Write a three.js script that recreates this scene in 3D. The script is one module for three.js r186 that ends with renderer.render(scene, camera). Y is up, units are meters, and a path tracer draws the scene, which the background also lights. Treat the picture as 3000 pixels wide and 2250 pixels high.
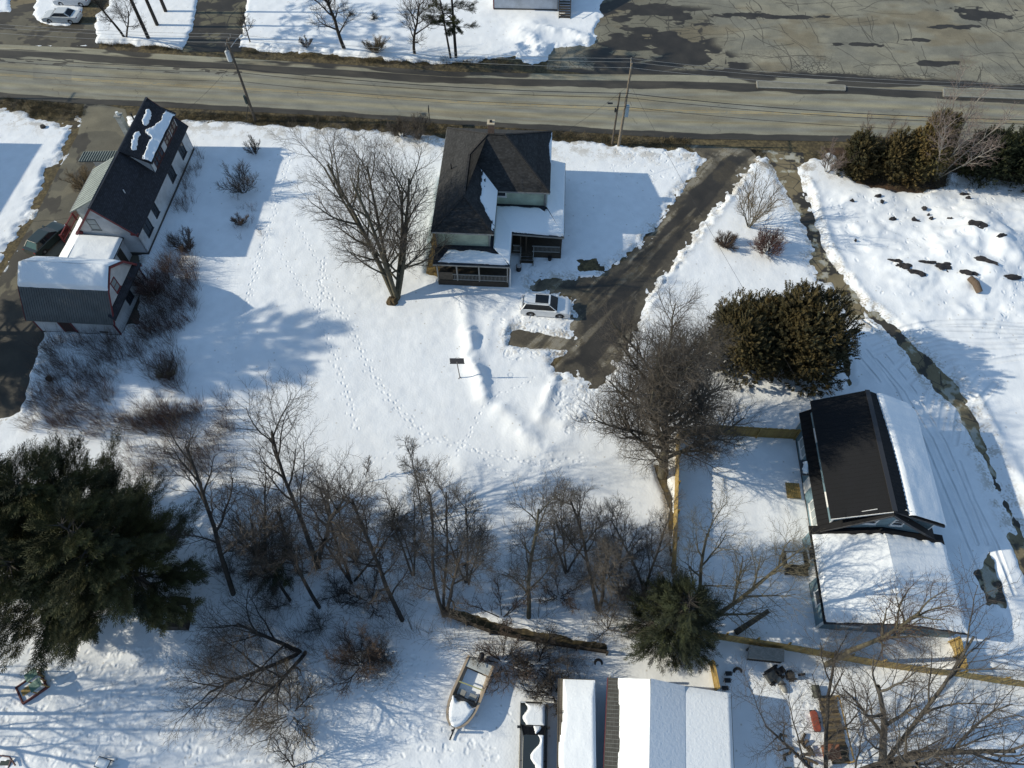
import * as THREE from 'three';
import { mergeGeometries } from 'three/addons/utils/BufferGeometryUtils.js';

// ---------------------------------------------------------------- camera, sky, sun, exposure
const scene = new THREE.Scene();
const camera = new THREE.PerspectiveCamera(56.83, 4 / 3, 0.5, 2000);
camera.position.set(0, 53, 34);
{
  const pitch = THREE.MathUtils.degToRad(57.4);
  camera.lookAt(0, 53 - Math.sin(pitch) * 10, 34 - Math.cos(pitch) * 10);
}
scene.add(camera);

const renderer = new THREE.WebGLRenderer({ antialias: true });
renderer.toneMapping = THREE.LinearToneMapping;
renderer.toneMappingExposure = 1.0;
renderer.shadowMap.enabled = true;

const SUN_ELEVATION = THREE.MathUtils.degToRad(27);
const SUN_DIR = new THREE.Vector3(-Math.cos(SUN_ELEVATION), Math.sin(SUN_ELEVATION), -0.012).normalize();
{ // clear winter sky: pale at the horizon, deep blue overhead, a soft aureole round the sun
  const W = 512, Hh = 256, d = new Float32Array(W * Hh * 4);
  for (let j = 0; j < Hh; j++) for (let i = 0; i < W; i++) {
    const el = (j + 0.5) / Hh * Math.PI - Math.PI / 2, az = ((i + 0.5) / W - 0.5) * 2 * Math.PI;
    const dir = [Math.cos(el) * Math.cos(az), Math.sin(el), Math.cos(el) * Math.sin(az)];
    const t = Math.pow(1 - Math.max(0, Math.sin(el)), 2.2);
    const cs = Math.max(0, dir[0] * SUN_DIR.x + dir[1] * SUN_DIR.y + dir[2] * SUN_DIR.z);
    const a = 0.35 * Math.pow(cs, 12);
    const o = (j * W + i) * 4;
    d[o] = 0.15 + 0.27 * t + a; d[o + 1] = 0.275 + 0.26 * t + a * 0.95; d[o + 2] = 0.475 + 0.16 * t + a * 0.85; d[o + 3] = 1;
  }
  const sky = new THREE.DataTexture(d, W, Hh, THREE.RGBAFormat, THREE.FloatType);
  sky.mapping = THREE.EquirectangularReflectionMapping;
  sky.magFilter = sky.minFilter = THREE.LinearFilter; sky.needsUpdate = true;
  scene.background = sky; scene.environment = sky;
}
const sun = new THREE.DirectionalLight(new THREE.Color().setRGB(1, 0.925, 0.745), 4.5);
sun.position.copy(SUN_DIR).multiplyScalar(200);
sun.castShadow = true;
Object.assign(sun.shadow.camera, { left: -110, right: 110, top: 110, bottom: -110, near: 10, far: 420 });
sun.shadow.mapSize.set(4096, 4096);
scene.add(sun, sun.target);

// ---------------------------------------------------------------- helpers
const V = (x, y, z) => new THREE.Vector3(x, y, z);
const RAD = Math.PI / 180;
function rng(seed) { let a = seed >>> 0; return () => { a = (a + 0x6D2B79F5) | 0; let t = Math.imul(a ^ (a >>> 15), 1 | a); t = (t + Math.imul(t ^ (t >>> 7), 61 | t)) ^ t; return ((t ^ (t >>> 14)) >>> 0) / 4294967296; }; }
function hash2(i, j) { let h = (Math.imul(i, 374761393) + Math.imul(j, 668265263)) | 0; h = Math.imul(h ^ (h >>> 13), 1274126177); return ((h ^ (h >>> 16)) >>> 0) / 4294967296; }
function vnoise(x, y) { // value noise, 0..1
  const i = Math.floor(x), j = Math.floor(y); let u = x - i, v = y - j; u = u * u * (3 - 2 * u); v = v * v * (3 - 2 * v);
  const a = hash2(i, j), b = hash2(i + 1, j), c = hash2(i, j + 1), d = hash2(i + 1, j + 1);
  return a + (b - a) * u + (c - a) * v + (a - b - c + d) * u * v;
}
function fbm(x, y, o = 4) { let s = 0, a = 0.5, n = 0; for (let k = 0; k < o; k++) { s += a * vnoise(x + k * 17.3, y - k * 9.7); n += a; a *= 0.5; x *= 2.03; y *= 2.03; } return s / n; }
const clamp = (v, a, b) => v < a ? a : v > b ? b : v;
const smooth = (a, b, v) => { const t = clamp((v - a) / (b - a), 0, 1); return t * t * (3 - 2 * t); };
const mix = (a, b, t) => a + (b - a) * t;
function segDist(px, pz, a, b) { const dx = b[0] - a[0], dz = b[1] - a[1]; const t = clamp(((px - a[0]) * dx + (pz - a[1]) * dz) / (dx * dx + dz * dz + 1e-9), 0, 1); return Math.hypot(px - a[0] - t * dx, pz - a[1] - t * dz); }
function lineDist(px, pz, pts) { let d = 1e9; for (let i = 0; i + 1 < pts.length; i++) d = Math.min(d, segDist(px, pz, pts[i], pts[i + 1])); return d; }
function polyDist(px, pz, pts) { // negative inside
  let d = 1e9, ins = false;
  for (let i = 0, j = pts.length - 1; i < pts.length; j = i++) {
    d = Math.min(d, segDist(px, pz, pts[i], pts[j]));
    const a = pts[i], b = pts[j];
    if ((a[1] > pz) !== (b[1] > pz) && px < (b[0] - a[0]) * (pz - a[1]) / (b[1] - a[1]) + a[0]) ins = !ins;
  }
  return ins ? -d : d;
}
function bbox(pts) { let a = [1e9, 1e9, -1e9, -1e9]; for (const p of pts) { a[0] = Math.min(a[0], p[0]); a[1] = Math.min(a[1], p[1]); a[2] = Math.max(a[2], p[0]); a[3] = Math.max(a[3], p[1]); } return a; }

const taken = {};
function numbered(n) { const k = taken[n] = (taken[n] ?? -1) + 1; return k ? `${n}_${String(k).padStart(3, '0')}` : n; }
function thing(name, label, category, x = 0, y = 0, z = 0, turn = 0, group) {
  const o = new THREE.Group(); o.name = numbered(name); o.position.set(x, y, z); o.rotation.y = turn;
  o.userData = { label, category }; if (group) o.userData.group = group; scene.add(o); return o;
}
function thingAt(name, label, category, x, z) { return thing(name, label, category, x, 0, z); }
function tag(o, label, category, group) { o.userData.label = label; o.userData.category = category; if (group) o.userData.group = group; return o; }
function mesh(name, g, mat, parent) { // one named mesh; at top level the name is numbered
  const m = new THREE.Mesh(g instanceof GB ? g.geo() : g, mat); m.castShadow = m.receiveShadow = true;
  m.name = parent ? name : numbered(name); (parent ?? scene).add(m); return m;
}
function structure(name, g, mat) { const m = mesh(name, g, mat); m.userData.kind = 'structure'; return m; }
function part(name, parent) { const o = new THREE.Group(); o.name = name; parent.add(o); return o; }

class GB { // collects faces; uv in metres along each face
  constructor() { this.p = []; this.n = []; this.u = []; }
  tri(a, b, c) {
    const ux = b[0] - a[0], uy = b[1] - a[1], uz = b[2] - a[2], vx = c[0] - a[0], vy = c[1] - a[1], vz = c[2] - a[2];
    let nx = uy * vz - uz * vy, ny = uz * vx - ux * vz, nz = ux * vy - uy * vx; const l = Math.hypot(nx, ny, nz) || 1; nx /= l; ny /= l; nz /= l;
    let tx, tz; if (Math.abs(ny) > 0.98) { tx = 1; tz = 0; } else { const q = Math.hypot(nx, nz); tx = nz / q; tz = -nx / q; }
    // second tangent = n x t
    const bx = ny * tz, by = nz * tx - nx * tz, bz = -ny * tx;
    for (const q of [a, b, c]) { this.p.push(q[0], q[1], q[2]); this.n.push(nx, ny, nz); this.u.push(q[0] * tx + q[2] * tz, q[0] * bx + q[1] * by + q[2] * bz); }
    return this;
  }
  quad(a, b, c, d) { this.tri(a, b, c); this.tri(a, c, d); return this; }
  poly(pts) { for (let i = 1; i + 1 < pts.length; i++) this.tri(pts[0], pts[i], pts[i + 1]); return this; }
  box(x0, x1, y0, y1, z0, z1) {
    const A = [x0, y0, z0], B = [x1, y0, z0], C = [x1, y0, z1], D = [x0, y0, z1], E = [x0, y1, z0], F = [x1, y1, z0], G = [x1, y1, z1], H = [x0, y1, z1];
    this.quad(D, C, G, H).quad(B, A, E, F).quad(C, B, F, G).quad(A, D, H, E).quad(H, G, F, E).quad(A, B, C, D); return this;
  }
  // solid between two points with a rectangular section: w across, h thick (h vertical-ish)
  bar(a, b, w, h) {
    const d = V(b[0] - a[0], b[1] - a[1], b[2] - a[2]); d.normalize();
    let s = V(0, 1, 0).cross(d); if (s.length() < 1e-3) s = V(1, 0, 0); s.normalize(); const t = d.clone().cross(s);
    const c = (P, i, j) => [P[0] + s.x * w / 2 * i + t.x * h / 2 * j, P[1] + s.y * w / 2 * i + t.y * h / 2 * j, P[2] + s.z * w / 2 * i + t.z * h / 2 * j];
    const q = [[-1, -1], [1, -1], [1, 1], [-1, 1]], A = q.map(e => c(a, ...e)), B = q.map(e => c(b, ...e));
    for (let i = 0; i < 4; i++) { const j = (i + 1) % 4; this.quad(A[i], A[j], B[j], B[i]); }
    this.quad(A[3], A[2], A[1], A[0]).quad(B[0], B[1], B[2], B[3]); return this;
  }
  // slab: polygon (counter-clockwise seen from above) extruded down by t
  slab(pts, t) {
    this.poly(pts); const lo = pts.map(p => [p[0], p[1] - t, p[2]]);
    for (let i = 0; i < pts.length; i++) { const j = (i + 1) % pts.length; this.quad(pts[i], lo[i], lo[j], pts[j]); }
    this.poly(lo.slice().reverse()); return this;
  }
  tube(pts, rad, sides = 6, cap = true) { // tapered tube through points
    const rings = []; const n = pts.length; let ref = V(0.31, 0.2, 0.93);
    for (let i = 0; i < n; i++) {
      const a = pts[Math.max(0, i - 1)], b = pts[Math.min(n - 1, i + 1)]; const d = V(b[0] - a[0], b[1] - a[1], b[2] - a[2]).normalize();
      if (Math.abs(d.dot(ref)) > 0.95) ref = V(0.9, 0.3, -0.3).normalize();
      const s = ref.clone().cross(d).normalize(), t = d.clone().cross(s), r = rad[i]; const ring = [];
      for (let k = 0; k < sides; k++) { const an = k / sides * Math.PI * 2, cx = Math.cos(an), sx = Math.sin(an); const nx = s.x * cx + t.x * sx, ny = s.y * cx + t.y * sx, nz = s.z * cx + t.z * sx; ring.push([pts[i][0] + nx * r, pts[i][1] + ny * r, pts[i][2] + nz * r, nx, ny, nz]); }
      rings.push(ring);
    }
    const push = q => { this.p.push(q[0], q[1], q[2]); this.n.push(q[3], q[4], q[5]); this.u.push(q[0] + q[2], q[1]); };
    for (let i = 0; i + 1 < n; i++) for (let k = 0; k < sides; k++) {
      const k2 = (k + 1) % sides, a = rings[i][k], b = rings[i][k2], c = rings[i + 1][k2], d = rings[i + 1][k];
      push(a); push(b); push(c); if (rad[i + 1] > 1e-4) { push(a); push(c); push(d); }
    }
    if (cap) for (const e of [0, n - 1]) if (rad[e] > 0.004) { const R = rings[e].map(q => q.slice(0, 3)); this.poly(e ? R : R.slice().reverse()); }
    return this;
  }
  move(x, y, z) { for (let i = 0; i < this.p.length; i += 3) { this.p[i] += x; this.p[i + 1] += y; this.p[i + 2] += z; } return this; }
  geo() {
    const g = new THREE.BufferGeometry();
    g.setAttribute('position', new THREE.Float32BufferAttribute(this.p, 3)); g.setAttribute('normal', new THREE.Float32BufferAttribute(this.n, 3)); g.setAttribute('uv', new THREE.Float32BufferAttribute(this.u, 2));
    return g;
  }
}
const boxG = (x0, x1, y0, y1, z0, z1) => new GB().box(x0, x1, y0, y1, z0, z1);

function dataTex(w, h, fn, srgb = true, repeat = true) { // fn(i,j) -> grey or [r,g,b], 0..255 (sRGB when a colour)
  const d = new Uint8Array(w * h * 4);
  for (let j = 0; j < h; j++) for (let i = 0; i < w; i++) { const c = fn(i, j), o = (j * w + i) * 4; if (typeof c === 'number') d[o] = d[o + 1] = d[o + 2] = clamp(c, 0, 255); else { d[o] = clamp(c[0], 0, 255); d[o + 1] = clamp(c[1], 0, 255); d[o + 2] = clamp(c[2], 0, 255); } d[o + 3] = 255; }
  const t = new THREE.DataTexture(d, w, h, THREE.RGBAFormat); t.magFilter = THREE.LinearFilter; t.minFilter = THREE.LinearMipmapLinearFilter; t.generateMipmaps = true;
  if (srgb) t.colorSpace = THREE.SRGBColorSpace; if (repeat) t.wrapS = t.wrapT = THREE.RepeatWrapping; t.needsUpdate = true; return t;
}
// tileable noise for repeating surface textures
function tnoise(x, y, per) { const i = Math.floor(x), j = Math.floor(y); let u = x - i, v = y - j; u = u * u * (3 - 2 * u); v = v * v * (3 - 2 * v); const m = q => ((q % per) + per) % per; const a = hash2(m(i), m(j)), b = hash2(m(i + 1), m(j)), c = hash2(m(i), m(j + 1)), d = hash2(m(i + 1), m(j + 1)); return a + (b - a) * u + (c - a) * v + (a - b - c + d) * u * v; }
function tfbm(u, v, per, o = 4) { let s = 0, a = 0.5, n = 0; for (let k = 0; k < o; k++) { s += a * tnoise(u * per, v * per, per); n += a; a *= 0.5; per *= 2; } return s / n; }
const rgb = (r, g, b) => new THREE.Color().setRGB(r, g, b);
const std = (r, g, b, rough = 0.8, extra = {}) => new THREE.MeshStandardMaterial({ color: rgb(r, g, b), roughness: rough, side: THREE.DoubleSide, ...extra });
function scaled(tex, metres) { const t = tex.clone(); t.repeat.set(1 / metres, 1 / metres); t.needsUpdate = true; return t; }

const grainTex = dataTex(256, 256, (i, j) => 128 + 190 * (tfbm(i / 256, j / 256, 16, 4) - 0.5) + 60 * (hash2(i, j) - 0.5), false);
const tintTex = dataTex(256, 256, (i, j) => { const n = tfbm(i / 256, j / 256, 6, 5), g = hash2(i + 91, j); const v = 231 + 60 * (n - 0.5) + 30 * (g - 0.5); return [v, v, v]; });
const clapTex = dataTex(32, 128, (i, j) => { const t = (j % 16) / 16; return t < 0.12 ? 20 : 90 + 140 * (1 - t); }, false);
const shingleTex = dataTex(256, 256, (i, j) => { const row = Math.floor(j / 16), t = (j % 16) / 16, tab = Math.floor((i + (row % 2) * 12) / 24), g = hash2(tab, row), q = hash2(i, j); const v = 176 + 60 * (g - 0.5) + 54 * (q - 0.5) - (t < 0.16 ? 60 : 0) + 60 * (tfbm(i / 256, j / 256, 4, 3) - 0.5); return [v, v, v]; });
const plankTex = dataTex(256, 256, (i, j) => { const n = tfbm(i / 256 * 0.25 + 0.1, j / 256, 32, 3), m = tfbm(i / 256, j / 256, 8, 4); const v = 228 + 70 * (n - 0.5) + 45 * (m - 0.5); return [v, v * 0.98, v * 0.95]; });

const MAT = {
  whiteSiding: std(0.74, 0.75, 0.76, 0.7, { bumpMap: scaled(clapTex, 0.96), bumpScale: 0.012, map: scaled(tintTex, 5.1) }),
  greenSiding: std(0.56, 0.66, 0.52, 0.75, { bumpMap: scaled(clapTex, 0.96), bumpScale: 0.012, map: scaled(tintTex, 4.7) }),
  blueSiding: std(0.19, 0.30, 0.36, 0.75, { bumpMap: scaled(clapTex, 0.96), bumpScale: 0.012, map: scaled(tintTex, 4.7) }),
  whiteTrim: std(0.78, 0.78, 0.77, 0.55),
  greyTrim: std(0.35, 0.35, 0.33, 0.7, { map: scaled(tintTex, 1.7) }),
  redTrim: std(0.17, 0.03, 0.035, 0.6),
  maroonTrim: std(0.075, 0.025, 0.025, 0.6),
  darkTrim: std(0.02, 0.022, 0.03, 0.5),
  slateShingle: std(0.048, 0.05, 0.068, 0.8, { map: scaled(shingleTex, 2.3), bumpMap: scaled(shingleTex, 2.3), bumpScale: 0.01 }),
  brownShingle: std(0.06, 0.052, 0.06, 0.85, { map: scaled(shingleTex, 2.3), bumpMap: scaled(shingleTex, 2.3), bumpScale: 0.01 }),
  greyShingle: std(0.062, 0.062, 0.064, 0.9, { map: scaled(shingleTex, 2.3), bumpMap: scaled(shingleTex, 2.3), bumpScale: 0.012 }),
  blackMetal: std(0.0038, 0.0042, 0.0066, 0.9, { map: scaled(tintTex, 4) }),
  barnMetal: std(0.105, 0.12, 0.125, 0.5, { map: scaled(tintTex, 3.3) }),
  paleMetal: std(0.33, 0.37, 0.34, 0.5, { map: scaled(tintTex, 3.3) }),
  foundation: std(0.08, 0.075, 0.07, 0.95, { map: scaled(tintTex, 2) }),
  glass: new THREE.MeshPhysicalMaterial({ color: rgb(0.02, 0.024, 0.03), roughness: 0.06, metalness: 0, specularIntensity: 0.8 }),
  paleGlass: new THREE.MeshPhysicalMaterial({ color: rgb(0.3, 0.34, 0.35), roughness: 0.15 }),
  oldWood: std(0.15, 0.13, 0.105, 0.9, { map: scaled(plankTex, 1.3) }),
  wetWood: std(0.07, 0.057, 0.044, 0.85, { map: scaled(plankTex, 1.3) }),
  newWood: std(0.40, 0.28, 0.10, 0.85, { map: scaled(plankTex, 1.1) }),
  brick: std(0.30, 0.19, 0.13, 0.9, { map: scaled(tintTex, 0.7) }),
  steel: std(0.45, 0.47, 0.5, 0.45, { metalness: 0.4 }),
  black: std(0.012, 0.012, 0.014, 0.6),
  rubber: std(0.018, 0.018, 0.019, 0.85),
  roofSnow: std(0.88, 0.9, 0.92, 0.9, { bumpMap: scaled(grainTex, 2.1), bumpScale: 0.02 }),
};

// a blanket of snow on a four-cornered patch a,b,c,d; cover(u,v) in metres, negative where the roof is bare
function snowPatch(name, corners, cover, nu, nv, parent, mat = MAT.roofSnow) {
  const [a, b, c, d] = corners, pos = [], idx = [], uv = [];
  for (let j = 0; j <= nv; j++) for (let i = 0; i <= nu; i++) {
    const u = i / nu, v = j / nv, P = [0, 1, 2].map(k => (1 - u) * (1 - v) * a[k] + u * (1 - v) * b[k] + u * v * c[k] + (1 - u) * v * d[k]);
    pos.push(P[0], P[1] + Math.max(-0.06, cover(u, v, P)), P[2]); uv.push(P[0], P[2]);
  }
  const w = nu + 1; const low = k => pos[k * 3 + 1];
  const flat = (i, j) => { const u = i / nu, v = j / nv; return (1 - u) * (1 - v) * a[1] + u * (1 - v) * b[1] + u * v * c[1] + (1 - u) * v * d[1]; };
  for (let j = 0; j < nv; j++) for (let i = 0; i < nu; i++) {
    const q = [j * w + i, j * w + i + 1, (j + 1) * w + i + 1, (j + 1) * w + i];
    if (low(q[0]) < flat(i, j) - 0.05 && low(q[1]) < flat(i + 1, j) - 0.05 && low(q[2]) < flat(i + 1, j + 1) - 0.05 && low(q[3]) < flat(i, j + 1) - 0.05) continue;
    idx.push(q[0], q[2], q[1], q[0], q[3], q[2]);
  }
  const g = new THREE.BufferGeometry(); g.setAttribute('position', new THREE.Float32BufferAttribute(pos, 3)); g.setAttribute('uv', new THREE.Float32BufferAttribute(uv, 2)); g.setIndex(idx); g.computeVertexNormals();
  return mesh(name, g, mat, parent);
}
// rounded cover with ragged rim
const blanket = (t, ed = 0.04, rag = 0.02, f = 9, seed = 0) => (u, v) => { const e = Math.min(u, 1 - u, v, 1 - v) + rag * (fbm(u * f + seed, v * f - seed, 3) - 0.5) * 2; return t * (0.75 + 0.5 * fbm(u * 3 + seed, v * 3, 2)) * Math.sqrt(smooth(0, ed, e)) - (e < 0.002 ? 0.06 : 0); };

// window standing proud of a wall: centre x,y,z (local), turn about y (0 faces +z)
function windowAt(parent, x, y, z, turn, w, h, frameMat = MAT.whiteTrim, cols = 1, rows = 2, glass = MAT.glass) {
  const o = part('window', parent); o.position.set(x, y, z); o.rotation.y = turn; const t = 0.09;
  const f = new GB(); f.box(-w / 2 - t, w / 2 + t, h / 2, h / 2 + t, 0, 0.05).box(-w / 2 - t, w / 2 + t, -h / 2 - t, -h / 2, 0, 0.05).box(-w / 2 - t, -w / 2, -h / 2, h / 2, 0, 0.05).box(w / 2, w / 2 + t, -h / 2, h / 2, 0, 0.05);
  for (let c = 1; c < cols; c++) { const q = -w / 2 + w * c / cols; f.box(q - 0.025, q + 0.025, -h / 2, h / 2, 0.012, 0.04); }
  for (let r = 1; r < rows; r++) { const q = -h / 2 + h * r / rows; f.box(-w / 2, w / 2, q - 0.025, q + 0.025, 0.012, 0.042); }
  mesh('frame', f, frameMat, o);
  for (let c = 0; c < cols; c++) for (let r = 0; r < rows; r++) mesh('pane', boxG(-w / 2 + w * c / cols, -w / 2 + w * (c + 1) / cols, -h / 2 + h * r / rows, -h / 2 + h * (r + 1) / rows, 0.004, 0.014), glass, o);
  mesh('sill', boxG(-w / 2 - 0.14, w / 2 + 0.14, -h / 2 - t - 0.05, -h / 2 - t, 0, 0.1), frameMat, o);
  return o;
}

// ---------------------------------------------------------------- ground

// bare ground: where the snow has melted or been ploughed away (world x,z)
const bare = [
  { p: [[-70.93, -51.96], [-65.44, -51.55], [-58.16, -51.05], [-52.75, -51.65], [-47.60, -51.25], [-41.77, -50.34], [-33.88, -50.54], [-28.43, -49.65], [-22.51, -49.15], [-14.26, -48.08], [-8.43, -47.40], [-4.28, -47.69], [-2.44, -48.57], [0.35, -48.86], [1.50, -47.30], [4.73, -47.50], [5.03, -49.65], [6.25, -50.84], [9.65, -50.64], [10.47, -51.55], [11.11, -55.07], [12.09, -58.73], [11.95, -60.29], [12.83, -62.10], [13.48, -71.24], [85.51, -71.24], [64.01, -23.94], [56.31, -25.73], [50.39, -27.42], [48.01, -29.46], [44.13, -30.23], [35.44, -30.62], [32.51, -29.08], [30.87, -27.42], [30.02, -29.46], [27.60, -30.23], [23.46, -30.23], [19.95, -31.00], [11.70, -31.87], [4.42, -32.74], [-7.70, -33.30], [-13.03, -33.95], [-21.63, -34.77], [-29.24, -35.59], [-33.60, -35.93], [-38.29, -36.43], [-41.98, -37.10], [-50.23, -37.53], [-52.28, -35.59], [-54.66, -36.26], [-57.98, -37.95], [-60.46, -38.73], [-65.63, -39.34]], n: 0.8, f: 0.9, s: 0.35 },
  { p: [[-70.18, -58.48], [-67.14, -58.84], [-68.54, -64.73], [-65.24, -64.73], [-63.72, -57.93], [-61.48, -55.95], [-58.12, -55.60], [-57.26, -57.57], [-57.91, -60.51], [-59.54, -63.56], [-54.47, -63.56], [-54.04, -59.40], [-55.39, -58.11], [-52.92, -50.95], [-67.17, -50.95]], n: 0.5, f: 0.9, s: 0.5 },
  { p: [[-43.34, -67.52], [-36.99, -67.52], [-35.35, -57.20], [-34.66, -50.34], [-41.67, -49.95], [-41.74, -55.07]], n: 0.3, f: 1.1, s: 0.6 },
  { p: [[20.50, -31.24], [21.54, -29.46], [16.24, -21.50], [13.91, -17.84], [11.02, -14.37], [9.07, -12.85], [6.06, -11.96], [1.99, -12.01], [1.98, -10.96], [5.75, -9.91], [5.81, -6.56], [5.50, -3.54], [4.08, -2.76], [3.83, -1.60], [4.51, -0.85], [5.57, -1.35], [6.40, 0.03], [7.52, 0.52], [9.38, -2.36], [12.10, -6.56], [12.87, -9.91], [15.29, -13.45], [19.88, -19.82], [24.25, -25.73], [27.67, -30.62]], n: 1.0, f: 2.0, s: 0.13 },
  { p: [[-0.09, -5.70], [0.82, -5.91], [4.03, -5.06], [5.55, -4.69], [5.67, -3.54], [1.02, -3.90], [-0.34, -4.16]], n: 0.28, f: 1.6, s: 0.5 },
  { p: [[6.51, -14.56], [8.42, -14.80], [9.09, -13.15], [6.68, -13.27]], n: 0.5, f: 2.2, s: 0.4 },
  { p: [[28.08, -30.62], [29.11, -25.01], [30.20, -19.15], [30.44, -15.61], [29.39, -14.68], [30.10, -11.78], [31.31, -11.54], [31.75, -7.11], [33.56, -6.56], [33.14, -9.91], [31.92, -14.06], [31.34, -18.49], [31.46, -23.94], [31.57, -28.32]], inset: 0.02, n: 0.4, f: 2.0, s: 0.16 },
  { p: [[32.84, -8.78], [33.62, -7.11], [35.13, -5.22], [36.00, -3.12], [36.43, -1.10], [38.08, 2.04], [38.63, 5.69], [39.03, 7.86], [39.07, 10.34], [39.30, 13.49], [39.86, 16.82], [40.44, 15.36], [39.74, 10.75], [39.83, 7.43], [40.09, 3.44], [39.24, 0.03], [37.43, -2.97], [35.97, -5.91], [34.42, -8.10]], inset: 0.02, n: 0.4, f: 1.9, s: 0.16 },
  { p: [[35.34, 16.89], [36.80, 15.36], [36.55, 17.70], [36.79, 20.43], [36.26, 20.76], [35.92, 18.74], [35.08, 19.93], [35.08, 18.40]], n: 0.5, f: 1.4, s: 0.45 },
  { p: [[38.79, 13.87], [39.69, 15.00], [38.89, 19.26], [38.49, 17.17]], n: 0.5, f: 1.4, s: 0.45 },
  { p: [[30.96, -6.56], [30.67, -3.38], [30.10, 0.13], [29.72, 0.52], [29.86, -1.85], [30.08, -4.42]], n: 0.25, f: 1.8, s: 0.45 },
  { p: [[-52.00, -37.95], [-49.98, -36.43], [-49.49, -32.98], [-49.66, -29.46], [-49.67, -25.37], [-49.70, -21.03], [-49.71, -16.88], [-49.99, -12.73], [-51.66, -7.11], [-46.69, 4.80], [-42.41, 2.98], [-42.90, 0.13], [-43.41, -4.16], [-43.53, -5.80], [-34.95, -6.56], [-42.43, -32.98], [-45.91, -37.95]], n: 0.3, f: 1.2, s: 0.6 },
  { p: [[-54.12, -38.13], [-52.00, -38.30], [-49.65, -36.09], [-49.25, -32.58], [-49.38, -28.93], [-49.47, -24.80], [-49.56, -20.35], [-49.64, -15.93], [-50.03, -11.90], [-51.43, -6.56], [-52.12, -8.21], [-50.98, -13.15], [-50.68, -17.20], [-50.75, -21.50], [-50.76, -26.46], [-50.57, -30.62], [-50.98, -34.60]], n: 1.5, f: 0.9, s: 0.22 },
  { p: [[-7.86, -26.46], [-7.97, -19.82], [-8.48, -12.85], [-7.08, -12.25], [-5.94, -12.25], [-6.80, -25.37]], n: 0.25, f: 1.1, s: 0.5 },
  { p: [[35.70, -30.62], [37.27, -25.73], [39.48, -24.65], [43.53, -24.08], [46.87, -25.23], [47.80, -27.57], [50.74, -26.98], [56.11, -25.23], [59.06, -23.94], [62.19, -31.40]], n: 0.4, f: 1.3, s: 0.5 },
  { p: [[11.70, 8.07], [12.93, 8.28], [12.60, 9.53], [12.91, 11.55], [12.16, 16.82], [11.95, 16.82], [12.51, 11.55], [12.01, 9.73]], n: 0.2, f: 2, s: 0.5 },
  { p: [[-4.99, 19.60], [-3.26, 20.10], [-0.54, 20.93], [3.14, 21.65], [6.78, 22.29], [6.81, 22.70], [4.44, 22.55], [-0.20, 21.65], [-3.58, 20.76], [-5.13, 20.10]], n: 0.2, f: 2, s: 0.5 },
];
for (const b of bare) b.bb = bbox(b.p);
const dirtyRidges = [ // ploughed banks: [polyline, height, half-width]
  [[[-4.56, -9.23], [-4.36, -7.11], [-4.03, -5.22]], 0.28, 0.7], [[[-4.04, -5.37], [-3.72, -3.38], [-3.32, -1.35]], 0.42, 0.7], [[[-3.23, -1.10], [-2.71, 0.13], [-2.47, 1.67]], 0.4, 0.65],
  [[[4.25, -1.60], [3.42, 0.85], [2.39, 3.67]], 0.22, 0.45], [[[2.39, 3.67], [4.32, 4.12], [6.14, 3.44]], 0.25, 0.6],
  [[[-0.84, 2.98], [0.16, 4.12], [1.72, 5.91], [2.86, 6.78]], 0.26, 0.9],
  [[[31.93, -25.37], [32.05, -18.49], [32.46, -13.45], [34.02, -9.06], [36.36, -5.75]], 0.24, 0.6], [[[37.20, -7.11], [39.37, -4.42], [40.43, 1.09], [41.00, 6.13], [41.59, 11.55]], 0.22, 0.55],
  [[[-52.11, -37.95], [-50.02, -35.26], [-50.06, -32.19], [-50.08, -27.42], [-50.00, -22.54], [-50.02, -17.97], [-50.53, -13.76], [-51.45, -7.66]], 0.16, 0.5],
  [[[13.98, -18.49], [11.32, -15.18], [9.34, -13.45]], 0.2, 0.4], [[[21.48, -29.08], [16.72, -21.50], [14.42, -18.17]], 0.22, 0.5], [[[24.69, -25.37], [19.78, -19.15], [15.22, -12.85], [12.98, -8.78]], 0.2, 0.5],
  [[[1.31, -52.98], [3.18, -50.95], [4.90, -49.15]], 0.5, 1.3], [[[3.84, -54.02], [7.42, -53.50], [9.62, -52.16]], 0.5, 0.9], [[[-52.91, -52.16], [-47.75, -51.75], [-42.21, -50.95]], 0.25, 0.5], [[[-33.37, -50.95], [-23.76, -49.75], [-14.31, -48.66], [-8.46, -47.98]], 0.25, 0.5],
  [[[-0.48, -6.56], [-0.47, -4.42], [0.59, -3.12], [3.95, -2.87]], 0.14, 0.4], [[[-0.27, -9.34], [-2.00, -7.11], [-2.37, -3.38]], 0.08, 0.5],
  [[[31.26, 23.80], [33.05, 23.18], [34.64, 23.33], [36.63, 24.11]], 0.4, 1.2],
];
const mounds = [ // heaps: x, z, radius, height
  [44.21, -23.22, 2.2, 0.5], [46.04, -17.81, 2.6, 0.8], [48.78, -17.33, 2.0, 0.9], [39.62, -23.22, 1.8, 0.45], [49.82, -14.97, 2.2, 0.8], [43.10, -15.55, 2.4, 0.4], [44.06, -13.25, 3, 0.6], [38.94, -13.25, 2.8, 0.5], [46.84, -12.69, 2.4, 0.6], [36.34, -22.96, 2.4, 0.4], [48.23, -20.27, 2.2, 0.5],
  [0.94, 4.80, 1.6, 0.16], [4.05, 6.13, 1.4, 0.14], [-3.85, 8.28, 1.4, 0.15], [2.99, 2.04, 1.8, 0.14], [2.66, -55.07, 2.5, 0.5],
];
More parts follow.
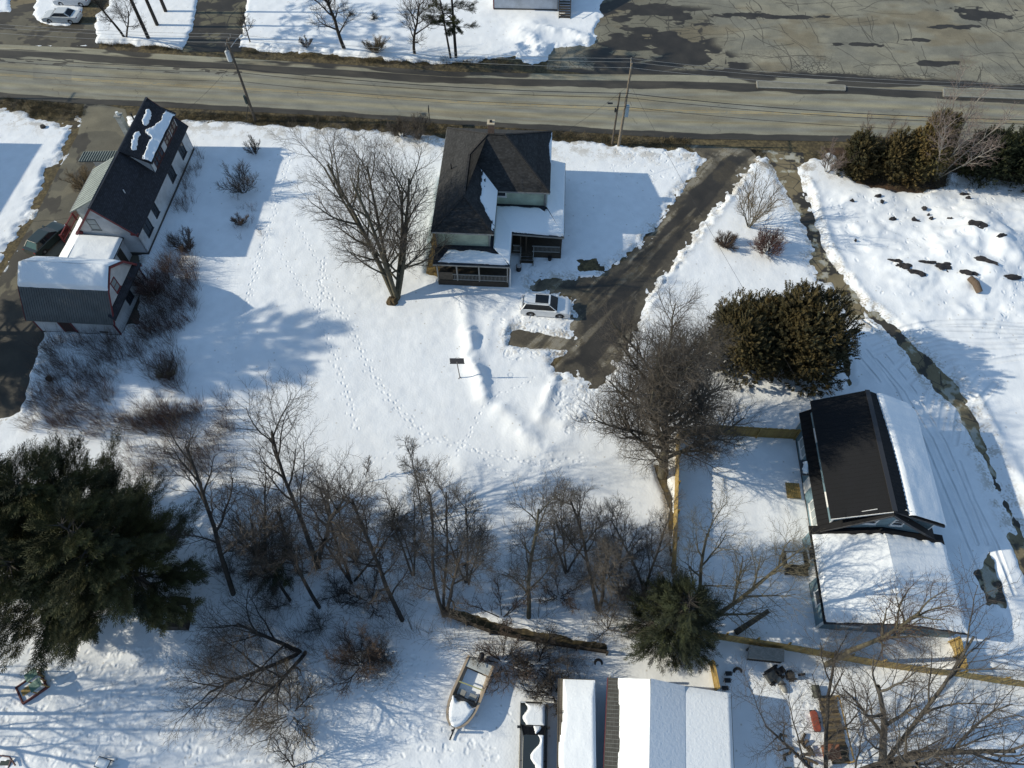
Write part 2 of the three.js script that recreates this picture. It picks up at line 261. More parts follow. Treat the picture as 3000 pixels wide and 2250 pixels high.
const moundField = [[31.68, -25.37], [39.18, -23.59], [48.43, -24.65], [56.52, -22.54], [51.32, -5.48], [44.49, -4.42], [38.07, -7.11], [33.91, -12.85], [32.36, -19.82]];
const churn = [ // rough, trampled or driven-over snow: polygon, amplitude
  [[[-2.94, -9.91], [5.84, -7.11], [5.64, -2.87], [-0.25, -1.35], [-2.39, -4.42]], 0.07], [[[2.35, 3.67], [4.34, -1.85], [7.51, 0.61], [9.32, 3.44], [5.99, 6.13]], 0.09], [[[-37.72, 23.18], [-22.73, 22.55], [-17.39, 26.21], [-16.58, 30.41], [-34.81, 30.41]], 0.1],
  [[[30.69, -5.48], [38.02, 3.44], [37.09, 15.73], [33.83, 21.91], [34.43, 11.94], [32.29, 1.09]], 0.05], [[[0.64, -13.45], [9.05, -15.93], [11.74, -14.68], [5.97, -9.91], [1.07, -9.91]], 0.07], [[[31.61, 22.55], [37.33, 23.18], [36.35, 25.62], [30.88, 24.72]], 0.12],
  [[[-44.92, -6.56], [-31.70, -14.68], [-26.40, 5.69], [-41.02, 5.25]], 0.07], [[[-18.09, 22.55], [-4.84, 22.55], [-0.18, 30.14], [-16.58, 30.41]], 0.05],
];
for (const c of churn) c.bb = bbox(c[0]);
const X0 = -76, X1 = 76, Z0 = -66, Z1 = 35, STEP = 0.21;
function snowDepth(x, z) {
  let t = 0.2 + 0.10 * (fbm(x * 0.11 + 3, z * 0.11, 3) - 0.5) + 0.05 * (fbm(x * 0.55, z * 0.55 + 40, 2) - 0.5);
  for (const [l, h, w] of dirtyRidges) { const b = l.bb ??= bbox(l); if (x < b[0] - 3 || x > b[2] + 3 || z < b[1] - 3 || z > b[3] + 3) continue; const d = lineDist(x, z, l); if (d < w * 2.6) t += h * Math.exp(-d * d / (w * w)) * (0.35 + 1.3 * fbm(x * 1.1, z * 1.1, 4)); }
  for (const [mx, mz, r, h] of mounds) { const d2 = ((x - mx) ** 2 + (z - mz) ** 2) / (r * r); if (d2 < 5) t += h * Math.exp(-d2 * 1.3) * (0.8 + 0.4 * vnoise(x * 0.8, z * 0.8)); }
  if (x > 32 && z < -4 && z > -36) { const d = polyDist(x, z, moundField); if (d < 1) { const k = smooth(1, -2.5, d); t += k * (0.4 * Math.abs(fbm(x * 0.33 + 9, z * 0.4, 4) - 0.5) * 2 + 0.2 * (1 - Math.abs(2 * vnoise(x * 0.55 + 2, z * 0.75) - 1)) - 0.1); } }
  for (const [c, a] of churn) { const b = bbox2(c); if (x < b[0] || x > b[2] || z < b[1] || z > b[3]) continue; const d = polyDist(x, z, c); if (d < 0) t += a * smooth(0, -1, d) * 2 * (fbm(x * 1.7, z * 1.7, 3) - 0.5); }
  for (const b of bare) {
    const q = b.bb; if (x < q[0] - 2.5 || x > q[2] + 2.5 || z < q[1] - 2.5 || z > q[3] + 2.5) continue;
    const d = polyDist(x, z, b.p) + b.n * 2 * (fbm(x * b.f, z * b.f, 4) - 0.5) + (b.inset ? b.inset + 0.3 * smooth(0.5, 0.62, fbm(x * 0.3 + 70, z * 0.3, 3)) : 0); if (d < 1.2) t = Math.min(t, d * b.s + (t - 0.1) * smooth(0, 1.2, d));
  }
  return Math.max(-0.12, t);
}
const bbCache = new Map(); function bbox2(p) { let b = bbCache.get(p); if (!b) bbCache.set(p, b = bbox(p)); return b; }

// footprints and wheel marks, stamped as relief
const BW = 2048, BH = 1360, relief = new Float32Array(BW * BH);
function stamp(x, z, r, depth, lx = 0, lz = 0) { // an elongated dent with a slight rim
  const px = (x - X0) / (X1 - X0) * BW, py = (z - Z0) / (Z1 - Z0) * BH, R = Math.ceil((r * 2.4 + Math.hypot(lx, lz)) / 0.066);
  for (let j = -R; j <= R; j++) for (let i = -R; i <= R; i++) {
    const X = Math.floor(px) + i, Y = Math.floor(py) + j; if (X < 0 || Y < 0 || X >= BW || Y >= BH) continue;
    const wx = X0 + (X + 0.5) / BW * (X1 - X0), wz = Z0 + (Y + 0.5) / BH * (Z1 - Z0); const d = segDist(wx, wz, [x - lx, z - lz], [x + lx, z + lz]) / r;
    const v = d < 1 ? -depth * (1 - d * d) : d < 1.9 ? depth * 0.22 * (1 - Math.abs(d - 1.4) / 0.5) : 0; const o = Y * BW + X; if (v < 0) relief[o] = Math.min(relief[o], v); else if (relief[o] >= 0) relief[o] = Math.max(relief[o], v);
  }
}
const rF = rng(77);
function trail(pts, stride, r, depth, spread) {
  for (let i = 0; i + 1 < pts.length; i++) {
    const [ax, az] = pts[i], [bx, bz] = pts[i + 1], L = Math.hypot(bx - ax, bz - az), ux = (bx - ax) / L, uz = (bz - az) / L;
    for (let s = 0, k = 0; s < L; s += stride * (0.8 + 0.4 * rF()), k++) { const o = (k % 2 ? 1 : -1) * spread + (rF() - 0.5) * spread; stamp(ax + ux * s - uz * o, az + uz * s + ux * o, r * (0.8 + 0.4 * rF()), depth * (0.7 + 0.6 * rF()), ux * r * 0.6, uz * r * 0.6); }
  }
}
for (const p of [[[-24.70, -30.23], [-24.78, -22.54], [-25.23, -14.68], [-25.30, -9.91], [-25.41, -6.56], [-25.36, -1.85], [-25.55, 2.51], [-25.83, 4.80]], [[-18.76, -14.68], [-18.12, -7.11], [-15.96, -2.36], [-14.48, 1.09], [-13.23, 4.80]], [[-18.78, -11.66], [-14.90, -5.75], [-12.68, -1.10], [-9.86, 2.75], [-7.28, 5.47], [-4.11, 6.48], [-1.00, 7.43], [1.68, 7.98], [6.11, 7.52]]]) { trail(p, 0.5, 0.11, 0.06, 0.14); trail(p, 0.7, 0.09, 0.04, 0.36); }
for (const p of [[[-12.08, 8.07], [-9.14, 6.65], [-6.66, 5.96]], [[-1.46, 1.48], [-2.84, 3.21], [-3.68, 5.47], [-4.66, 7.22], [-5.57, 8.28]], [[-1.86, 1.57], [0.16, 0.71], [2.43, -0.61]], [[-0.04, 10.55], [1.67, 8.78], [3.79, 7.86]], [[2.95, 10.55], [4.15, 8.49], [5.91, 7.64]], [[-3.73, 6.35], [-1.75, 8.28], [0.53, 9.32]], [[-23.61, -15.93], [-20.50, -11.07], [-18.20, -7.66]], [[49.63, -12.25], [46.34, -7.11], [44.49, -4.42]], [[11.64, -31.00], [15.11, -29.46], [19.97, -27.42]], [[10.92, -28.32], [11.58, -23.94], [12.50, -20.49], [13.14, -17.20]], [[49.67, -23.94], [50.86, -20.49], [51.04, -15.93]], [[-1.14, 26.50], [0.44, 27.37]], [[-3.31, 27.94], [-2.79, 29.60]], [[-31.02, 22.55], [-29.49, 26.21], [-27.93, 29.60]], [[-27.99, 23.80], [-27.88, 26.79], [-27.54, 29.87]], [[-7.11, 27.37], [-5.77, 28.50], [-4.46, 29.87]], [[-22.38, -19.82], [-18.50, -12.85], [-15.41, -9.91]]]) trail(p, 0.5, 0.085, 0.055, 0.12);
{ const zones = [[[[-37.64, 22.55], [-22.40, 22.55], [-17.28, 26.79], [-17.25, 30.14], [-34.61, 30.14]], 520], [[[-1.15, -9.34], [5.84, -7.11], [5.22, -2.87], [-0.67, -2.36]], 160], [[[3.02, 0.61], [7.96, 0.13], [8.93, 3.44], [4.47, 5.25]], 160], [[[30.37, -23.94], [54.71, -23.94], [47.96, -6.56], [35.37, -9.91]], 160], [[[19.03, 24.11], [22.62, 24.11], [21.21, 29.87], [16.32, 29.87]], 120], [[[0.65, -14.68], [9.89, -14.68], [6.41, -9.91], [0.63, -11.07]], 120], [[[-17.85, 23.80], [-4.84, 22.55], [-0.18, 29.87], [-16.69, 29.87]], 260], [[[11.70, -31.79], [20.41, -30.62], [17.19, -25.37], [10.69, -25.37]], 70]];
  for (const [z, n] of zones) { const b = bbox(z); for (let k = 0; k < n; k++) { const x = mix(b[0], b[2], rF()), y = mix(b[1], b[3], rF()); if (polyDist(x, y, z) < 0) { const a = rF() * 6.28; stamp(x, y, 0.07 + 0.09 * rF(), 0.025 + 0.05 * rF(), Math.cos(a) * 0.1, Math.sin(a) * 0.1); } } } }
function rut(pts, r, depth) { for (let i = 0; i + 1 < pts.length; i++) { const [ax, az] = pts[i], [bx, bz] = pts[i + 1], L = Math.hypot(bx - ax, bz - az), n = Math.ceil(L / 0.15); for (let k = 0; k < n; k++) { const x = mix(ax, bx, k / n), z = mix(az, bz, k / n); stamp(x, z, r, depth * (0.6 + 0.6 * vnoise(x, z))); } } }
for (const p of [[[32.91, -4.16], [35.34, -5.22], [38.56, -5.91], [42.82, -5.75], [48.27, -5.37]], [[33.05, -3.12], [35.89, -4.16], [39.46, -4.69], [43.21, -4.42], [48.00, -4.69]], [[32.63, -4.69], [35.93, -5.75], [39.63, -6.56], [43.97, -6.56], [48.61, -6.23]], [[35.60, 1.57], [37.39, -0.85], [39.79, -1.85], [42.80, -2.10], [47.28, -2.87]], [[37.79, 7.00], [39.09, 4.35], [40.58, 2.04], [42.82, 0.13]], [[34.22, -1.35], [35.92, -2.87], [38.70, -3.64], [42.14, -3.79], [47.69, -3.90]], [[35.02, 0.13], [37.29, -1.85], [40.04, -2.61], [43.46, -2.76]], [[35.63, 3.44], [36.85, 1.09], [38.79, -1.35], [41.22, -2.36]], [[36.38, 4.80], [37.68, 2.04], [39.50, -0.36], [41.79, -1.60]], [[37.11, 6.13], [38.41, 3.44], [40.02, 1.09], [41.94, -0.85]], [[32.84, -2.36], [34.33, 1.09], [35.31, 5.69], [35.70, 10.34], [35.93, 15.00]], [[33.82, -2.87], [35.34, 1.09], [36.34, 6.13], [36.55, 11.15], [36.65, 15.00]], [[32.28, -3.38], [33.65, 0.61], [34.53, 5.69], [34.82, 10.75], [35.04, 15.00], [35.17, 17.17]], [[30.09, -6.56], [31.30, -2.87], [32.56, 0.13]], [[36.92, 7.86], [36.92, 11.15], [37.36, 15.00], [37.30, 18.92]], [[11.80, -12.85], [14.65, -15.93], [17.00, -19.82]], [[11.66, -13.76], [14.28, -16.88], [16.60, -20.49], [19.69, -25.37]], [[30.69, -14.68], [31.96, -8.78], [34.13, -5.48]], [[5.71, -4.42], [8.16, -2.87], [9.97, -4.42]]]) rut(p, p[p.length - 1][0] > 40 ? 0.3 : 0.17, p[0][1] > -2 && p.length > 3 && Math.abs(p[p.length - 1][1] - p[0][1]) > 12 ? 0.05 : 0.17);


{ // the snow sheet, ending under the bare ground where it has melted
  const nx = Math.round((X1 - X0) / STEP), nz = Math.round((Z1 - Z0) / STEP), pos = new Float32Array((nx + 1) * (nz + 1) * 3), uv = new Float32Array((nx + 1) * (nz + 1) * 2), idx = [];
  for (let j = 0, k = 0; j <= nz; j++) for (let i = 0; i <= nx; i++, k++) { const x = X0 + i * STEP, z = Z0 + j * STEP; pos[k * 3] = x; pos[k * 3 + 1] = snowDepth(x, z); pos[k * 3 + 2] = z; uv[k * 2] = (x - X0) / (X1 - X0); uv[k * 2 + 1] = (z - Z0) / (Z1 - Z0); }
  const Y = k => pos[k * 3 + 1];
  for (let j = 0; j < nz; j++) for (let i = 0; i < nx; i++) { const a = j * (nx + 1) + i, b = a + 1, c = a + nx + 2, d = a + nx + 1; if (Y(a) < -0.03 && Y(b) < -0.03 && Y(c) < -0.03 && Y(d) < -0.03) continue; idx.push(a, d, b, b, d, c); }
  const g = new THREE.BufferGeometry(); g.setAttribute('position', new THREE.BufferAttribute(pos, 3)); g.setAttribute('uv', new THREE.BufferAttribute(uv, 2)); g.setIndex(idx); g.computeVertexNormals();
  const bump = dataTex(BW, BH, (i, j) => { const n = fbm(i * 0.09, j * 0.07, 2) - 0.5, m = hash2(i, j) - 0.5; return 160 + relief[j * BW + i] * 700 + n * 44 + m * 12; }, false, false);
  // road sand and plough dirt lying in the snow next to the verge and the drives
  const roadS = [[-65.41, -38.82], [-60.29, -38.30], [-54.60, -36.09], [-38.21, -36.09], [-21.58, -34.44], [-7.69, -32.98], [11.68, -31.55], [20.41, -30.62], [32.30, -28.17], [59.66, -25.37]], drives = [bare[3].p, bare[6].p, bare[7].p, bare[11].p, bare[4].p], thicket = [[-23.94, 17.53], [-14.27, 16.82], [-3.71, 17.17], [10.08, 19.26], [9.68, 23.18], [-3.47, 23.80], [-16.54, 23.80], [-23.28, 20.27]];
  const CW = 1536, CH = 1024, col = dataTex(CW, CH, (i, j) => {
    const x = X0 + (i + 0.5) / CW * (X1 - X0), z = Z0 + (j + 0.5) / CH * (Z1 - Z0); let dirt = 0;
    const gr = fbm(x * 1.3, z * 1.3, 3), sp = hash2(i * 3, j * 7);
    if (z > -44 && z < -18) { const d = lineDist(x, z, roadS); if (d < 4) dirt += smooth(4, 0, d) * smooth(0.42, 0.75, gr + 0.3 * (sp - 0.5)) * 0.4; }
    for (const p of drives) { const b = bbox2(p); if (x < b[0] - 2 || x > b[2] + 2 || z < b[1] - 2 || z > b[3] + 2) continue; const d = polyDist(x, z, p); if (d < 1.6) dirt += smooth(0.5, 0.75, gr + 0.5 * (sp - 0.5)) * smooth(1.6, 0.2, d) * 0.4; }
    { const b = bbox2(thicket); if (x > b[0] && x < b[2] && z > b[1] && z < b[3] && polyDist(x, z, thicket) < 0 && sp > 0.93) dirt += 0.3 * gr; }
    if (sp > 0.9985) dirt += 0.45;
    dirt = Math.min(dirt, 0.8); const w = 236 + 14 * (gr - 0.5);
    return [mix(w, 120, dirt), mix(w + 2, 106, dirt), mix(w + 5, 86, dirt)];
  }, true, false);
  structure('snow', g, new THREE.MeshStandardMaterial({ map: col, bumpMap: bump, bumpScale: 0.24, roughness: 0.85, color: rgb(1, 1, 1) }));
  const far = new GB(), B = 700, y = 0.12; // snow fields beyond
  far.quad([-B, y, Z0], [B, y, Z0], [B, y, -B], [-B, y, -B]).quad([-B, y, B], [B, y, B], [B, y, Z1], [-B, y, Z1]).quad([-B, y, Z1], [X0, y, Z1], [X0, y, Z0], [-B, y, Z0]).quad([X1, y, Z1], [B, y, Z1], [B, y, Z0], [X1, y, Z0]);
  structure('snow_field', far, std(0.84, 0.85, 0.87, 0.9, { bumpMap: scaled(grainTex, 9), bumpScale: 0.08 }));
}

{ // earth and dead grass under the snow
  const T = 1280, litter = [[35.11, -31.40], [37.18, -25.37], [39.38, -24.30], [43.39, -23.66], [58.48, -22.54], [62.86, -32.98]], yard = bare[13].p, mud = bare[3].p;
  const tex = dataTex(T, T, (i, j) => {
    const x = X0 + (i + 0.5) / T * (X1 - X0), z = Z0 + (j + 0.5) / T * (Z1 - Z0), n = fbm(x * 0.9, z * 0.9, 4), f = fbm(x * 5, z * 3.2 + 7, 3), h = hash2(i, j);
    let c = [96, 84, 58]; const k = 0.55 + 0.75 * f + 0.4 * (n - 0.5) + 0.3 * (h - 0.5); const g = smooth(0.5, 0.75, n); c = [mix(c[0], 62, g), mix(c[1], 55, g), mix(c[2], 44, g)];
    if (x > 30 && z < -20 && polyDist(x, z, litter) < 0) c = [72, 54, 38];
    if (x < 0 && x > -12 && z > -26 && z < -8 && polyDist(x, z, yard) < 0.6) c = [134, 112, 66];
    return [c[0] * k, c[1] * k, c[2] * k];
  }, true, false);
  const g = new THREE.PlaneGeometry(X1 - X0, Z1 - Z0); g.rotateX(-Math.PI / 2); g.translate((X0 + X1) / 2, 0, (Z0 + Z1) / 2); const u = g.attributes.uv; for (let k = 0; k < u.count; k++) u.setY(k, 1 - u.getY(k));
  structure('ground', g, new THREE.MeshStandardMaterial({ map: tex, roughness: 0.95, bumpMap: scaled(grainTex, 1), bumpScale: 0.03 }));
  const far = new THREE.PlaneGeometry(1600, 1600); far.rotateX(-Math.PI / 2); far.translate(0, -0.3, 0); structure('terrain', far, std(0.2, 0.18, 0.14, 0.95));
}

// asphalt colours: dry and salt-bleached, damp, wet
const DRY = [134, 131, 116], DAMP = [90, 84, 73], WET = [42, 38, 33], PALE = [150, 145, 125];
const cmix = (a, b, t) => [mix(a[0], b[0], t), mix(a[1], b[1], t), mix(a[2], b[2], t)];
function resample(pts, n) { const L = [0]; for (let i = 1; i < pts.length; i++) L.push(L[i - 1] + Math.hypot(pts[i][0] - pts[i - 1][0], pts[i][1] - pts[i - 1][1])); const out = []; for (let k = 0; k <= n; k++) { const s = L[L.length - 1] * k / n; let i = 1; while (i < pts.length - 1 && L[i] < s) i++; const t = (s - L[i - 1]) / (L[i] - L[i - 1]); out.push([mix(pts[i - 1][0], pts[i][0], t), mix(pts[i - 1][1], pts[i][1], t)]); } return out; }
{ // the road: bleached lanes with wheel tracks, double yellow line, wet gutters, a footway strip along the far side
  const N = [[-72.30, -52.37], [-65.36, -51.35], [-55.26, -50.64], [-42.99, -49.15], [-21.26, -47.11], [-7.70, -45.59], [5.69, -45.12], [20.97, -44.93], [39.67, -44.00], [52.42, -42.72], [61.66, -41.82], [67.93, -41.10]], S = [[-67.52, -41.19], [-61.14, -40.48], [-51.53, -39.34], [-40.24, -38.56], [-19.94, -36.93], [-7.23, -35.51], [5.31, -34.36], [19.43, -32.98], [36.84, -32.50], [43.77, -32.34], [57.73, -31.71], [63.69, -31.24]];
  const K = 120, a = resample(N, K), b = resample(S, K), pos = [], uv = [], idx = [];
  for (let k = 0; k <= K; k++) { pos.push(a[k][0], 0.03, a[k][1], b[k][0], 0.03, b[k][1]); uv.push(k / K, 0, k / K, 1); if (k < K) idx.push(2 * k, 2 * k + 1, 2 * k + 2, 2 * k + 1, 2 * k + 3, 2 * k + 2); }
  const g = new THREE.BufferGeometry(); g.setAttribute('position', new THREE.Float32BufferAttribute(pos, 3)); g.setAttribute('uv', new THREE.Float32BufferAttribute(uv, 2)); g.setIndex(idx); g.computeVertexNormals();
  const LEN = 146, WID = 11.2, TW = 2048, TH = 320; // metres across: 0 footway, 1.2..2.9 gutter, 2.9..10.2 lanes, edge
  const rough = new Float32Array(TW * TH);
  const col = dataTex(TW, TH, (i, j) => {
    const s = i / TW * LEN, t = j / TH * WID, n = fbm(s * 0.35, t * 1.1, 4), m = fbm(s * 0.06 + 5, t * 3.2, 3), h = hash2(i, j); const wob = (fbm(s * 0.25, 3.3, 3) - 0.5) * 0.9, wob2 = (fbm(s * 0.3, 9.1, 4) - 0.5) * 0.8;
    let c = cmix(DRY, PALE, 0.15 + 0.5 * (n - 0.5)); let wet = 0;
    const lane = t - 6.55; // centre line at 6.55
    const track = Math.exp(-(((Math.abs(lane) - 1.1) / 0.42) ** 2)) + Math.exp(-(((Math.abs(lane) - 2.75) / 0.4) ** 2)); c = cmix(c, [112, 114, 112], 0.5 * track * (0.6 + 0.8 * m));
    c = cmix(c, [158, 148, 116], 0.55 * Math.exp(-(((Math.abs(lane) - 1.95) / 0.4) ** 2)) * m * 1.4);
    // patches, tar seams
    if (Math.abs(t - 6.9 - 0.25 * (fbm(s * 0.2, 77, 3) - 0.5)) < 0.03 || (Math.abs((s * 0.093 + 0.4 * fbm(t * 0.9, Math.floor(s * 0.093) * 3.7, 3)) % 1 - 0.6) < 0.004 && fbm(s * 0.3, t * 0.7, 2) > 0.5)) wet = Math.max(wet, 0.45);
    // yellow lines, worn
    for (const o of [-0.13, 0.13]) if (Math.abs(lane - o) < 0.065 && fbm(s * 1.2, o * 40, 3) + 0.2 * (h - 0.5) > 0.3) c = cmix(c, [176, 148, 92], 0.6);
    // footway and gutter
    if (t < 1.15) { const gap = smooth(0.5, 0.58, fbm(s * 0.16 + 2, t * 0.5, 3)); wet = Math.max(wet, gap); c = cmix(c, PALE, 0.5); }
    else if (t < 2.75 + wob) { const e = Math.min(t - 1.15, 2.75 + wob - t); wet = Math.max(wet, smooth(0, 0.14, e)); }
    if (t > 10.15 + wob2 * 0.6) wet = Math.max(wet, smooth(0, 0.12, t - 10.15 - wob2 * 0.6));
    if (s < 40 && t > 2.4 && t < 4 && fbm(s * 0.8, t * 2, 3) > 0.68) wet = Math.max(wet, 0.8);
    c = cmix(c, [116, 104, 80], 0.4 * smooth(0.5, 0.75, fbm(s * 0.12 + 60, t * 1.8, 4))); { const q = Math.floor(s / 9.7), rr = hash2(q, 9), f0 = s / 9.7 - q; if (rr > 0.7 && f0 > 0.2 && f0 < 0.75 && t > 3.6 + 3 * hash2(q, 3) && t < 6 + 3.5 * hash2(q, 3)) c = cmix(c, [104, 103, 98], 0.35); }
    rough[j * TW + i] = wet; c = cmix(c, cmix(WET, DAMP, 0.55 * n), wet * 0.92); const k = 1 + 0.12 * (h - 0.5) + 0.25 * (n - 0.5); return [c[0] * k, c[1] * k, c[2] * k];
  }, true, false);
  const ro = dataTex(TW, TH, (i, j) => 235 - 70 * rough[j * TW + i], false, false);
  structure('road', g, new THREE.MeshStandardMaterial({ map: col, roughnessMap: ro, roughness: 1 }));
}
function sheet(name, poly, y, TW, TH, fn) { // a flat paved sheet with its own surface painting, fn(x,z) -> {c, wet}
  const b = bbox(poly), sh = new THREE.Shape(poly.map(p => new THREE.Vector2(p[0], -p[1]))), g = new THREE.ShapeGeometry(sh); g.rotateX(-Math.PI / 2); g.translate(0, y, 0);
  const P = g.attributes.position, u = g.attributes.uv; for (let k = 0; k < P.count; k++) u.setXY(k, (P.getX(k) - b[0]) / (b[2] - b[0]), (P.getZ(k) - b[1]) / (b[3] - b[1]));
  const wets = new Float32Array(TW * TH);
  const col = dataTex(TW, TH, (i, j) => { const x = mix(b[0], b[2], (i + 0.5) / TW), z = mix(b[1], b[3], (j + 0.5) / TH), r = fn(x, z), n = fbm(x * 0.8, z * 0.8, 4), h = hash2(i, j); wets[j * TW + i] = r.wet; const c = cmix(r.c, cmix(WET, DAMP, 0.35 * n), clamp(r.wet, 0, 1)), k = 1 + 0.14 * (h - 0.5) + 0.22 * (n - 0.5); return [c[0] * k, c[1] * k, c[2] * k]; }, true, false);
  const ro = dataTex(TW, TH, (i, j) => 235 - 75 * clamp(wets[j * TW + i], 0, 1), false, false);
  return structure(name, g, new THREE.MeshStandardMaterial({ map: col, roughnessMap: ro, roughness: 1 }));
}
// cracks as random walks; returns a function giving the crack strength at a point
function crackMap(b, n, len, seed, dirs) {
  const r = rng(seed), cell = 1, nx = Math.ceil(b[2] - b[0]) + 8, nz = Math.ceil(b[3] - b[1]) + 8, grid = new Array(nx * nz);
  const add = (a, c, w) => { const i0 = Math.floor((a[0] + c[0]) / 2 - b[0]) + 4, j0 = Math.floor((a[1] + c[1]) / 2 - b[1]) + 4; for (let p = -1; p <= 1; p++) for (let q = -1; q <= 1; q++) { const i = i0 + p, j = j0 + q; if (i >= 0 && j >= 0 && i < nx && j < nz) (grid[j * nx + i] ??= []).push([a, c, w]); } };
  for (let i = 0; i < n; i++) { let x = mix(b[0], b[2], r()), z = mix(b[1], b[3], r()), a = dirs[Math.floor(r() * dirs.length)] + (r() - 0.5) * 0.4; const w = 0.03 + 0.05 * r() * r(); const L = len * (0.3 + r()); let ca = a; for (let s = 0; s < L; s += 0.7) { ca += (r() - 0.5) * 0.7; ca = mix(ca, a, 0.15); const nx2 = x + Math.cos(ca) * 0.7, nz2 = z + Math.sin(ca) * 0.7; add([x, z], [nx2, nz2], w); x = nx2; z = nz2; } }
  return (x, z) => { const i = Math.floor(x - b[0]) + 4, j = Math.floor(z - b[1]) + 4, l = i >= 0 && j >= 0 && i < nx && j < nz ? grid[j * nx + i] : null; let v = 0; if (l) for (const [a, c, w] of l) { const d = segDist(x, z, a, c); if (d < w * 1.6) v = Math.max(v, 1 - smooth(w * 0.5, w * 1.6, d)); } return v; };
}
function cellEdge(x, z) { // distance to the border of irregular cells (alligator cracking)
  const i = Math.floor(x), j = Math.floor(z); let d1 = 9, d2 = 9; for (let p = -1; p <= 1; p++) for (let q = -1; q <= 1; q++) { const cx = i + p + hash2(i + p, j + q), cz = j + q + hash2(i + p + 57, j + q - 31), d = Math.hypot(x - cx, z - cz); if (d < d1) { d2 = d1; d1 = d; } else if (d < d2) d2 = d; } return d2 - d1;
}

{ // the parking lot across the road
  const poly = [[4.24, -46.06], [4.83, -50.95], [10.32, -51.96], [11.39, -59.40], [12.57, -72.51], [87.42, -72.51], [72.76, -40.74], [61.55, -41.55], [52.33, -42.45], [39.61, -43.73], [20.94, -44.65], [11.02, -44.84]], b = bbox(poly), cr = crackMap(b, 300, 7, 5, [0.05, 1.25, 1.45, 1.6, 3.2]);
  const low = [[4.20, -44.84], [11.03, -45.03], [20.99, -45.03], [39.72, -44.19], [52.45, -42.81], [66.34, -41.28]], dark = [[10.47, -45.12], [11.84, -66.32], [20.21, -66.32], [21.30, -59.40], [26.09, -58.29], [24.41, -50.95], [28.44, -47.02], [27.95, -44.19]], blotch = [[44.42, -51.28, 3, 0.5], [51.65, -52.37, 2, 0.4], [62.68, -58.29, 4, 1.2], [58.57, -55.24, 4, 0.5], [36.89, -57.57, 6, 0.45], [31.24, -57.93, 4, 0.7], [53.00, -47.34, 2.5, 0.5]];
  sheet('parking_lot', poly, 0.022, 1792, 640, (x, z) => {
    const n = fbm(x * 0.28, z * 0.5, 4), f = fbm(x * 0.7, z * 1.2, 4); let c = cmix([136, 132, 116], [119, 117, 106], smooth(0.3, 0.7, n)), wet = (0.3 + 0.6 * f) * cr(x, z);
    const dl = lineDist(x, z, low), k = smooth(6.5, 1, dl) * smooth(0.42, 0.6, fbm(x * 0.13 + 4, z * 0.3, 3)); if (k > 0.02) wet = Math.max(wet, k * smooth(0.16, 0.04, cellEdge(x * 1.9, z * 1.9))); if (dl < 1.5) wet = Math.max(wet, smooth(1.4, 0.7, dl + 1.2 * (f - 0.5)));
    const dd = polyDist(x, z, dark); if (dd < 2) { const q = smooth(0.47, 0.52, fbm(x * 0.35 + 8, z * 0.75, 4) + 0.12 * smooth(1, -4, dd) - 0.03); wet = Math.max(wet, q * smooth(2, 0.3, dd)); c = cmix(c, [104, 101, 88], smooth(2, -2, dd) * 0.7); if (fbm(x * 0.9, z * 0.9 + 3, 3) > 0.4) wet = Math.max(wet, 0.8 * smooth(0.06, 0.02, cellEdge(x * 0.45, z * 0.45)) * smooth(2, -1, dd)); }
    const px = Math.floor(x / 7.3), pz = Math.floor(z / 5.1), pr = hash2(px, pz + 40); if (pr > 0.62) { const fx = x / 7.3 - px, fz = z / 5.1 - pz; if (fx > 0.1 && fx < 0.55 + 0.4 * hash2(px, pz) && fz > 0.15 && fz < 0.8) c = cmix(c, pr > 0.82 ? [112, 109, 98] : [146, 140, 122], 0.45); }
    c = cmix(c, [112, 100, 78], 0.5 * smooth(0.52, 0.72, fbm(x * 0.16 + 40, z * 0.3, 4)));
    for (const [bx, bz, r, rz] of blotch) { const d = Math.hypot((x - bx) / r, (z - bz) / rz) + 1.1 * (f - 0.5) * 2; if (d < 1) wet = Math.max(wet, smooth(1, 0.85, d)); }
    return { c, wet };
  });
  for (const p of [[[29.80, -43.57], [40.28, -42.66], [40.03, -41.70], [29.65, -42.30]], [[52.04, -42.06], [63.15, -41.46], [62.56, -39.98], [51.57, -40.63]]]) { // paved islands with kerbs
    const o = new GB(); o.slab([3, 2, 1, 0].map(k => [p[k][0], 0.16, p[k][1]]), 0.16); const isl = structure('traffic_island', o, std(0.27, 0.255, 0.2, 0.9, { map: scaled(tintTex, 4) }));
    const kb = new GB(); for (let k = 0; k < 4; k++) { const q = p[k], w = p[(k + 1) % 4]; kb.bar([q[0], 0.085, q[1]], [w[0], 0.085, w[1]], 0.16, 0.19); } mesh('kerb', kb, std(0.33, 0.32, 0.28, 0.9, { map: scaled(tintTex, 1) }), isl);
  }
}

